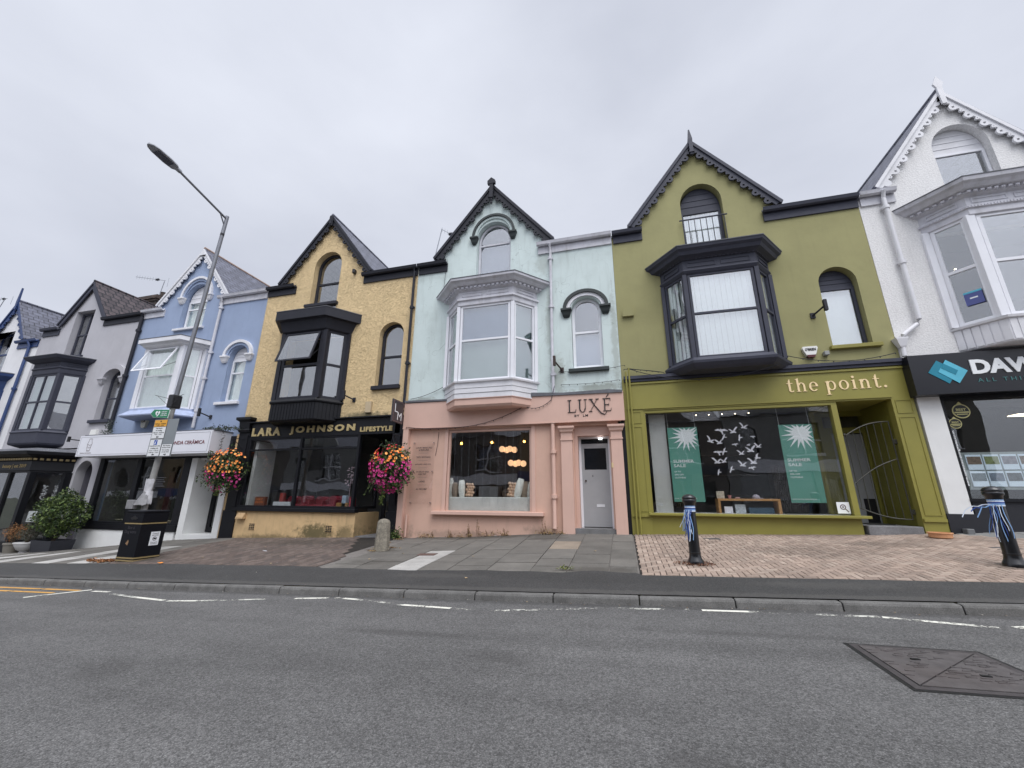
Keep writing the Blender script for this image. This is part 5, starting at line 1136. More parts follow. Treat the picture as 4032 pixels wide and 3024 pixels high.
for x in (-11.05, -8.28):
    m = MB(); m.box(x - .12, x + .12, 10.41, 10.425, -.98, -.78)
    v = m.build('air_vent', YEL_LOW, hy); m = MB()
    for r_ in range(4):
        for c in range(3): m.box(x - .10 + c * .07, x - .045 + c * .07, 10.405, 10.412, -.965 + r_ * .047, -.935 + r_ * .047)
    m.build('vent_slots', TAR, v)
m = MB(); m.loft([[(-11.62, 10.42, z), (-11.62, 10.42 - p_, z), (-11.34, 10.42 - p_, z), (-11.34, 10.42, z)] for p_, z in ((.13, -.66), (.13, -.62), (.05, -.48))]); tag(m.build('flue_cowl', mat('tan_metal', s2l((190, 160, 120)), .5)), 'small tan metal vent cowl on the yellow low wall', 'vent')
text('LARA', (-11.70, -10.56, 1.90, 2.17), 10.42, GOLD, fb, depth=.025, bold=.05, sp=1.4)
text('JOHNSON', (-10.20, -7.78, 1.90, 2.17), 10.42, GOLD, fb, depth=.025, bold=.05, sp=1.4)
text('LIFESTYLE', (-7.60, -6.50, 1.91, 2.06), 10.42, GOLD, fb, depth=.02, bold=.045, sp=1.15)
# recessed door of the yellow shop
m = MB(); m.box(-6.42, -6.3, 10.62, 11.8, -1.3, 1.9); m.box(-7.6, -6.3, 11.7, 11.8, 1.55, 1.9); m.box(-7.6, -6.3, 10.56, 11.8, 1.84, 1.9); m.build('porch', BLACKSH, hy)
d = MB().prism([rect(-7.45, -6.45, -1.05, 1.54), rect(-7.33, -6.57, -.6, 1.4)], 11.70, 11.75).build('door', BLACKSH, hy); MB().box(-7.33, -6.57, 11.72, 11.726, -.6, 1.4).build('pane', GL_SHOP, d)
MB().box(-7.45, -6.42, 10.5, 11.8, -1.6, -1.06).build('step', mat('granite_step', (.2, .2, .2)), hy)
# goods behind the yellow shop glass
MB().box(-11.7, -7.6, 10.56, 11.2, -.42, -.30).build('display_shelf', INTD, fb)
RED = mat('crimson_velvet', s2l((120, 20, 40)), .8, .2, 6); 
for i, x in enumerate((-10.45, -9.95, -9.35, -8.85, -8.4)):
    m = MB(); m.box(x - .26, x + .26, 11.25, 11.4, -.8, .02 + .02 * (i % 2), .06); m.box(x - .26, x + .26, 10.95, 11.35, -.8, -.22, .05); m.box(x - .27, x - .22, 10.95, 11.3, -.8, -.08, .02)
    tag(m.build('red_chair', RED, smooth=True), f'crimson velvet chair back above the ledge, {ORD[i]} from the left in the yellow shop', 'chair', 'crimson chairs in the yellow shop')
for x0_, x1_, h_, c, lab, cat in ((-11.35, -10.95, .30, (110, 60, 40), 'brown box with orange lettering in the left window corner', 'box'), (-10.62, -9.95, .15, (200, 204, 210), 'flat white hair straightener box on the ledge', 'box'), (-8.12, -7.98, .35, (150, 170, 190), 'pale blue bottle near the right window corner', 'bottle'), (-8.3, -7.9, .14, (150, 110, 60), 'low amber box on the right of the ledge', 'box'), (-7.85, -7.76, .26, (190, 60, 80), 'pink bottle at the right end of the ledge', 'bottle'), (-10.62, -10.48, .42, (150, 40, 30), 'red tall canister behind the white box', 'canister'), (-10.95, -10.75, .5, (30, 30, 32), 'black coffee machine on the window ledge', 'machine')):
    yy = 10.62 if h_ < .4 else 10.85
    o = tag(MB().box(x0_, x1_, yy, yy + .12, -.30, -.30 + h_, .01).build('_'.join(cat.split()), mat('goods%d%d' % (c[0], c[1]), s2l(c), .5, .15, 12)), lab, cat)
    if 'orange' in lab: text('HAIR IT\nSMOOTH', (x0_ + .05, x1_ - .05, -.2, -.05), yy - .001, mat('orange_lettering', s2l((214, 120, 60)), .5), o)
m = MB(); m.box(-11.62, -11.50, 10.56, 11.3, -.3, 1.75); m.build('side_lining', INTW, fb)
m = MB()
for k in range(60):
    a = random.uniform(0, 6.28); rr = random.uniform(0, .2); m.ball((-8.05 + rr * math.cos(a), 10.85 + rr * math.sin(a) * .5, .55 + random.uniform(-.22, .35)), .03, .7, 6, 4)
m.tube([(-8.05, 10.85, -.3), (-8.05, 10.85, .5)], .01, 5); tag(m.build('dried_flowers', mat('dusty_lilac', s2l((170, 150, 160)), .8, .2, 14), smooth=True), 'vase of dusty lilac flowers in the right of the yellow shop window', 'flowers')

# ---------------- blue shop (white box sign ONDA CERAMICA)
WB_ = mat('white_sign_panel', s2l((224, 225, 232)), .35, .02, 2)
m = MB(); m.box(-18.72, -12.62, 9.78, 10.5, 1.32, 2.05, .004); sg_ = m.build('sign_box', WB_, hb)
m = MB(); o = rect(-18.66, -12.68, 1.37, 2.0); m.prism([o, inset(o, .010)], 9.776, 9.779); m.build('sign_border', mat('grey_line', s2l((150, 150, 156)), .5), sg_)
text('ONDA CERÂMICA', (-14.26, -12.84, 1.62, 1.765), 9.779, MAROON, sg_, depth=.006, bold=.01)
vz = [(0, .24), (.16, .24), (.15, .18), (.20, .06), (.15, -.20), (.01, -.20), (-.04, .06), (.01, .18)]
def outl(P, w_):
    c = (sum(p[0] for p in P) / len(P), sum(p[1] for p in P) / len(P)); return [P, [(p[0] + (c[0] - p[0]) * w_, p[1] + (c[1] - p[1]) * w_) for p in P]]
lpv = [[(-18.22 + a, 1.70 + b) for a, b in l] for l in outl(vz, .09)]
m = MB(); m.prism(lpv, 9.774, 9.779)
for dz_ in (.02, -.07): m.tube([(-18.25 + i * .0235, 9.777, 1.70 + dz_ + .022 * math.sin(i * .9)) for i in range(9)], .006, 5)
m.build('vase_logo', TXTG, sg_); text('CERAMICA PORTUGUESA', (-18.52, -17.95, 1.42, 1.45), 9.779, TXTG, sg_, depth=.003)
m = MB(); m.box(-18.6, -12.6, 9.82, 10.5, 2.053, 2.09); m.build('sign_flashing', LEAD, sg_)
wbm = MB(); wbm.box(-18.51, -12.25, 10.46, 10.6, 1.25, 1.95); wbm.build('lintel', BLACKSH, hb)
m = MB()
for a, b in ((-18.52, -18.30), (-16.62, -16.42), (-14.42, -14.12)): m.box(a, b, 10.44, 10.56, -1.05, 1.32)
m.box(-18.6, -14.1, 10.38, 10.58, -1.12, -.92); m.box(-18.6, -14.1, 10.42, 10.56, -.92, -.86)
sfb = m.build('shopfront', BLACKSH, hb)
for a, b in ((-18.30, -16.62), (-16.42, -14.42)): MB().box(a, b, 10.49, 10.496, -.86, 1.30).build('pane', GL_SHOP, sfb)
m = MB(); m.prism([[(-18.62, -2.4), (-14.14, -2.4), (-14.14, -1.10), (-18.62, -1.10)]], 10.41, 10.58); m.build('stall_riser', mat('white_masonry', s2l((226, 227, 226)), .8, .04, 2, .4, 40, grime=.12, grimecol=(.3, .3, .28)), hb)
ds = mat('white_masonry', (.7, .7, .7))
m = MB(); m.box(-14.06, -13.80, 10.42, 11.3, -1.9, 1.24); m.box(-12.60, -12.36, 10.42, 11.3, -1.9, 1.24); m.box(-13.80, -12.60, 10.42, 11.2, -1.9, -1.18); m.box(-13.80, -12.60, 10.5, 11.3, 1.20, 1.26); m.build('door_surround', ds, hb)
MB().box(-12.36, -12.25, 10.45, 10.6, -1.9, 2.0).build('beige_strip', YEL_LOW, hb)
d = MB().prism([rect(-13.78, -12.62, -1.16, 1.2), rect(-13.62, -12.78, -1.0, .02), rect(-13.62, -12.78, .14, 1.05)], 11.15, 11.21).build('door', BLACKSH, hb)
MB().box(-13.62, -12.78, 11.18, 11.186, -1.0, 1.05).build('pane', GL_SHOP, d); m = MB(); m.tube([(-13.7, 11.12, .05), (-13.7, 11.08, .05), (-13.58, 11.08, .05)], .012, 6); m.build('handle', DARKMETAL, d)
MB().box(-12.98, -12.80, 11.14, 11.148, -.05, .20).build('notice', BIRDM, d)
m = MB()
for k in range(5): m.box(-15.85 + .05 * (k % 2), -15.15 - .08 * (k % 2), 10.486, 10.488, .60 - k * .07, .615 - k * .07)
m.build('window_print', mat('faint_white', s2l((120, 120, 126)), .5), sfb)
MB().box(-18.3, -14.45, 10.6, 11.2, -1.0, -.86).build('display_shelf', INTD, sfb)
for i in range(6):
    x = -17.4 + i * .32 if i < 3 else -15.9 + (i - 3) * .45; m = MB(); m.lathe([(.05, 0), (.12, .03), (.14, .05), (.13, .055)], x, 10.85, 16, -.86)
    tag(m.build('ceramic_dish', mat('cream_ceramic', s2l((206, 200, 176)), .3, .05)), f'cream ceramic dish on the dark window shelf of the blue shop, {ORD[i]} from the left', 'dish', 'ceramic dishes in the blue shop window')
tag(MB().box(-17.2, -16.9, 12, 12.1, -.8, .9).build('hanging_cloth', mat('dark_red_cloth', s2l((96, 52, 52)), .9, .2, 4)), 'dark red cloth hanging inside the blue shop, left window', 'cloth')
tag(MB().box(-15.6, -14.9, 11.4, 11.5, -.86, .7).build('cabinet', mat('red_brown_wood', s2l((92, 52, 48)), .7, .2, 4)), 'red brown cabinet inside the blue shop, right window', 'cabinet')

# ---------------- grey shop (dark carved front) and archway
m = MB(); m.prism([[(-24.65, -3.0), (-18.54, -3.0), (-18.54, 1.75), (-24.65, 1.75)], arch(-19.80, -18.92, -2.9, .78, 1.26)[:], rect(-24.4, -20.1, -2.8, 1.2)], 10.5, 10.8); m.build('lower_wall', STU_GR, hr)
m = MB(); m.box(-19.9, -19.8, 10.8, 12.2, -3, 1.4); m.box(-18.92, -18.8, 10.8, 12.2, -3, 1.4); m.box(-19.9, -18.8, 12.1, 12.2, -3, 1.5); m.box(-19.9, -18.8, 10.8, 12.2, 1.3, 1.5); m.build('passage', mat('passage_grey', s2l((120, 118, 128)), .85, .08), hr)
SB = Bay(-24.55, -19.98, -24.0, -20.52, 9.6)
m = MB(); SB.loft(m, [(-.04, .78), (.0, .80), (.0, .84), (.03, .86), (.02, 1.18), (.06, 1.2)]); gs = m.build('fascia_board', BLACKSH, hr)
m = MB(); SB.loft(m, [(.03, 1.2), (.05, 1.30), (.12, 1.34), (.20, 1.38), (.30, 1.42), (.32, 1.52)]); m.build('cornice', BLACKSH, hr)
m = MB(); SB.loft(m, [(.33, 1.522), (.33, 1.54), (.0, 1.66)]); m.build('lead_cap', LEAD, hr)
DENT = mat('gilded_dentil', s2l((150, 132, 90)), .5, .1)
m = MB(); 
for side in 'rf':
    T, ln = SB.sideT(side, .055); n = 7 if side == 'r' else 26
    for i in range(n):
        u = (i + .5) * ln / n; ps = [T((u + a, b, z)) for a in (-.045, .045) for b in (-.05, .03) for z in (1.22, 1.29)]
        m.add(ps, [(0, 1, 3, 2), (4, 6, 7, 5), (0, 4, 5, 1), (2, 3, 7, 6), (0, 2, 6, 4), (1, 5, 7, 3)])
m.build('dentils', DENT, gs)
Tf, lnf = SB.sideT('f', .025)
text('beauty | est 2019', (lnf - 1.55, lnf - .25, .92, 1.08), -.001, DENT, gs, depth=.01, T=Tf)
m = MB(); r_ = SB.ring(-.02, 0)
for i in (1, 2): m.box(r_[i][0] - .08, r_[i][0] + .08, 9.60, 9.78, -2.3, .80)
m.box(-21.7, -21.58, 9.62, 9.74, -2.3, .8); m.box(-20.1, -19.92, 10.3, 10.5, -2.3, .8); m.box(-24.0, -20.5, 9.62, 9.74, -2.5, -1.55)
sgf = m.build('shopfront', BLACKSH, hr)
for side in 'rf':
    T, ln = SB.sideT(side, -.06); MB().prism([rect(.05, ln - .05, -1.6, .8)], .02, .026, T).build('pane', GL_SHOP, sgf)
T, ln = SB.sideT('r', -.05); MB().prism([rect(.0, ln, -2.5, -1.5)], 0, .06, T).build('stall_riser', BLACKSH, sgf)
m = MB()
for k in range(120):
    a, b = random.random(), random.random(); u = .3 + (.15 if k % 2 else .42) + random.uniform(-.06, .06); z = .35 - b * .5; m.ball(T((u, .22, z)), .022, .6, 6, 4)
tag(m.build('white_wisteria', mat('white_blossom', s2l((216, 216, 220)), .8)), 'white artificial blossoms hanging inside the dark beauty salon window', 'flowers')
tag(MB().prism([rect(ln * .25, ln * .25 + .22, -.92, -.55)], .10, .11, T).build('price_card', POSTW), 'white price card in the dark beauty salon window', 'card')

# ---------------- right white shop (DAWSONS)
m = MB(); m.box(6.19, 12.4, 10.2, 10.55, 2.17, 3.06, .004); fbw = m.build('fascia_board', mat('black_gloss_sign', s2l((24, 25, 32)), .3, .08, 2), hw)
m = MB(); m.box(6.30, 6.70, 10.44, 10.62, -.24, 2.17); m.build('pilaster', mat('white_masonry', (.7, .7, .7)), hw)
m = MB(); m.box(6.25, 6.74, 10.42, 10.62, -1.2, -.24); m.box(6.74, 12.4, 10.46, 10.62, -1.2, .0); m.build('plinth', mat('black_masonry', s2l((30, 31, 38)), .6, .1, 3, .2, 40), hw)
m = MB(); m.box(6.70, 12.4, 10.42, 10.64, .0, .06); m.box(6.70, 6.76, 10.46, 10.62, .06, 2.17); m.box(6.76, 12.4, 10.46, 10.62, 2.1, 2.17); m.box(9.4, 9.5, 10.46, 10.62, .06, 2.1); fw = m.build('shopfront', BLACKSH, hw)
MB().box(6.76, 9.4, 10.58, 10.586, .06, 2.1).build('pane', GL_SHOP, fw); MB().box(9.5, 12.4, 10.58, 10.586, .06, 2.1).build('pane', GL_SHOP, fw)
T1 = mat('teal_sign', s2l((22, 128, 152)), .4); T2 = mat('light_teal_sign', s2l((90, 184, 208)), .4)
def LG(P): return [(6.48 + (a - 255) * .00163, 2.91 - (b + .05 * (a - 255) - 108) * .0021) for a, b in P]
lg = MB().prism([LG([(255, 232), (375, 103), (565, 212), (445, 347)])], 10.190, 10.2).build('logo', T1, fbw)
MB().prism([LG([(470, 97), (665, 212), (545, 343), (360, 225)])], 10.184, 10.190).build('logo', T2, fbw); MB().prism([LG([(433, 135), (565, 210), (530, 255), (397, 185)])], 10.179, 10.184).build('logo', T1, fbw)
text('DAWSONS', (7.22, 9.42, 2.56, 2.88), 10.2, WTXT, fbw, depth=.02, bold=.045)
text('ALL THINGS PROPERTY', (7.27, 9.38, 2.39, 2.47), 10.2, mat('dim_teal_lettering', s2l((70, 120, 120)), .5), fbw, depth=.01, sp=1.5)
def TV(p):  # vertical text reading upwards
    return (6.84 + .0 - p[2] * 1.0, p[1], p[0])
text('www.dawsonstrainingwales.co.uk', (.30, 1.46, -.035, .035), 10.578, WTXT, fw, depth=.002, bold=.025, T=lambda p: (6.845 - p[2], p[1], p[0]), name='web_address')
GB = mat('pale_gold', s2l((196, 190, 130)), .4, .05)
for cx_, cz_, r_, lab in ((7.09, 1.86, .155, 'larger round gold BEST award sticker in the estate agent window'), (6.93, 1.60, .11, 'smaller round gold BEST award sticker below the larger one')):
    m = MB(); m.prism([circ(cx_, cz_, r_, 28)], 10.572, 10.577); m.prism([[(cx_ - r_ * .45, cz_ + r_ * .8), (cx_ + r_ * .45, cz_ + r_ * .8), (cx_, cz_ + r_ * 1.35)]], 10.573, 10.577); o = tag(m.build('award_sticker', GB), lab, 'sticker')
    m = MB(); m.prism([circ(cx_, cz_, r_ * .86, 28)], 10.568, 10.572); dk = m.build('disc', mat('dark_disc', (.02, .022, .02), .5), o); text('BEST', (cx_ - r_ * .55, cx_ + r_ * .55, cz_ + r_ * .05, cz_ + r_ * .38), 10.568, GB, dk, depth=.002, bold=.02)
    m = MB(); m.box(cx_ - r_ * .8, cx_ + r_ * .8, 10.566, 10.568, cz_ - r_ * .25, cz_ - r_ * .08); m.box(cx_ - r_ * .6, cx_ + r_ * .6, 10.566, 10.568, cz_ - r_ * .5, cz_ - r_ * .38); m.build('caption_band', GB, dk)
PHO = [mat('photo%d' % i, s2l(c), .5, .35, 14) for i, c in enumerate(((96, 112, 120), (120, 104, 90), (110, 124, 140), (128, 140, 96), (90, 98, 104), (140, 140, 150)))]
rk = thing('card_rack', (8.0, 10.8, .3), 'lit rack of property cards in the estate agent window', 'display rack')
m = MB(); m.box(6.95, 9.35, 10.74, 10.76, .24, 1.0); m.build('backboard', mat('rack_grey', s2l((150, 160, 160)), .4), rk)
for r__ in range(2):
    for c in range(8):
        x0_ = 7.02 + c * .29; z0_ = .30 + r__ * .34
        cdn = tag(MB().box(x0_, x0_ + .26, 10.72, 10.735, z0_, z0_ + .31).build('property_card', mat('lit_card', s2l((206, 222, 236)), .5, 0, emit=.12)), 'property card, %s from the left in the %s row of the window rack' % (ORD[c], 'lower' if r__ == 0 else 'upper'), 'property card', 'property cards in the estate agent window')
        MB().box(x0_ + .015, x0_ + .245, 10.715, 10.72, z0_ + .11, z0_ + .27).build('house_photo', PHO[(c * 2 + r__) % 6], cdn)
tag(MB().prism([circ(8.12, 1.62, .045, 5)], 10.572, 10.577).build('star_sticker', GB), 'tiny pale star on the estate agent window', 'sticker')
m = MB(); m.add([(7.9, 11.6, 2.0), (8.5, 11.2, 2.02), (8.5, 11.9, 2.02)], [(0, 1, 2)]); m = MB(); m.box(9.1, 9.9, 12.0, 12.3, 1.98, 2.0); tag(m.build('ceiling_light', mat('ceiling_glow', (1, .85, .62), .5, 0, emit=3)), 'warm ceiling light panel inside the estate agent', 'ceiling light')

# spotlights and a sale sticker in the white bay
for i, (x, y, z) in enumerate(((8.05, 11.5, 5.70), (8.55, 11.6, 5.70), (8.15, 12.3, 5.70), (8.75, 12.4, 5.70), (9.3, 11.7, 5.70))):
    tag(MB().ball((x, y, z), .022, .5, 8, 5).build('downlight', SPOT, smooth=True), f'tiny ceiling spotlight in the white house bay window, {ORD[i]} of five', 'downlight', 'spotlights in the white bay window')
T, ln = Bay(7.36, 9.94, 7.86, 9.44).sideT('l', -.012)
o = tag(MB().prism([rect(.29, .57, 4.12, 4.43)], -.006, -.003, T).build('window_sticker', mat('sticker_blue', s2l((84, 92, 150)), .5)), 'blue sticker with a pale top band in the white bay side window', 'sticker')
MB().prism([rect(.29, .57, 4.39, 4.43)], -.010, -.006, T).build('top_band', T2, o); MB().prism([rect(.37, .49, 4.26, 4.29)], -.010, -.006, T).build('caption', POSTW, o)

# ================================================================== STREET OBJECTS
# street lamp
lb, lt = Vector((-11.90, 7.85, -1.45)), Vector((-11.40, 7.85, 8.40))
def lz(z): t = (z - lb.z) / (lt.z - lb.z); return lb.lerp(lt, t)
lamp = thing('street_lamp', tuple(lb), 'tall grey steel street lamp leaning slightly in front of the blue house', 'street lamp')
CONCP = mat('pale_post_paint', s2l((150, 150, 148)), .75, .15, 5, .3, 50, grime=.3)
MB().tube([lz(-1.5), lz(2.15), lz(2.3)], .070, 16, .066).build('base_column', CONCP, lamp, smooth=True)
MB().tube([lz(2.3), lz(2.42), lz(7.7), lz(8.42)], .060, 14, .050).build('column', GALV, lamp, smooth=True)
MB().tube([lz(7.72), lz(7.80)], .056, 14).build('band', DARKMETAL, lamp)
hd0 = Vector((-11.30, 6.25, 8.66))
m = MB(); m.tube([lz(8.32), hd0], .032, 10); m.tube([lz(8.05), lz(8.3).lerp(hd0, .14)], .02, 6); m.build('arm', GALV, lamp, smooth=True)
m = MB(); T = Matrix.Translation((-11.30, 6.25, 8.66)) @ Matrix.Rotation(math.atan2(.25, 1.6), 4, 'X').inverted()
m.xf = T; pr = []
for yy, wv, hz in ((0.06, .05, .05), (-.05, .06, .06), (-.10, .13, .07), (-.30, .165, .075), (-.62, .155, .06), (-.74, .11, .045), (-.80, .04, .03)):
    pr.append([(-wv, yy, -.015), (-wv * .95, yy, .01), (-wv * .6, yy, hz), (wv * .6, yy, hz), (wv * .95, yy, .01), (wv, yy, -.015), (wv * .8, yy, -.03), (-wv * .8, yy, -.03)])
m.loft(pr); m.build('lamp_head', mat('lamp_grey', s2l((150, 153, 160)), .45, .08), lamp, smooth=False)
m = MB(); m.xf = T; m.prism([[(-.10, 0), (.10, 0)]][:0] or [rect(-.11, .11, 0, .001)], -.6, -.25) if False else m.box(-.11, .11, -.60, -.2, -.042, -.031); m.build('lens', mat('lamp_lens', s2l((70, 74, 88)), .2, .05), lamp)
m = MB(); p = lz(2.42); m.box(p.x - .09, p.x + .09, 7.72, 7.98, 2.30, 2.66, .02); m.build('control_box', DARKMETAL, lamp)
m = MB(); m.tube([(p.x - .55, 7.7, 2.66), (p.x - .08, 7.75, 2.55), (p.x + .50, 7.7, 2.62)], .006, 5); m.tube([(p.x - .5, 7.7, 2.66), (p.x, 7.76, 2.32)], .005, 5); m.tube([(p.x + .45, 7.7, 2.62), (p.x, 7.76, 2.32)], .005, 5); m.build('wire_bracket', DARKMETAL, lamp)
# signs clamped to the lamp post
bk = MB().box(-12.02, -11.165, 7.70, 7.712, .975, 1.965, .003).build('parking_sign', mat('sign_back_grey', s2l((132, 138, 142)), .5, .05)); tag(bk, 'grey backing board with yellow and white loading restriction plates on the lamp post', 'traffic sign')
YS = mat('sign_yellow', s2l((226, 166, 60)), .5, .02); SW = mat('sign_white', s2l((226, 228, 230)), .5, .02); SB_ = mat('sign_blue', s2l((40, 80, 170)), .5, .02)
def plate(x0, x1, z0, z1, mt, lines, arrow=None, yel=None):
    p = MB().box(x0, x1, 7.692, 7.698, z0, z1).build('plate', TXTG if False else mat('plate_edge', s2l((90, 92, 96)), .5, 0), bk)
    MB().box(x0 + .008, x1 - .008, 7.689, 7.692, z0 + .008, z1 - .008).build('plate_face', mt, p)
    for s, a, b, c, d in lines: text(s, (x0 + (x1 - x0) * a, x0 + (x1 - x0) * b, z0 + (z1 - z0) * c, z0 + (z1 - z0) * d), 7.688, TXTB, p, depth=.002, bold=.01)
    if arrow:
        cx_ = (x0 + x1) / 2; cz_ = z0 + .045; g = arrow; m = MB(); m.prism([[(cx_ + g * .045, cz_), (cx_ + g * .01, cz_ + .03), (cx_ + g * .01, cz_ + .009), (cx_ - g * .045, cz_ + .009), (cx_ - g * .045, cz_ - .009), (cx_ + g * .01, cz_ - .009), (cx_ + g * .01, cz_ - .03)]], 7.686, 7.688); m.build('arrow', TXTB, p)
    return p
plate(-11.995, -11.54, 1.765, 1.955, YS, (('7.30 am - 9.30 am', .08, .92, .34, .52), ('3 pm - 6 pm', .22, .78, .10, .27), ('•', .45, .55, .66, .86)))
plate(-11.995, -11.54, 1.45, 1.765, SW, (('Dim llwytho', .25, .75, .80, .91), ('No loading', .26, .74, .62, .73), ('7.30 am - 9.30 am', .06, .94, .46, .56), ('3 pm - 6 pm', .22, .78, .31, .41)), -1)
p = plate(-11.985, -11.56, .99, 1.435, SW, (('Llwytho yn unig', .08, .92, .56, .64), ('Loading only', .18, .82, .42, .50), ('6 pm - 7.30 am', .12, .88, .30, .37), ('9.30 am - 3 pm', .10, .90, .19, .26)), -1)
m = MB(); m.box(-11.83, -11.72, 7.686, 7.688, 1.285, 1.415); b_ = m.build('loading_symbol', SB_, p)
m = MB(); m.prism([[(-11.80, 1.30), (-11.77, 1.30), (-11.77, 1.37), (-11.74, 1.40), (-11.755, 1.405), (-11.80, 1.34)]], 7.683, 7.685); m.prism([circ(-11.795, 1.315, .012, 8)], 7.682, 7.6845); m.build('worker_figure', SW, b_)
plate(-11.54, -11.18, .985, 1.30, SW, (('Dim llwytho', .14, .86, .80, .91), ('unrhyw bryd', .10, .90, .64, .76), ('No loading', .16, .84, .45, .56), ('at any time', .16, .84, .29, .40)), 1)
GRN = mat('defib_green', s2l((40, 130, 92)), .5, .03)
P_ = [(-12.26, 2.14), (-12.15, 2.26), (-11.56, 2.225), (-11.58, 1.99), (-12.11, 2.03)]
df = tag(MB().prism([P_], 7.70, 7.712).build('defibrillator_sign', mat('sign_white_edge', s2l((210, 220, 216)), .5, 0)), 'green arrow sign with a white heart pointing left high on the lamp post', 'sign')
c = (-11.93, 2.13); P2 = [(a + (c[0] - a) * .05, b + (c[1] - b) * .07) for a, b in P_]
MB().prism([P2], 7.696, 7.70).build('sign_face', GRN, df)
hp = []
for i in range(24):
    t = 2 * math.pi * i / 24; hp.append((-11.98 + .0052 * 16 * math.sin(t) ** 3, 2.135 + .0056 * (13 * math.cos(t) - 5 * math.cos(2 * t) - 2 * math.cos(3 * t) - math.cos(4 * t))))
MB().prism([hp], 7.692, 7.696).build('heart', WTXT, df); MB().prism([[(-11.96, 2.19), (-12.01, 2.12), (-11.985, 2.12), (-12.0, 2.07), (-11.95, 2.14), (-11.975, 2.14)]], 7.688, 7.692).build('lightning_bolt', GRN, df)
text('Diffibriliwr\ncyhoeddus\nDefibrillator', (-11.86, -11.62, 2.06, 2.19), 7.694, WTXT, df, depth=.002)
# fliers taped round the post
PAP = mat('old_paper', s2l((196, 196, 200)), .8, .22, 7); PAPD = mat('wet_grey_paper', s2l((130, 130, 132)), .8, .2, 9)
fl = thing('flier_bundle', (-11.85, 7.74, .0), 'torn grey and white fliers wrapped around the lamp post above the bin', 'fliers')
m = MB()
def wrap(m, z0, z1, r0, r1, a0, a1, jag):
    n = 10; vs = []
    for i in range(n + 1):
        a = R(a0 + (a1 - a0) * i / n); c0, c1 = lz(z0), lz(z1); j = jag * math.sin(i * 2.7)
        vs += [(c0.x + r0 * math.cos(a), c0.y + r0 * math.sin(a), z0 + j), (c1.x + r1 * math.cos(a), c1.y + r1 * math.sin(a), z1 - j * .6)]
    m.add(vs, [(2 * i, 2 * i + 2, 2 * i + 3, 2 * i + 1) for i in range(n)])
wrap(m, .10, .42, .11, .125, 180, 350, .03); m.build('upper_flier', PAP, fl, recalc=False)
m = MB(); wrap(m, -.22, .10, .24, .10, 170, 330, .02); m.build('lower_flier', PAPD, fl, recalc=False)
m = MB(); wrap(m, -.20, .12, .16, .12, 300, 370, .03); m.build('white_flier', PAP, fl, recalc=False)
m = MB(); m.box(-12.13, -11.90, 7.60, 7.72, -.32, -.10, .01); m.build('box', PAPD, fl)
# litter bin
bx0, bx1, by0, by1 = -11.28, -10.72, 7.14, 7.69; gb = -1.47
lbn = thing('litter_bin', ((bx0 + bx1) / 2, (by0 + by1) / 2, gb), 'square black litter bin with gold bands at the foot of the street lamp', 'litter bin')
BINM = mat('bin_black_paint', s2l((15, 17, 24)), .55, .15, 5, .1, 20, spec=.25)
m = MB(); cx_, cy_ = (bx0 + bx1) / 2, (by0 + by1) / 2
m.loft([[(cx_ - w_, cy_ - w_, z), (cx_ + w_, cy_ - w_, z), (cx_ + w_, cy_ + w_, z), (cx_ - w_, cy_ + w_, z)] for w_, z in ((.265, gb), (.27, gb + .03), (.272, gb + .86), (.262, gb + .865), (.262, gb + .875), (.275, gb + .88), (.278, gb + 1.06), (.27, gb + 1.065), (.272, gb + 1.10), (.285, gb + 1.105), (.285, gb + 1.125), (.26, gb + 1.14))]); m.build('body', BINM, lbn)
for z, h_ in ((.84, .026), (.10, .030), (.045, .030)):
    m = MB(); w_ = .2735; m.box(cx_ - w_, cx_ + w_, cy_ - w_, cy_ + w_, gb + z, gb + z + h_); m.build('gold_band', mat('dull_gold', s2l((150, 132, 92)), .5, .15, 12), lbn)
m = MB(); m.prism([[(cx_ - .12, gb + .97), (cx_ - .06, gb + .93), (cx_, gb + .945), (cx_ + .06, gb + .93), (cx_ + .12, gb + .97), (cx_ + .05, gb + 1.0), (cx_, gb + 1.03), (cx_ - .05, gb + 1.0)]], cy_ - .281, cy_ - .27); m.build('slot', TAR, lbn)
def TR(p): return (cx_ + .2745 - (p[1]) * 1.0, cy_ + p[0], p[2])   # right-hand face, seen from +x
m = MB(); m.prism([rect(-.03, .17, gb + .36, gb + .66)], -.004, 0, TR); stk = m.build('notice', POSTW, lbn)
text('Council\nservices', (.0, .14, gb + .57, gb + .64), -.006, TXTB, stk, depth=.001, T=TR); text('Dog waste\npermitted', (.0, .14, gb + .38, gb + .44), -.006, TXTB, stk, depth=.001, T=TR)
m = MB(); m.prism(ringp(.07, gb + .505, .045, .045, .008, .008), -.006, -.004, TR); m.prism([[(.04, gb + .49), (.10, gb + .49), (.10, gb + .52), (.05, gb + .53)]], -.006, -.004, TR); m.build('dog_symbol', TXTB, stk)
text('Baw ci\nDog waste', (cx_ - .20, cx_ + .16, gb + .62, gb + .80), cy_ - .273, mat('worn_letters', s2l((62, 60, 66)), .5, 0), lbn, depth=.001)
m = MB(); m.prism([[(cx_ - .09, gb + .42), (cx_ - .03, gb + .50), (cx_ + .0, gb + .45), (cx_ - .02, gb + .38)]], cy_ - .275, cy_ - .272); m.build('torn_label', mat('tan_label', s2l((140, 112, 84)), .7), lbn)
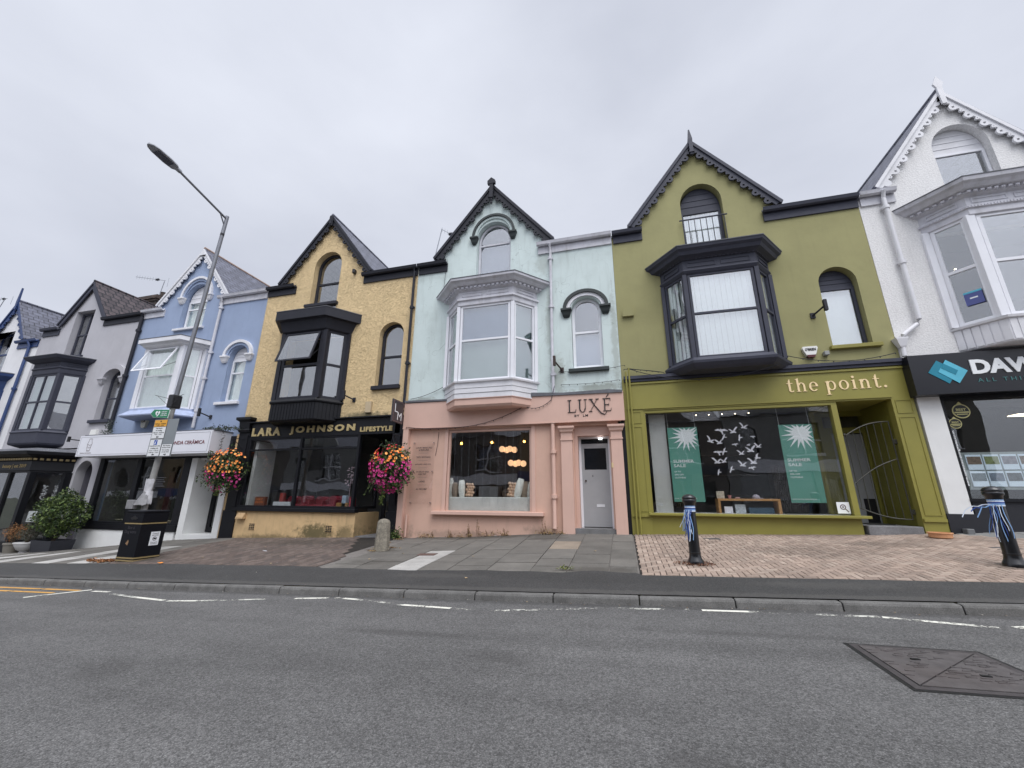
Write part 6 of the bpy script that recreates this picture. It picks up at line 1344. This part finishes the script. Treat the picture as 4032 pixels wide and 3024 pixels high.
# cast iron bollards with ribbons
BOL = mat('bollard_black', s2l((20, 21, 24)), .28, .1, 5, .05, 20, coat=.4)
def bollard(x, y, ribb, label, lean=0):
    z = gz(x, y); t = thing('bollard', (x, y, z), label, 'bollard', 'black bollards')
    prof = [(.125, 0), (.125, .03), (.118, .05), (.098, .085), (.090, .12), (.087, .16), (.078, .84), (.074, .88)]
    MB().lathe(prof, x, y, 28, z).build('shaft', BOL, t, smooth=True)
    MB().lathe([(.074, .88), (.080, .885), (.086, .90), (.092, .94), (.112, .965), (.112, .985), (.105, 1.0), (.112, 1.012), (.108, 1.035), (.085, 1.06), (.045, 1.078), (.004, 1.084)], x, y, 28, z).build('cap', BOL, t, smooth=True)
    MB().lathe([(.091, .155), (.094, .165), (.091, .175)], x, y, 28, z).build('base_ring', BOL, t, smooth=True)
    rb = thing('ribbon_bunch', (x, y, z + .85), ribb, 'ribbons', 'ribbons tied to the bollards')
    cols = [mat('ribbon_white', s2l((214, 224, 236)), .5, .05), mat('ribbon_pale_blue', s2l((130, 168, 214)), .45, .05), mat('ribbon_blue', s2l((44, 74, 150)), .45, .05)]
    for k, mt in enumerate(cols):
        m = MB()
        for q in range(3): m.lathe([(.080, 0), (.084, .004), (.084, .016), (.080, .02)], x, y, 20, z + .80 + .022 * (3 * q + k) * .9)
        nst = 6 if 'left' in ribb else 5
        for q in range(nst):
            a = R(random.uniform(195, 285)) if 'left' in ribb else R(random.uniform(170, 275)); r0 = .085; ln = random.uniform(.25, .52)
            ox = random.uniform(-.10, .03); p0 = Vector((x + r0 * math.cos(a), y + r0 * math.sin(a), z + .83)); vs = []
            out_ = random.random() < (0 if 'left' in ribb else .38)
            n = 7
            for i in range(n + 1):
                s = i / n
                if out_: pt_ = p0 + Vector((-.42 * s * (ln / .5), -.05 * s, .02 * math.sin(s * 3) - .10 * s * s + random.uniform(-.1, .0) * s))
                else: pt_ = p0 + Vector((ox * s + .012 * math.sin(s * 6 + q), -.02 * math.sin(s * 2.5), -ln * s))
                wd = .0055
                vs += [pt_ + Vector((-wd, .0, wd if out_ else 0)), pt_ + Vector((wd, .003, -wd if out_ else 0))]
            m.add(vs, [(2 * i, 2 * i + 2, 2 * i + 3, 2 * i + 1) for i in range(n)])
        m.build('ribbon', mt, rb, recalc=False)
bollard(1.06, 7.55, 'blue and white ribbons hanging from the left bollard', 'black iron bollard in front of the olive shop window, the left one of two')
bollard(5.18, 7.62, 'blue and white ribbons streaming sideways from the right bollard', 'black iron bollard at the right edge of the paving')
# stone bollard
STN = mat('old_stone', s2l((134, 128, 116)), .95, .25, 9, .8, 30, speck=.25, grime=.5, grimecol=(.07, .065, .045), bdist=.01)
sx, sy = -5.38, 8.62; sz = gz(sx, sy)
def sring(r_, z): return [(sx + r_ * math.cos(2 * math.pi * (k + .5) / 8), sy + r_ * math.sin(2 * math.pi * (k + .5) / 8), sz + z) for k in range(8)]
m = MB(); m.loft([sring(.175, -.1), sring(.172, .0), sring(.15, .50), sring(.142, .60), sring(.115, .65), sring(.05, .675), sring(.01, .68)])
tag(m.build('stone_bollard', STN), 'short weathered octagonal stone bollard between the yellow and pink shops', 'bollard')
# LM hanging sign
hs = thing('hanging_sign', (-6.2, 10.0, 2.1), 'dark hanging sign reading LM between the yellow and pink shops', 'sign')
SGD = mat('sign_dark_grey', s2l((62, 58, 62)), .45, .08)
x_ = -6.17
m = MB(); m.box(x_ - .025, x_ + .025, 9.78, 10.36, 2.06, 2.72, .006); m.build('board', SGD, hs)
m = MB(); m.box(x_ - .03, x_ - .0, 10.36, 10.42, 2.45, 2.52); m.tube([(x_, 10.42, 2.62), (x_, 10.36, 2.62)], .012, 6); m.tube([(x_, 10.42, 2.2), (x_, 10.36, 2.2)], .012, 6); m.build('bracket', BLACK, hs)
TS = lambda p: (x_ + .027 - p[1], 9.78 + p[0], p[2])
text('L', (.10, .26, 2.36, 2.60), 0, WTXT, hs.children[0], depth=.002, T=TS); text('M', (.26, .48, 2.15, 2.38), 0, WTXT, hs.children[0], depth=.002, T=TS)
m = MB(); o = rect(.03, .55, 2.09, 2.69); m.prism([o, inset(o, .008)], -.003, 0, TS); m.build('border_line', mat('pinkish_line', s2l((150, 120, 116)), .5), hs.children[0])

# ---------------- foliage
LEAF = mat('leaf', (.1, .2, .05), .55, .12, 9, attr=True, spec=.4)
def leaves(m, pts, size, cols, up=.3):
    for p in pts:
        n = Vector((random.gauss(0, 1), random.gauss(0, 1), random.gauss(0, 1) + up)).normalized(); a = n.orthogonal().normalized(); a = (Matrix.Rotation(random.uniform(0, 6.28), 3, n) @ a); b = n.cross(a)
        s = size * random.uniform(.6, 1.25); c = random.choice(cols); k = random.uniform(.7, 1.25); m.col = tuple(v * k for v in c)
        p = Vector(p); m.add([p - a * s, p + b * s * .45 + n * s * .12, p + a * s, p - b * s * .45 + n * s * .12], [(0, 1, 2, 3)])
def blob(c, r_, n, shell=.55, lump=.18, seed=0, flat=1.0):
    rnd = random.Random(seed); ph = [rnd.uniform(0, 6.28) for _ in range(6)]; out = []
    while len(out) < n:
        d = Vector((rnd.gauss(0, 1), rnd.gauss(0, 1), rnd.gauss(0, 1))).normalized()
        k = 1 + lump * (math.sin(d.x * 5 + ph[0]) * math.sin(d.y * 4 + ph[1]) + .6 * math.sin(d.z * 7 + ph[2] + d.x * 3) + .5 * math.sin(d.x * 11 + ph[3]) * math.sin(d.z * 9 + ph[4]))
        rr = (shell + (1 - shell) * rnd.random() ** .5) * k
        out.append((c[0] + d.x * r_[0] * rr, c[1] + d.y * r_[1] * rr, c[2] + d.z * r_[2] * rr))
    return out
GRN1 = [s2l((62, 84, 40)), s2l((84, 104, 52)), s2l((44, 62, 34)), s2l((104, 120, 62)), s2l((36, 50, 30))]
def pot_bush(name, label, x, y, cz, r_, n, size, cols, potfn, cat='potted plant', lump=.2):
    z = gz(x, y); t = thing(name, (x, y, z), label, cat)
    potfn(t, x, y, z); m = MB(); leaves(m, blob((x, y, cz), r_, n, .35, lump, int(abs(x) * 10)), size, cols); m.build('foliage', LEAF, t, recalc=False)
    m = MB(); rnd = random.Random(3)
    for i in range(7): a = rnd.uniform(0, 6.28); m.tube([(x, y, z + .2), (x + .3 * r_[0] * math.cos(a), y + .3 * r_[1] * math.sin(a), cz - r_[2] * .2), (x + .7 * r_[0] * math.cos(a), y + .7 * r_[1] * math.sin(a), cz + r_[2] * rnd.uniform(-.3, .6))], .02, 5, .006)
    m.build('stem', mat('bark', (.09, .07, .05), .9, .2), t)
    return t
def planter(t, x, y, z): m = MB(); m.loft([[(x - a, y - b, q), (x + a, y - b, q), (x + a, y + b, q), (x - a, y + b, q)] for a, b, q in ((.44, .28, z - .08), (.50, .32, z + .36), (.47, .29, z + .36), (.46, .28, z + .30))]); m.build('planter', mat('charcoal_planter', s2l((44, 46, 54)), .6, .1), t)
pot_bush('potted_shrub', 'big leafy green shrub in a charcoal planter between the grey and blue shops', -18.45, 9.75, -.62, (.84, .58, .76), 5200, .050, GRN1, planter, 'shrub', .12)
def urn(t, x, y, z): MB().lathe([(.10, 0), (.13, .02), (.10, .06), (.20, .12), (.27, .24), (.29, .30), (.31, .31), (.31, .34), (.27, .34)], x, y, 24, z - .02).build('bowl', mat('white_urn', s2l((196, 196, 196)), .6, .12), t, smooth=True)
pot_bush('potted_plant', 'dark heather in a round white bowl beside the shrub planter', -19.35, 9.55, -1.28, (.30, .26, .20), 900, .022, [s2l((70, 74, 60)), s2l((92, 88, 80)), s2l((56, 62, 46))], urn)
def spot(t, x, y, z): MB().lathe([(.16, 0), (.20, .28), (.22, .28), (.22, .33), (.18, .33)], x, y, 20, z - .02).build('pot', mat('stone_pot', s2l((120, 116, 108)), .85, .15), t, smooth=True)
pot_bush('potted_plant', 'rusty orange brown dried plant in a small stone pot at the far left', -19.95, 9.5, -1.22, (.34, .28, .26), 1100, .022, [s2l((150, 104, 66)), s2l((120, 90, 60)), s2l((90, 84, 56)), s2l((168, 118, 74))], spot)
def basket(x, y, z, r_, label, seed, oranges, pinks, reds, tail, split, hook):
    t = thing('hanging_basket', (x, y, z), label, 'hanging basket', 'hanging flower baskets')
    MB().lathe([(.02, -.22), (.14, -.18), (.22, -.06), (.25, .04), (.22, .04)], x, y, 20, z).build('basket', mat('dark_basket', (.03, .025, .02), .9), t, smooth=True)
    m = MB()
    for a in (0, 2.1, 4.2): m.tube([(x + .24 * math.cos(a), y + .24 * math.sin(a), z + .04), (x, y, z + r_[2] + .30)], .006, 4)
    m.tube([(x, y, z + r_[2] + .28), (x, y, z + r_[2] + .38), (x, 10.42, z + r_[2] + .40)], .012, 6); m.tube([(x, 10.42, z + r_[2] + .05), (x, y + .05, z + r_[2] + .36)], .01, 6); m.build('chain_and_bracket', BLACK, t)
    m = MB(); leaves(m, blob((x, y, z + .02), r_, 2600, .3, .32, seed), .045, GRN1 + [s2l((50, 70, 44)), s2l((60, 50, 52))])
    rnd = random.Random(seed)
    for i in range(int(110 * tail)):
        s_ = i / 110; m.col = None; xx = x - .04 + rnd.uniform(-.07, .07) * (1 - s_ * .4) - .10 * s_; leaves(m, [(xx, y - .1 + rnd.uniform(-.06, .06), z - r_[2] * .75 - s_ * .48)], .04, [s2l((112, 128, 62)), s2l((88, 106, 52))])
    for i in range(16):   # trailing and straggling stems
        a = rnd.uniform(3.0, 6.4); e = rnd.uniform(-.9, .9); L0 = Vector((x + math.cos(a) * r_[0] * .8, y + math.sin(a) * r_[1] * .8, z + e * r_[2] * .7)); ln = rnd.uniform(.12, .32)
        pts = [L0 + Vector((math.cos(a) * ln * k / 5 * .7, math.sin(a) * ln * k / 5 * .5, -ln * (k / 5) ** 1.5 + .04 * k / 5 * (1 if e > 0 else -1))) for k in range(6)]
        m.col = s2l((70, 84, 46)); m.tube(pts, .004, 4); leaves(m, [p + Vector((rnd.uniform(-.02, .02), 0, rnd.uniform(-.02, .02))) for p in pts[1:] for _ in range(2)], .03, GRN1)
    m.build('foliage', LEAF, t, recalc=False)
    def flowers(name, n, test, cols, size):
        m = MB(); cnt = 0
        while cnt < n:
            p = Vector(blob((0, 0, 0), (1, 1, 1), 1, .96, .16, rnd.randrange(10 ** 6))[0]); d = p.normalized()
            if d.y > .25 or not test(d, rnd): continue
            kk = rnd.choice((.88, .97, 1.04, 1.04, 1.12)); cnt += 1; c = Vector((x + d.x * r_[0] * kk, y + d.y * r_[1] * kk, z + .02 + d.z * r_[2] * kk)); nn = (d + Vector((0, -.5, .1))).normalized(); a = nn.orthogonal().normalized(); b = nn.cross(a); s = size * rnd.uniform(.75, 1.2)
            cc = rnd.choice(cols); k = rnd.uniform(.85, 1.15); m.col = tuple(min(1, v * k) for v in cc); vs = [c - nn * s * .25]; q = 10
            for i in range(q): an = 2 * math.pi * i / q; r2 = s * (1 if i % 2 == 0 else .74); vs.append(c + a * math.cos(an) * r2 + b * math.sin(an) * r2 + nn * s * .18)
            m.add(vs, [(0, i + 1, (i + 1) % q + 1) for i in range(q)])
        m.build(name, mat('petal', (.5, .5, .5), .6, .1, 30, attr=True), t, recalc=False)
    flowers('orange_flowers', oranges, lambda d, r__: d.z > split[0] and (d.x > -.35 or r__.random() < .5 or seed == 5), [s2l((244, 150, 70)), s2l((238, 128, 60)), s2l((250, 176, 96))], .042)
    flowers('pink_flowers', pinks, lambda d, r__: d.z < split[1], [s2l((206, 58, 140)), s2l((222, 84, 160)), s2l((186, 48, 118))], .036)
    flowers('red_flowers', reds, lambda d, r__: d.z > -.2 and d.x < .3, [s2l((200, 34, 52)), s2l((160, 30, 50))], .038)
    return t
basket(-11.98, 9.98, .76, (.60, .42, .66), 'hanging basket of orange and pink flowers outside the blue shop door', 5, 105, 80, 26, .5, (-.15, -.05), 0)
basket(-6.17, 9.95, .74, (.57, .42, .60), 'hanging basket full of magenta flowers with a trailing green tail', 9, 50, 230, 40, 1.0, (.25, .35), 0)
# weeds and ivy
WEED = mat('leaf', (.1, .2, .05))
def weeds(label, cat, pts, cols, size, n, h_=.1, kind=None, name='weeds'):
    m = MB()
    for (x, y) in pts:
        z = gz(x, y)
        for i in range(n): leaves(m, [(x + random.gauss(0, .07), y - abs(random.gauss(0, .035)), z + abs(random.gauss(0, h_ * .5)) + .01)], size, cols, .8)
    return tag(m.build(name, LEAF, recalc=False), label, cat, None, 'stuff')
DRY = [s2l((150, 124, 80)), s2l((120, 92, 58)), s2l((98, 74, 50)), s2l((170, 146, 100))]
weeds('dry brown weeds along the foot of the pink wall', 'weeds', [(-5.3, 10.42), (-5.1, 10.4), (-4.5, 10.43), (-4.2, 10.43), (-3.95, 10.42), (-3.6, 10.42), (-3.3, 10.44), (-3.0, 10.43), (-2.05, 10.43), (-1.9, 10.38), (-1.8, 10.36), (-1.55, 10.25)], DRY, .022, 60, .10)
m = MB()
for (x, hgt) in ((-4.02, .34), (-3.98, .22), (-3.74, .42), (-1.98, .40), (-4.5, .2), (-3.5, .16), (-3.0, .18), (-5.0, .15)):
    z = gz(x, 10.42); xx = x
    for b_i in range(3):
        m.col = random.choice(DRY[1:3]); pts = [(xx + .02 * b_i, 10.42, z)]
        for i in range(1, 6): pts.append((pts[-1][0] + random.uniform(-.02, .02), 10.42 - .01 * i, z + hgt * i / 5 * (1 - .2 * b_i)))
        m.tube(pts, .0035, 4)
        leaves(m, [(p[0] + random.uniform(-.02, .02), p[1], p[2] + random.uniform(-.02, .02)) for p in pts[1:] for _ in range(5)], .013, DRY[:3])
tag(m.build('dry_weed_stalks', LEAF, recalc=False), 'tall dead weed stalks against the pink wall', 'weeds', None, 'stuff')
weeds('small green weeds by the black pilaster and pink pipe', 'weeds', [(-6.0, 10.3), (-5.92, 10.2), (-6.08, 10.25)], GRN1, .03, 120, .2)
weeds('tuft of green weed at the edge of the flagstones', 'weeds', [(-.98, 7.0)], [s2l((128, 132, 72)), s2l((100, 110, 60))], .02, 70, .05)
weeds('ring of dead brown leaves around the foot of the left bollard', 'dead leaves', [(1.06 + .17 * math.cos(a), 7.50 + .13 * math.sin(a)) for a in (0, .8, 2.4, 3.1, 3.9, 4.7, 5.5)], [s2l((120, 84, 66)), s2l((98, 66, 54)), s2l((140, 104, 80))], .02, 30, .02, name='dead_leaves')
weeds('rusty brown dead leaves beside the litter bin', 'dead leaves', [(-11.45 - .1 * k, 7.18 + .05 * (k % 3)) for k in range(9)] + [(-11.4, 7.3), (-11.6, 7.1)], [s2l((150, 98, 56)), s2l((118, 78, 50)), s2l((168, 118, 70))], .026, 60, .03, name='dead_leaves')
weeds('dry moss and leaves around the stone bollard', 'dead leaves', [(-5.6, 8.8), (-5.7, 9.2), (-5.25, 8.9), (-5.85, 9.6), (-5.8, 10.1), (-5.5, 8.5)], DRY, .02, 40, .02, name='dead_leaves')
weeds('dark ivy creeping along the top of the white sign box', 'ivy', [], GRN1, .03, 0) if False else None
m = MB()
leaves(m, [(random.uniform(-13.3, -12.0), random.uniform(9.9, 10.45), 2.12 + abs(random.gauss(0, .05))) for _ in range(420)], .035, [s2l((48, 60, 38)), s2l((70, 78, 50)), s2l((40, 44, 34))])
leaves(m, [(-12.42 + random.gauss(0, .04), 10.0, random.uniform(1.3, 2.2)) for _ in range(120)], .025, [s2l((48, 50, 38)), s2l((40, 40, 34))])
tag(m.build('ivy', LEAF, recalc=False), 'dark ivy creeping over the right end of the white sign box', 'ivy', None, 'stuff')
m = MB(); leaves(m, [(-18.35 + random.gauss(0, .12), 10.3 + random.uniform(-.1, .1), 2.2 + abs(random.gauss(0, .22))) for _ in range(200)], .035, [s2l((60, 70, 60)), s2l((84, 92, 84))]); tag(m.build('climber', LEAF, recalc=False), 'wispy climber growing up the black drainpipe on the blue wall', 'climber', None, 'stuff')
# litter, dish
def litter(x, y, mt, s, label, cat='litter'):
    z = gz(x, y); m = MB(); n = 7; vs = [(x, y, z + s * .5)]
    for i in range(n): a = 2 * math.pi * i / n; rr = s * random.uniform(.6, 1.1); vs.append((x + rr * math.cos(a), y + rr * math.sin(a) * .7, z + .012 + random.uniform(0, s * .4)))
    m.add(vs, [(0, i + 1, (i + 1) % n + 1) for i in range(n)]); return tag(m.build('_'.join(cat.split()), mt, recalc=False), label, cat)
OR = mat('orange_petal', s2l((246, 150, 50)), .6, .1)
litter(-9.62, 6.95, OR, .075, 'fallen bright orange flower on the pavement edge right of the bin', 'flower')
litter(-12.5, 7.5, OR, .035, 'tiny orange petal on the flagstones left of the bin', 'flower')
litter(-8.35, 8.35, PAP, .06, 'crumpled white paper scrap on the brown block paving', 'paper')
litter(-3.22, 10.36, WTXT, .05, 'white paper ball by the pink wall', 'paper')
for i, (x, y) in enumerate(((-9.3, 7.6), (-7.3, 9.0), (-6.7, 8.9), (-5.0, 7.6), (-6.9, 7.1), (-4.6, 8.2), (-.6, 8.4), (-2.5, 6.5), (-2.9, 7.9), (-8.9, 8.9))): litter(x, y, mat('leaf_fleck', s2l((168, 146, 112)), .8), .03, f'small pale fallen leaf fleck {["on the brown paving near the bin", "on the brown paving below the left vent", "on the brown paving below the right vent", "on the flagstones in front of the stone bollard", "on the front edge of the brown paving", "beside the rusty cover in the flagstones", "on the flagstones in front of the pink door", "on the dark footway strip before the pink shop", "in the middle of the flagstones", "on the brown paving by the black corner post"][i]}', 'leaf')['group'] = 'fallen leaf flecks'
dsh = tag(MB().lathe([(.13, 0), (.165, .015), (.17, .085), (.185, .09), (.185, .105), (.15, .105), (.145, .03), (.02, .025)], 5.78, 9.95, 28, gz(5.78, 9.95)).build('dish', mat('terracotta_dish', s2l((206, 152, 112)), .8, .1, 8), smooth=True), 'round terracotta dish on the paving by the olive pilaster', 'dish')
MB_ = MB().box(6.42, 6.54, 10.28, 10.42, gz(6.5, 10.3) - .02, gz(6.5, 10.3) + .10, .01); tag(MB_.build('bait_box', mat('grey_metal_box', s2l((104, 106, 108)), .6, .15)), 'small grey metal box at the foot of the black plinth', 'box')
def flatcover(x, y, w_, d_, mt, label):
    z = gz(x, y) + .007; m = MB(); m.add([(x - w_, y - d_, gz(x - w_, y - d_) + .009), (x + w_, y - d_, gz(x + w_, y - d_) + .009), (x + w_, y + d_, gz(x + w_, y + d_) + .009), (x - w_, y + d_, gz(x - w_, y + d_) + .009)] + [(x + a * w_, y + b * d_, gz(x + a * w_, y + b * d_) - .01) for a, b in ((-1, -1), (1, -1), (1, 1), (-1, 1))], [(0, 1, 2, 3), (0, 4, 5, 1), (1, 5, 6, 2), (2, 6, 7, 3), (3, 7, 4, 0)])
    return tag(m.build('drain_cover', mt, recalc=False), label, 'drain cover')
flatcover(-4.02, 8.16, .20, .10, mat('rust_cover', s2l((92, 72, 66)), .8, .2, 12), 'rusty brown cover set in the pale flagstones')
flatcover(1.75, 9.85, .16, .13, IRON, 'dark square cover in the herringbone paving near the olive wall')
flatcover(6.0, 8.9, .17, .10, IRON, 'dark drain cover at the right end of the herringbone paving')
# ---------------- cables and festoon lights
def cable(pts, label, bulbs=0, r_=.008, mt=BLACK, sag=True):
    P = []
    for (a, b, s) in pts:
        a, b = Vector(a), Vector(b)
        for i in range(15): t = i / 14; q = a.lerp(b, t); q.z -= s * 4 * t * (1 - t); P.append(q)
    m = MB().tube(P, r_, 5)
    if bulbs:
        for q in P[::2]: m.ball((q.x, q.y - .004, q.z - .02), .011, 1.4, 6, 4)
    return tag(m.build('cable', mt, smooth=True), label, 'cable')
cable([((-6.0, 10.34, 1.98), (-4.2, 10.34, 1.92), .05), ((-4.2, 10.34, 1.92), (-2.45, 10.32, 2.42), .10)], 'festoon cable rising across the pink sign board', 1)
cable([((-2.45, 10.32, 2.42), (-1.72, 10.34, 2.55), .13), ((-1.72, 10.34, 2.55), (-1.62, 10.36, 2.95), .0)], 'short looped festoon cable below the mint bay', 1)
cable([((-1.5, 10.47, 3.38), (.25, 10.40, 3.40), .06)], 'thin wire running under the black sill on the mint wall', 1, .006)
cable([((-1.45, 10.46, 3.0), (.1, 10.44, 3.02), .03)], 'thin wire low on the mint wall above the pink sign', 1, .006)
cable([((-6.0, 10.46, 2.85), (-4.95, 10.44, 3.15), .05)], 'black wire from the yellow house to the mint bay', 0, .008)
cable([((.22, 10.38, 3.28), (1.2, 10.38, 3.12), -.02), ((.3, 10.38, 3.3), (3.6, 9.9, 2.98), .33)], 'festoon cable sagging across the top of the olive sign board', 1, .009)
cable([((4.0, 10.38, 3.32), (6.1, 10.36, 3.20), .16)], 'festoon cable drooping right of the olive house bay', 1, .009)
cable([((-5.07, 10.46, 7.5), (-5.15, 10.47, 6.2), 0)], 'thin black wire hanging down the mint wall left of the bay', 0, .006)
cable([((-5.02, 10.48, 1.82), (-5.04, 10.48, 1.45), -.0), ((-5.04, 10.48, 1.45), (-5.09, 10.48, 1.15), 0)], 'short dark wire on the pink wall above the acrylic panel', 0, .006)
for x in (.26, .34): MB().tube([(x, 10.36, -.8), (x, 10.36, 3.2 if x < .3 else 3.3)], .022, 8).build('pipe', OLIVE, hg)
# ---------------- chimney and aerials
BRK = tilemat('old_chimney_brick', s2l((104, 88, 80)), .22, .075, 'x', .95, 1.0, s2l((66, 58, 56)), (.05, .045, .04), .012, 1.0)
ch = thing('chimney', (-21.4, 13, 8.8), 'stub of crumbling brown brick chimney between the grey and blue roofs', 'chimney')
x0_, x1_ = -23.2, -21.9; q = 13 / 12
m = MB(); m.box(-23.55, -22.2, 12.9, 13.9, 7, 9.55); m.box(-23.6, -22.15, 12.85, 13.95, 9.5, 9.62); m.box(-23.66, -22.09, 12.79, 14.0, 9.62, 9.74); m.box(-23.6, -22.15, 12.85, 13.95, 9.74, 9.84); m.build('stack', BRK, ch)
m = MB(); m.lathe([(.18, 0), (.16, .3), (.18, .32)], -22.45, 13.3, 12, 9.84); m.build('chimney_pot', BRK, ch)
def aerial(base, top, boom0, boom1, label, n=9, el=.22):
    t = thing('television_aerial', tuple(base), label, 'aerial'); AL = mat('aerial_alloy', s2l((150, 153, 160)), .45, .05, metal=.4)
    m = MB(); m.tube([base, top], .018, 6); m.build('mast', AL, t); m = MB(); m.tube([boom0, boom1], .013, 5)
    b0, b1 = Vector(boom0), Vector(boom1); d = (b1 - b0).normalized()
    for i in range(n): p = b0.lerp(b1, (i + .4) / n * .82); pv = Vector((0, 0, 1)) * el * .5; m.tube([p - pv, p + pv], .007, 4)
    p = b0.lerp(b1, .95); m.tube([p + Vector((0, .2, -.25)), p + Vector((0, .2, .25))], .009, 4); m.build('boom', AL, t); m = MB(); m.box(b0.lerp(b1, .74).x - .09, b0.lerp(b1, .74).x + .09, b0.y - .04 + (b1.y - b0.y) * .74, b0.y + .04 + (b1.y - b0.y) * .74, b0.lerp(b1, .74).z - .04, b0.lerp(b1, .74).z + .04); m.build('junction_box', BLACK, t)
aerial((-22.35, 13.05, 9.8), (-22.15, 13.0, 10.65), (-24.4, 13.0, 11.25), (-22.1, 13.0, 10.68), 'television aerial with many short rods on the brick chimney')
aerial((-6.95, 13.05, 9.2), (-6.62, 13.0, 10.85), (-6.66, 13.0, 10.84), (-6.05, 13.0, 10.4), 'tilted television aerial behind the left slope of the mint gable', 4)
aerial((-33.2, 12, 9.0), (-32.6, 12, 10.55), (-33.6, 12, 10.6), (-32.4, 12, 10.5), 'aerial pole at the far left edge above the white house', 4)
# ---------------- houses across the road (seen only as reflections in the glass)
def far_row():
    cols = [((150, 146, 138), 'cream'), ((120, 118, 116), 'grey'), ((160, 140, 110), 'sandstone'), ((128, 120, 114), 'brown grey'), ((170, 170, 168), 'off white')]
    for i in range(11):
        x0 = -58 + i * 7.2; c, nm = cols[i % 5]; y = -9.0; x1 = x0 + 7.15; cx = (x0 + x1) / 2; g = it(KT, cx) - .1
        t = thing('opposite_house', (cx, y, g), 'terraced house across the road, only mirrored in the shop windows', 'house', 'houses across the road')
        holes = [arch(x0 + 1.0, x0 + 2.1, g + 3.9, g + 5.2, g + 5.6), rect(x0 + 3.6, x0 + 5.8, g + 3.7, g + 5.8), rect(x0 + .6, x0 + 5.0, g + .7, g + 2.7), rect(x0 + 5.5, x0 + 6.5, g + .1, g + 2.4)]
        MB().prism([[(x0, g - 1), (x1, g - 1), (x1, g + 6.6), (cx + 1.9, g + 6.6), (cx, g + 8.4), (cx - 1.9, g + 6.6), (x0, g + 6.6)]] + holes, y - .2, y).build('wall', mat('opp_wall%d' % (i % 5), s2l(tuple(v * .8 for v in c)), .85, .1, 2), t)
        m = MB(); m.box(x0 + .1, x1 - .1, y - .32, y - .30, g, g + 6.3); m.build('window_glass', GL_SHOP, t); m = MB(); m.box(x0, x1, y - 3, y - 2.9, g - 1, g + 7); m.build('interior', INTD, t)
        m = MB(); m.box(x0, x1, y - .05, y + .12, g + 2.75, g + 3.4); m.build('fascia_board', [BLACKSH, WHITEP, BLUEP, CHAR, WB_][i % 5], t)
        m = MB(); m.add([(x0, y + .2, g + 6.5), (x1, y + .2, g + 6.5), (x1, y - 5, g + 9.0), (x0, y - 5, g + 9.0)], [(0, 1, 2, 3)]); m.build('roof', SLATEF, t, recalc=False)
        m = MB(); m.box(x0 + 3.55, x0 + 5.85, y - .02, y + .06, g + 3.6, g + 3.7); m.box(x0 + 4.66, x0 + 4.74, y - .1, y, g + 3.7, g + 5.8); m.box(x0 + 3.6, x0 + 5.8, y - .1, y, g + 4.7, g + 4.78); m.build('window_frame', WHITEP, t)
far_row()
sheet('pavement', -60, 60, -14, -6.5, .13, CONC, 3, 3)

# scattered leaf and grit litter in the gutter and along the walls
m = MB(); rl = random.Random(11); pts = []
for _ in range(260): pts.append((rl.uniform(-14, 7), 5.93 - abs(rl.gauss(0, .05))))
for _ in range(260): pts.append((rl.uniform(-11, 6.2), 10.36 - abs(rl.gauss(0, .18))))
for _ in range(160): pts.append((rl.uniform(-11, 7), rl.uniform(6.2, 10.2)))
for (x, y) in pts: leaves(m, [(x, y, gz(x, y) + .013)], .011, [s2l((120, 96, 66)), s2l((70, 60, 48)), s2l((150, 130, 98)), s2l((50, 46, 40)), s2l((176, 170, 160))], 3)
tag(m.build('leaf_litter', LEAF, recalc=False), 'specks of dry leaf and grit along the gutter, paving and wall feet', 'leaf litter', None, 'stuff')
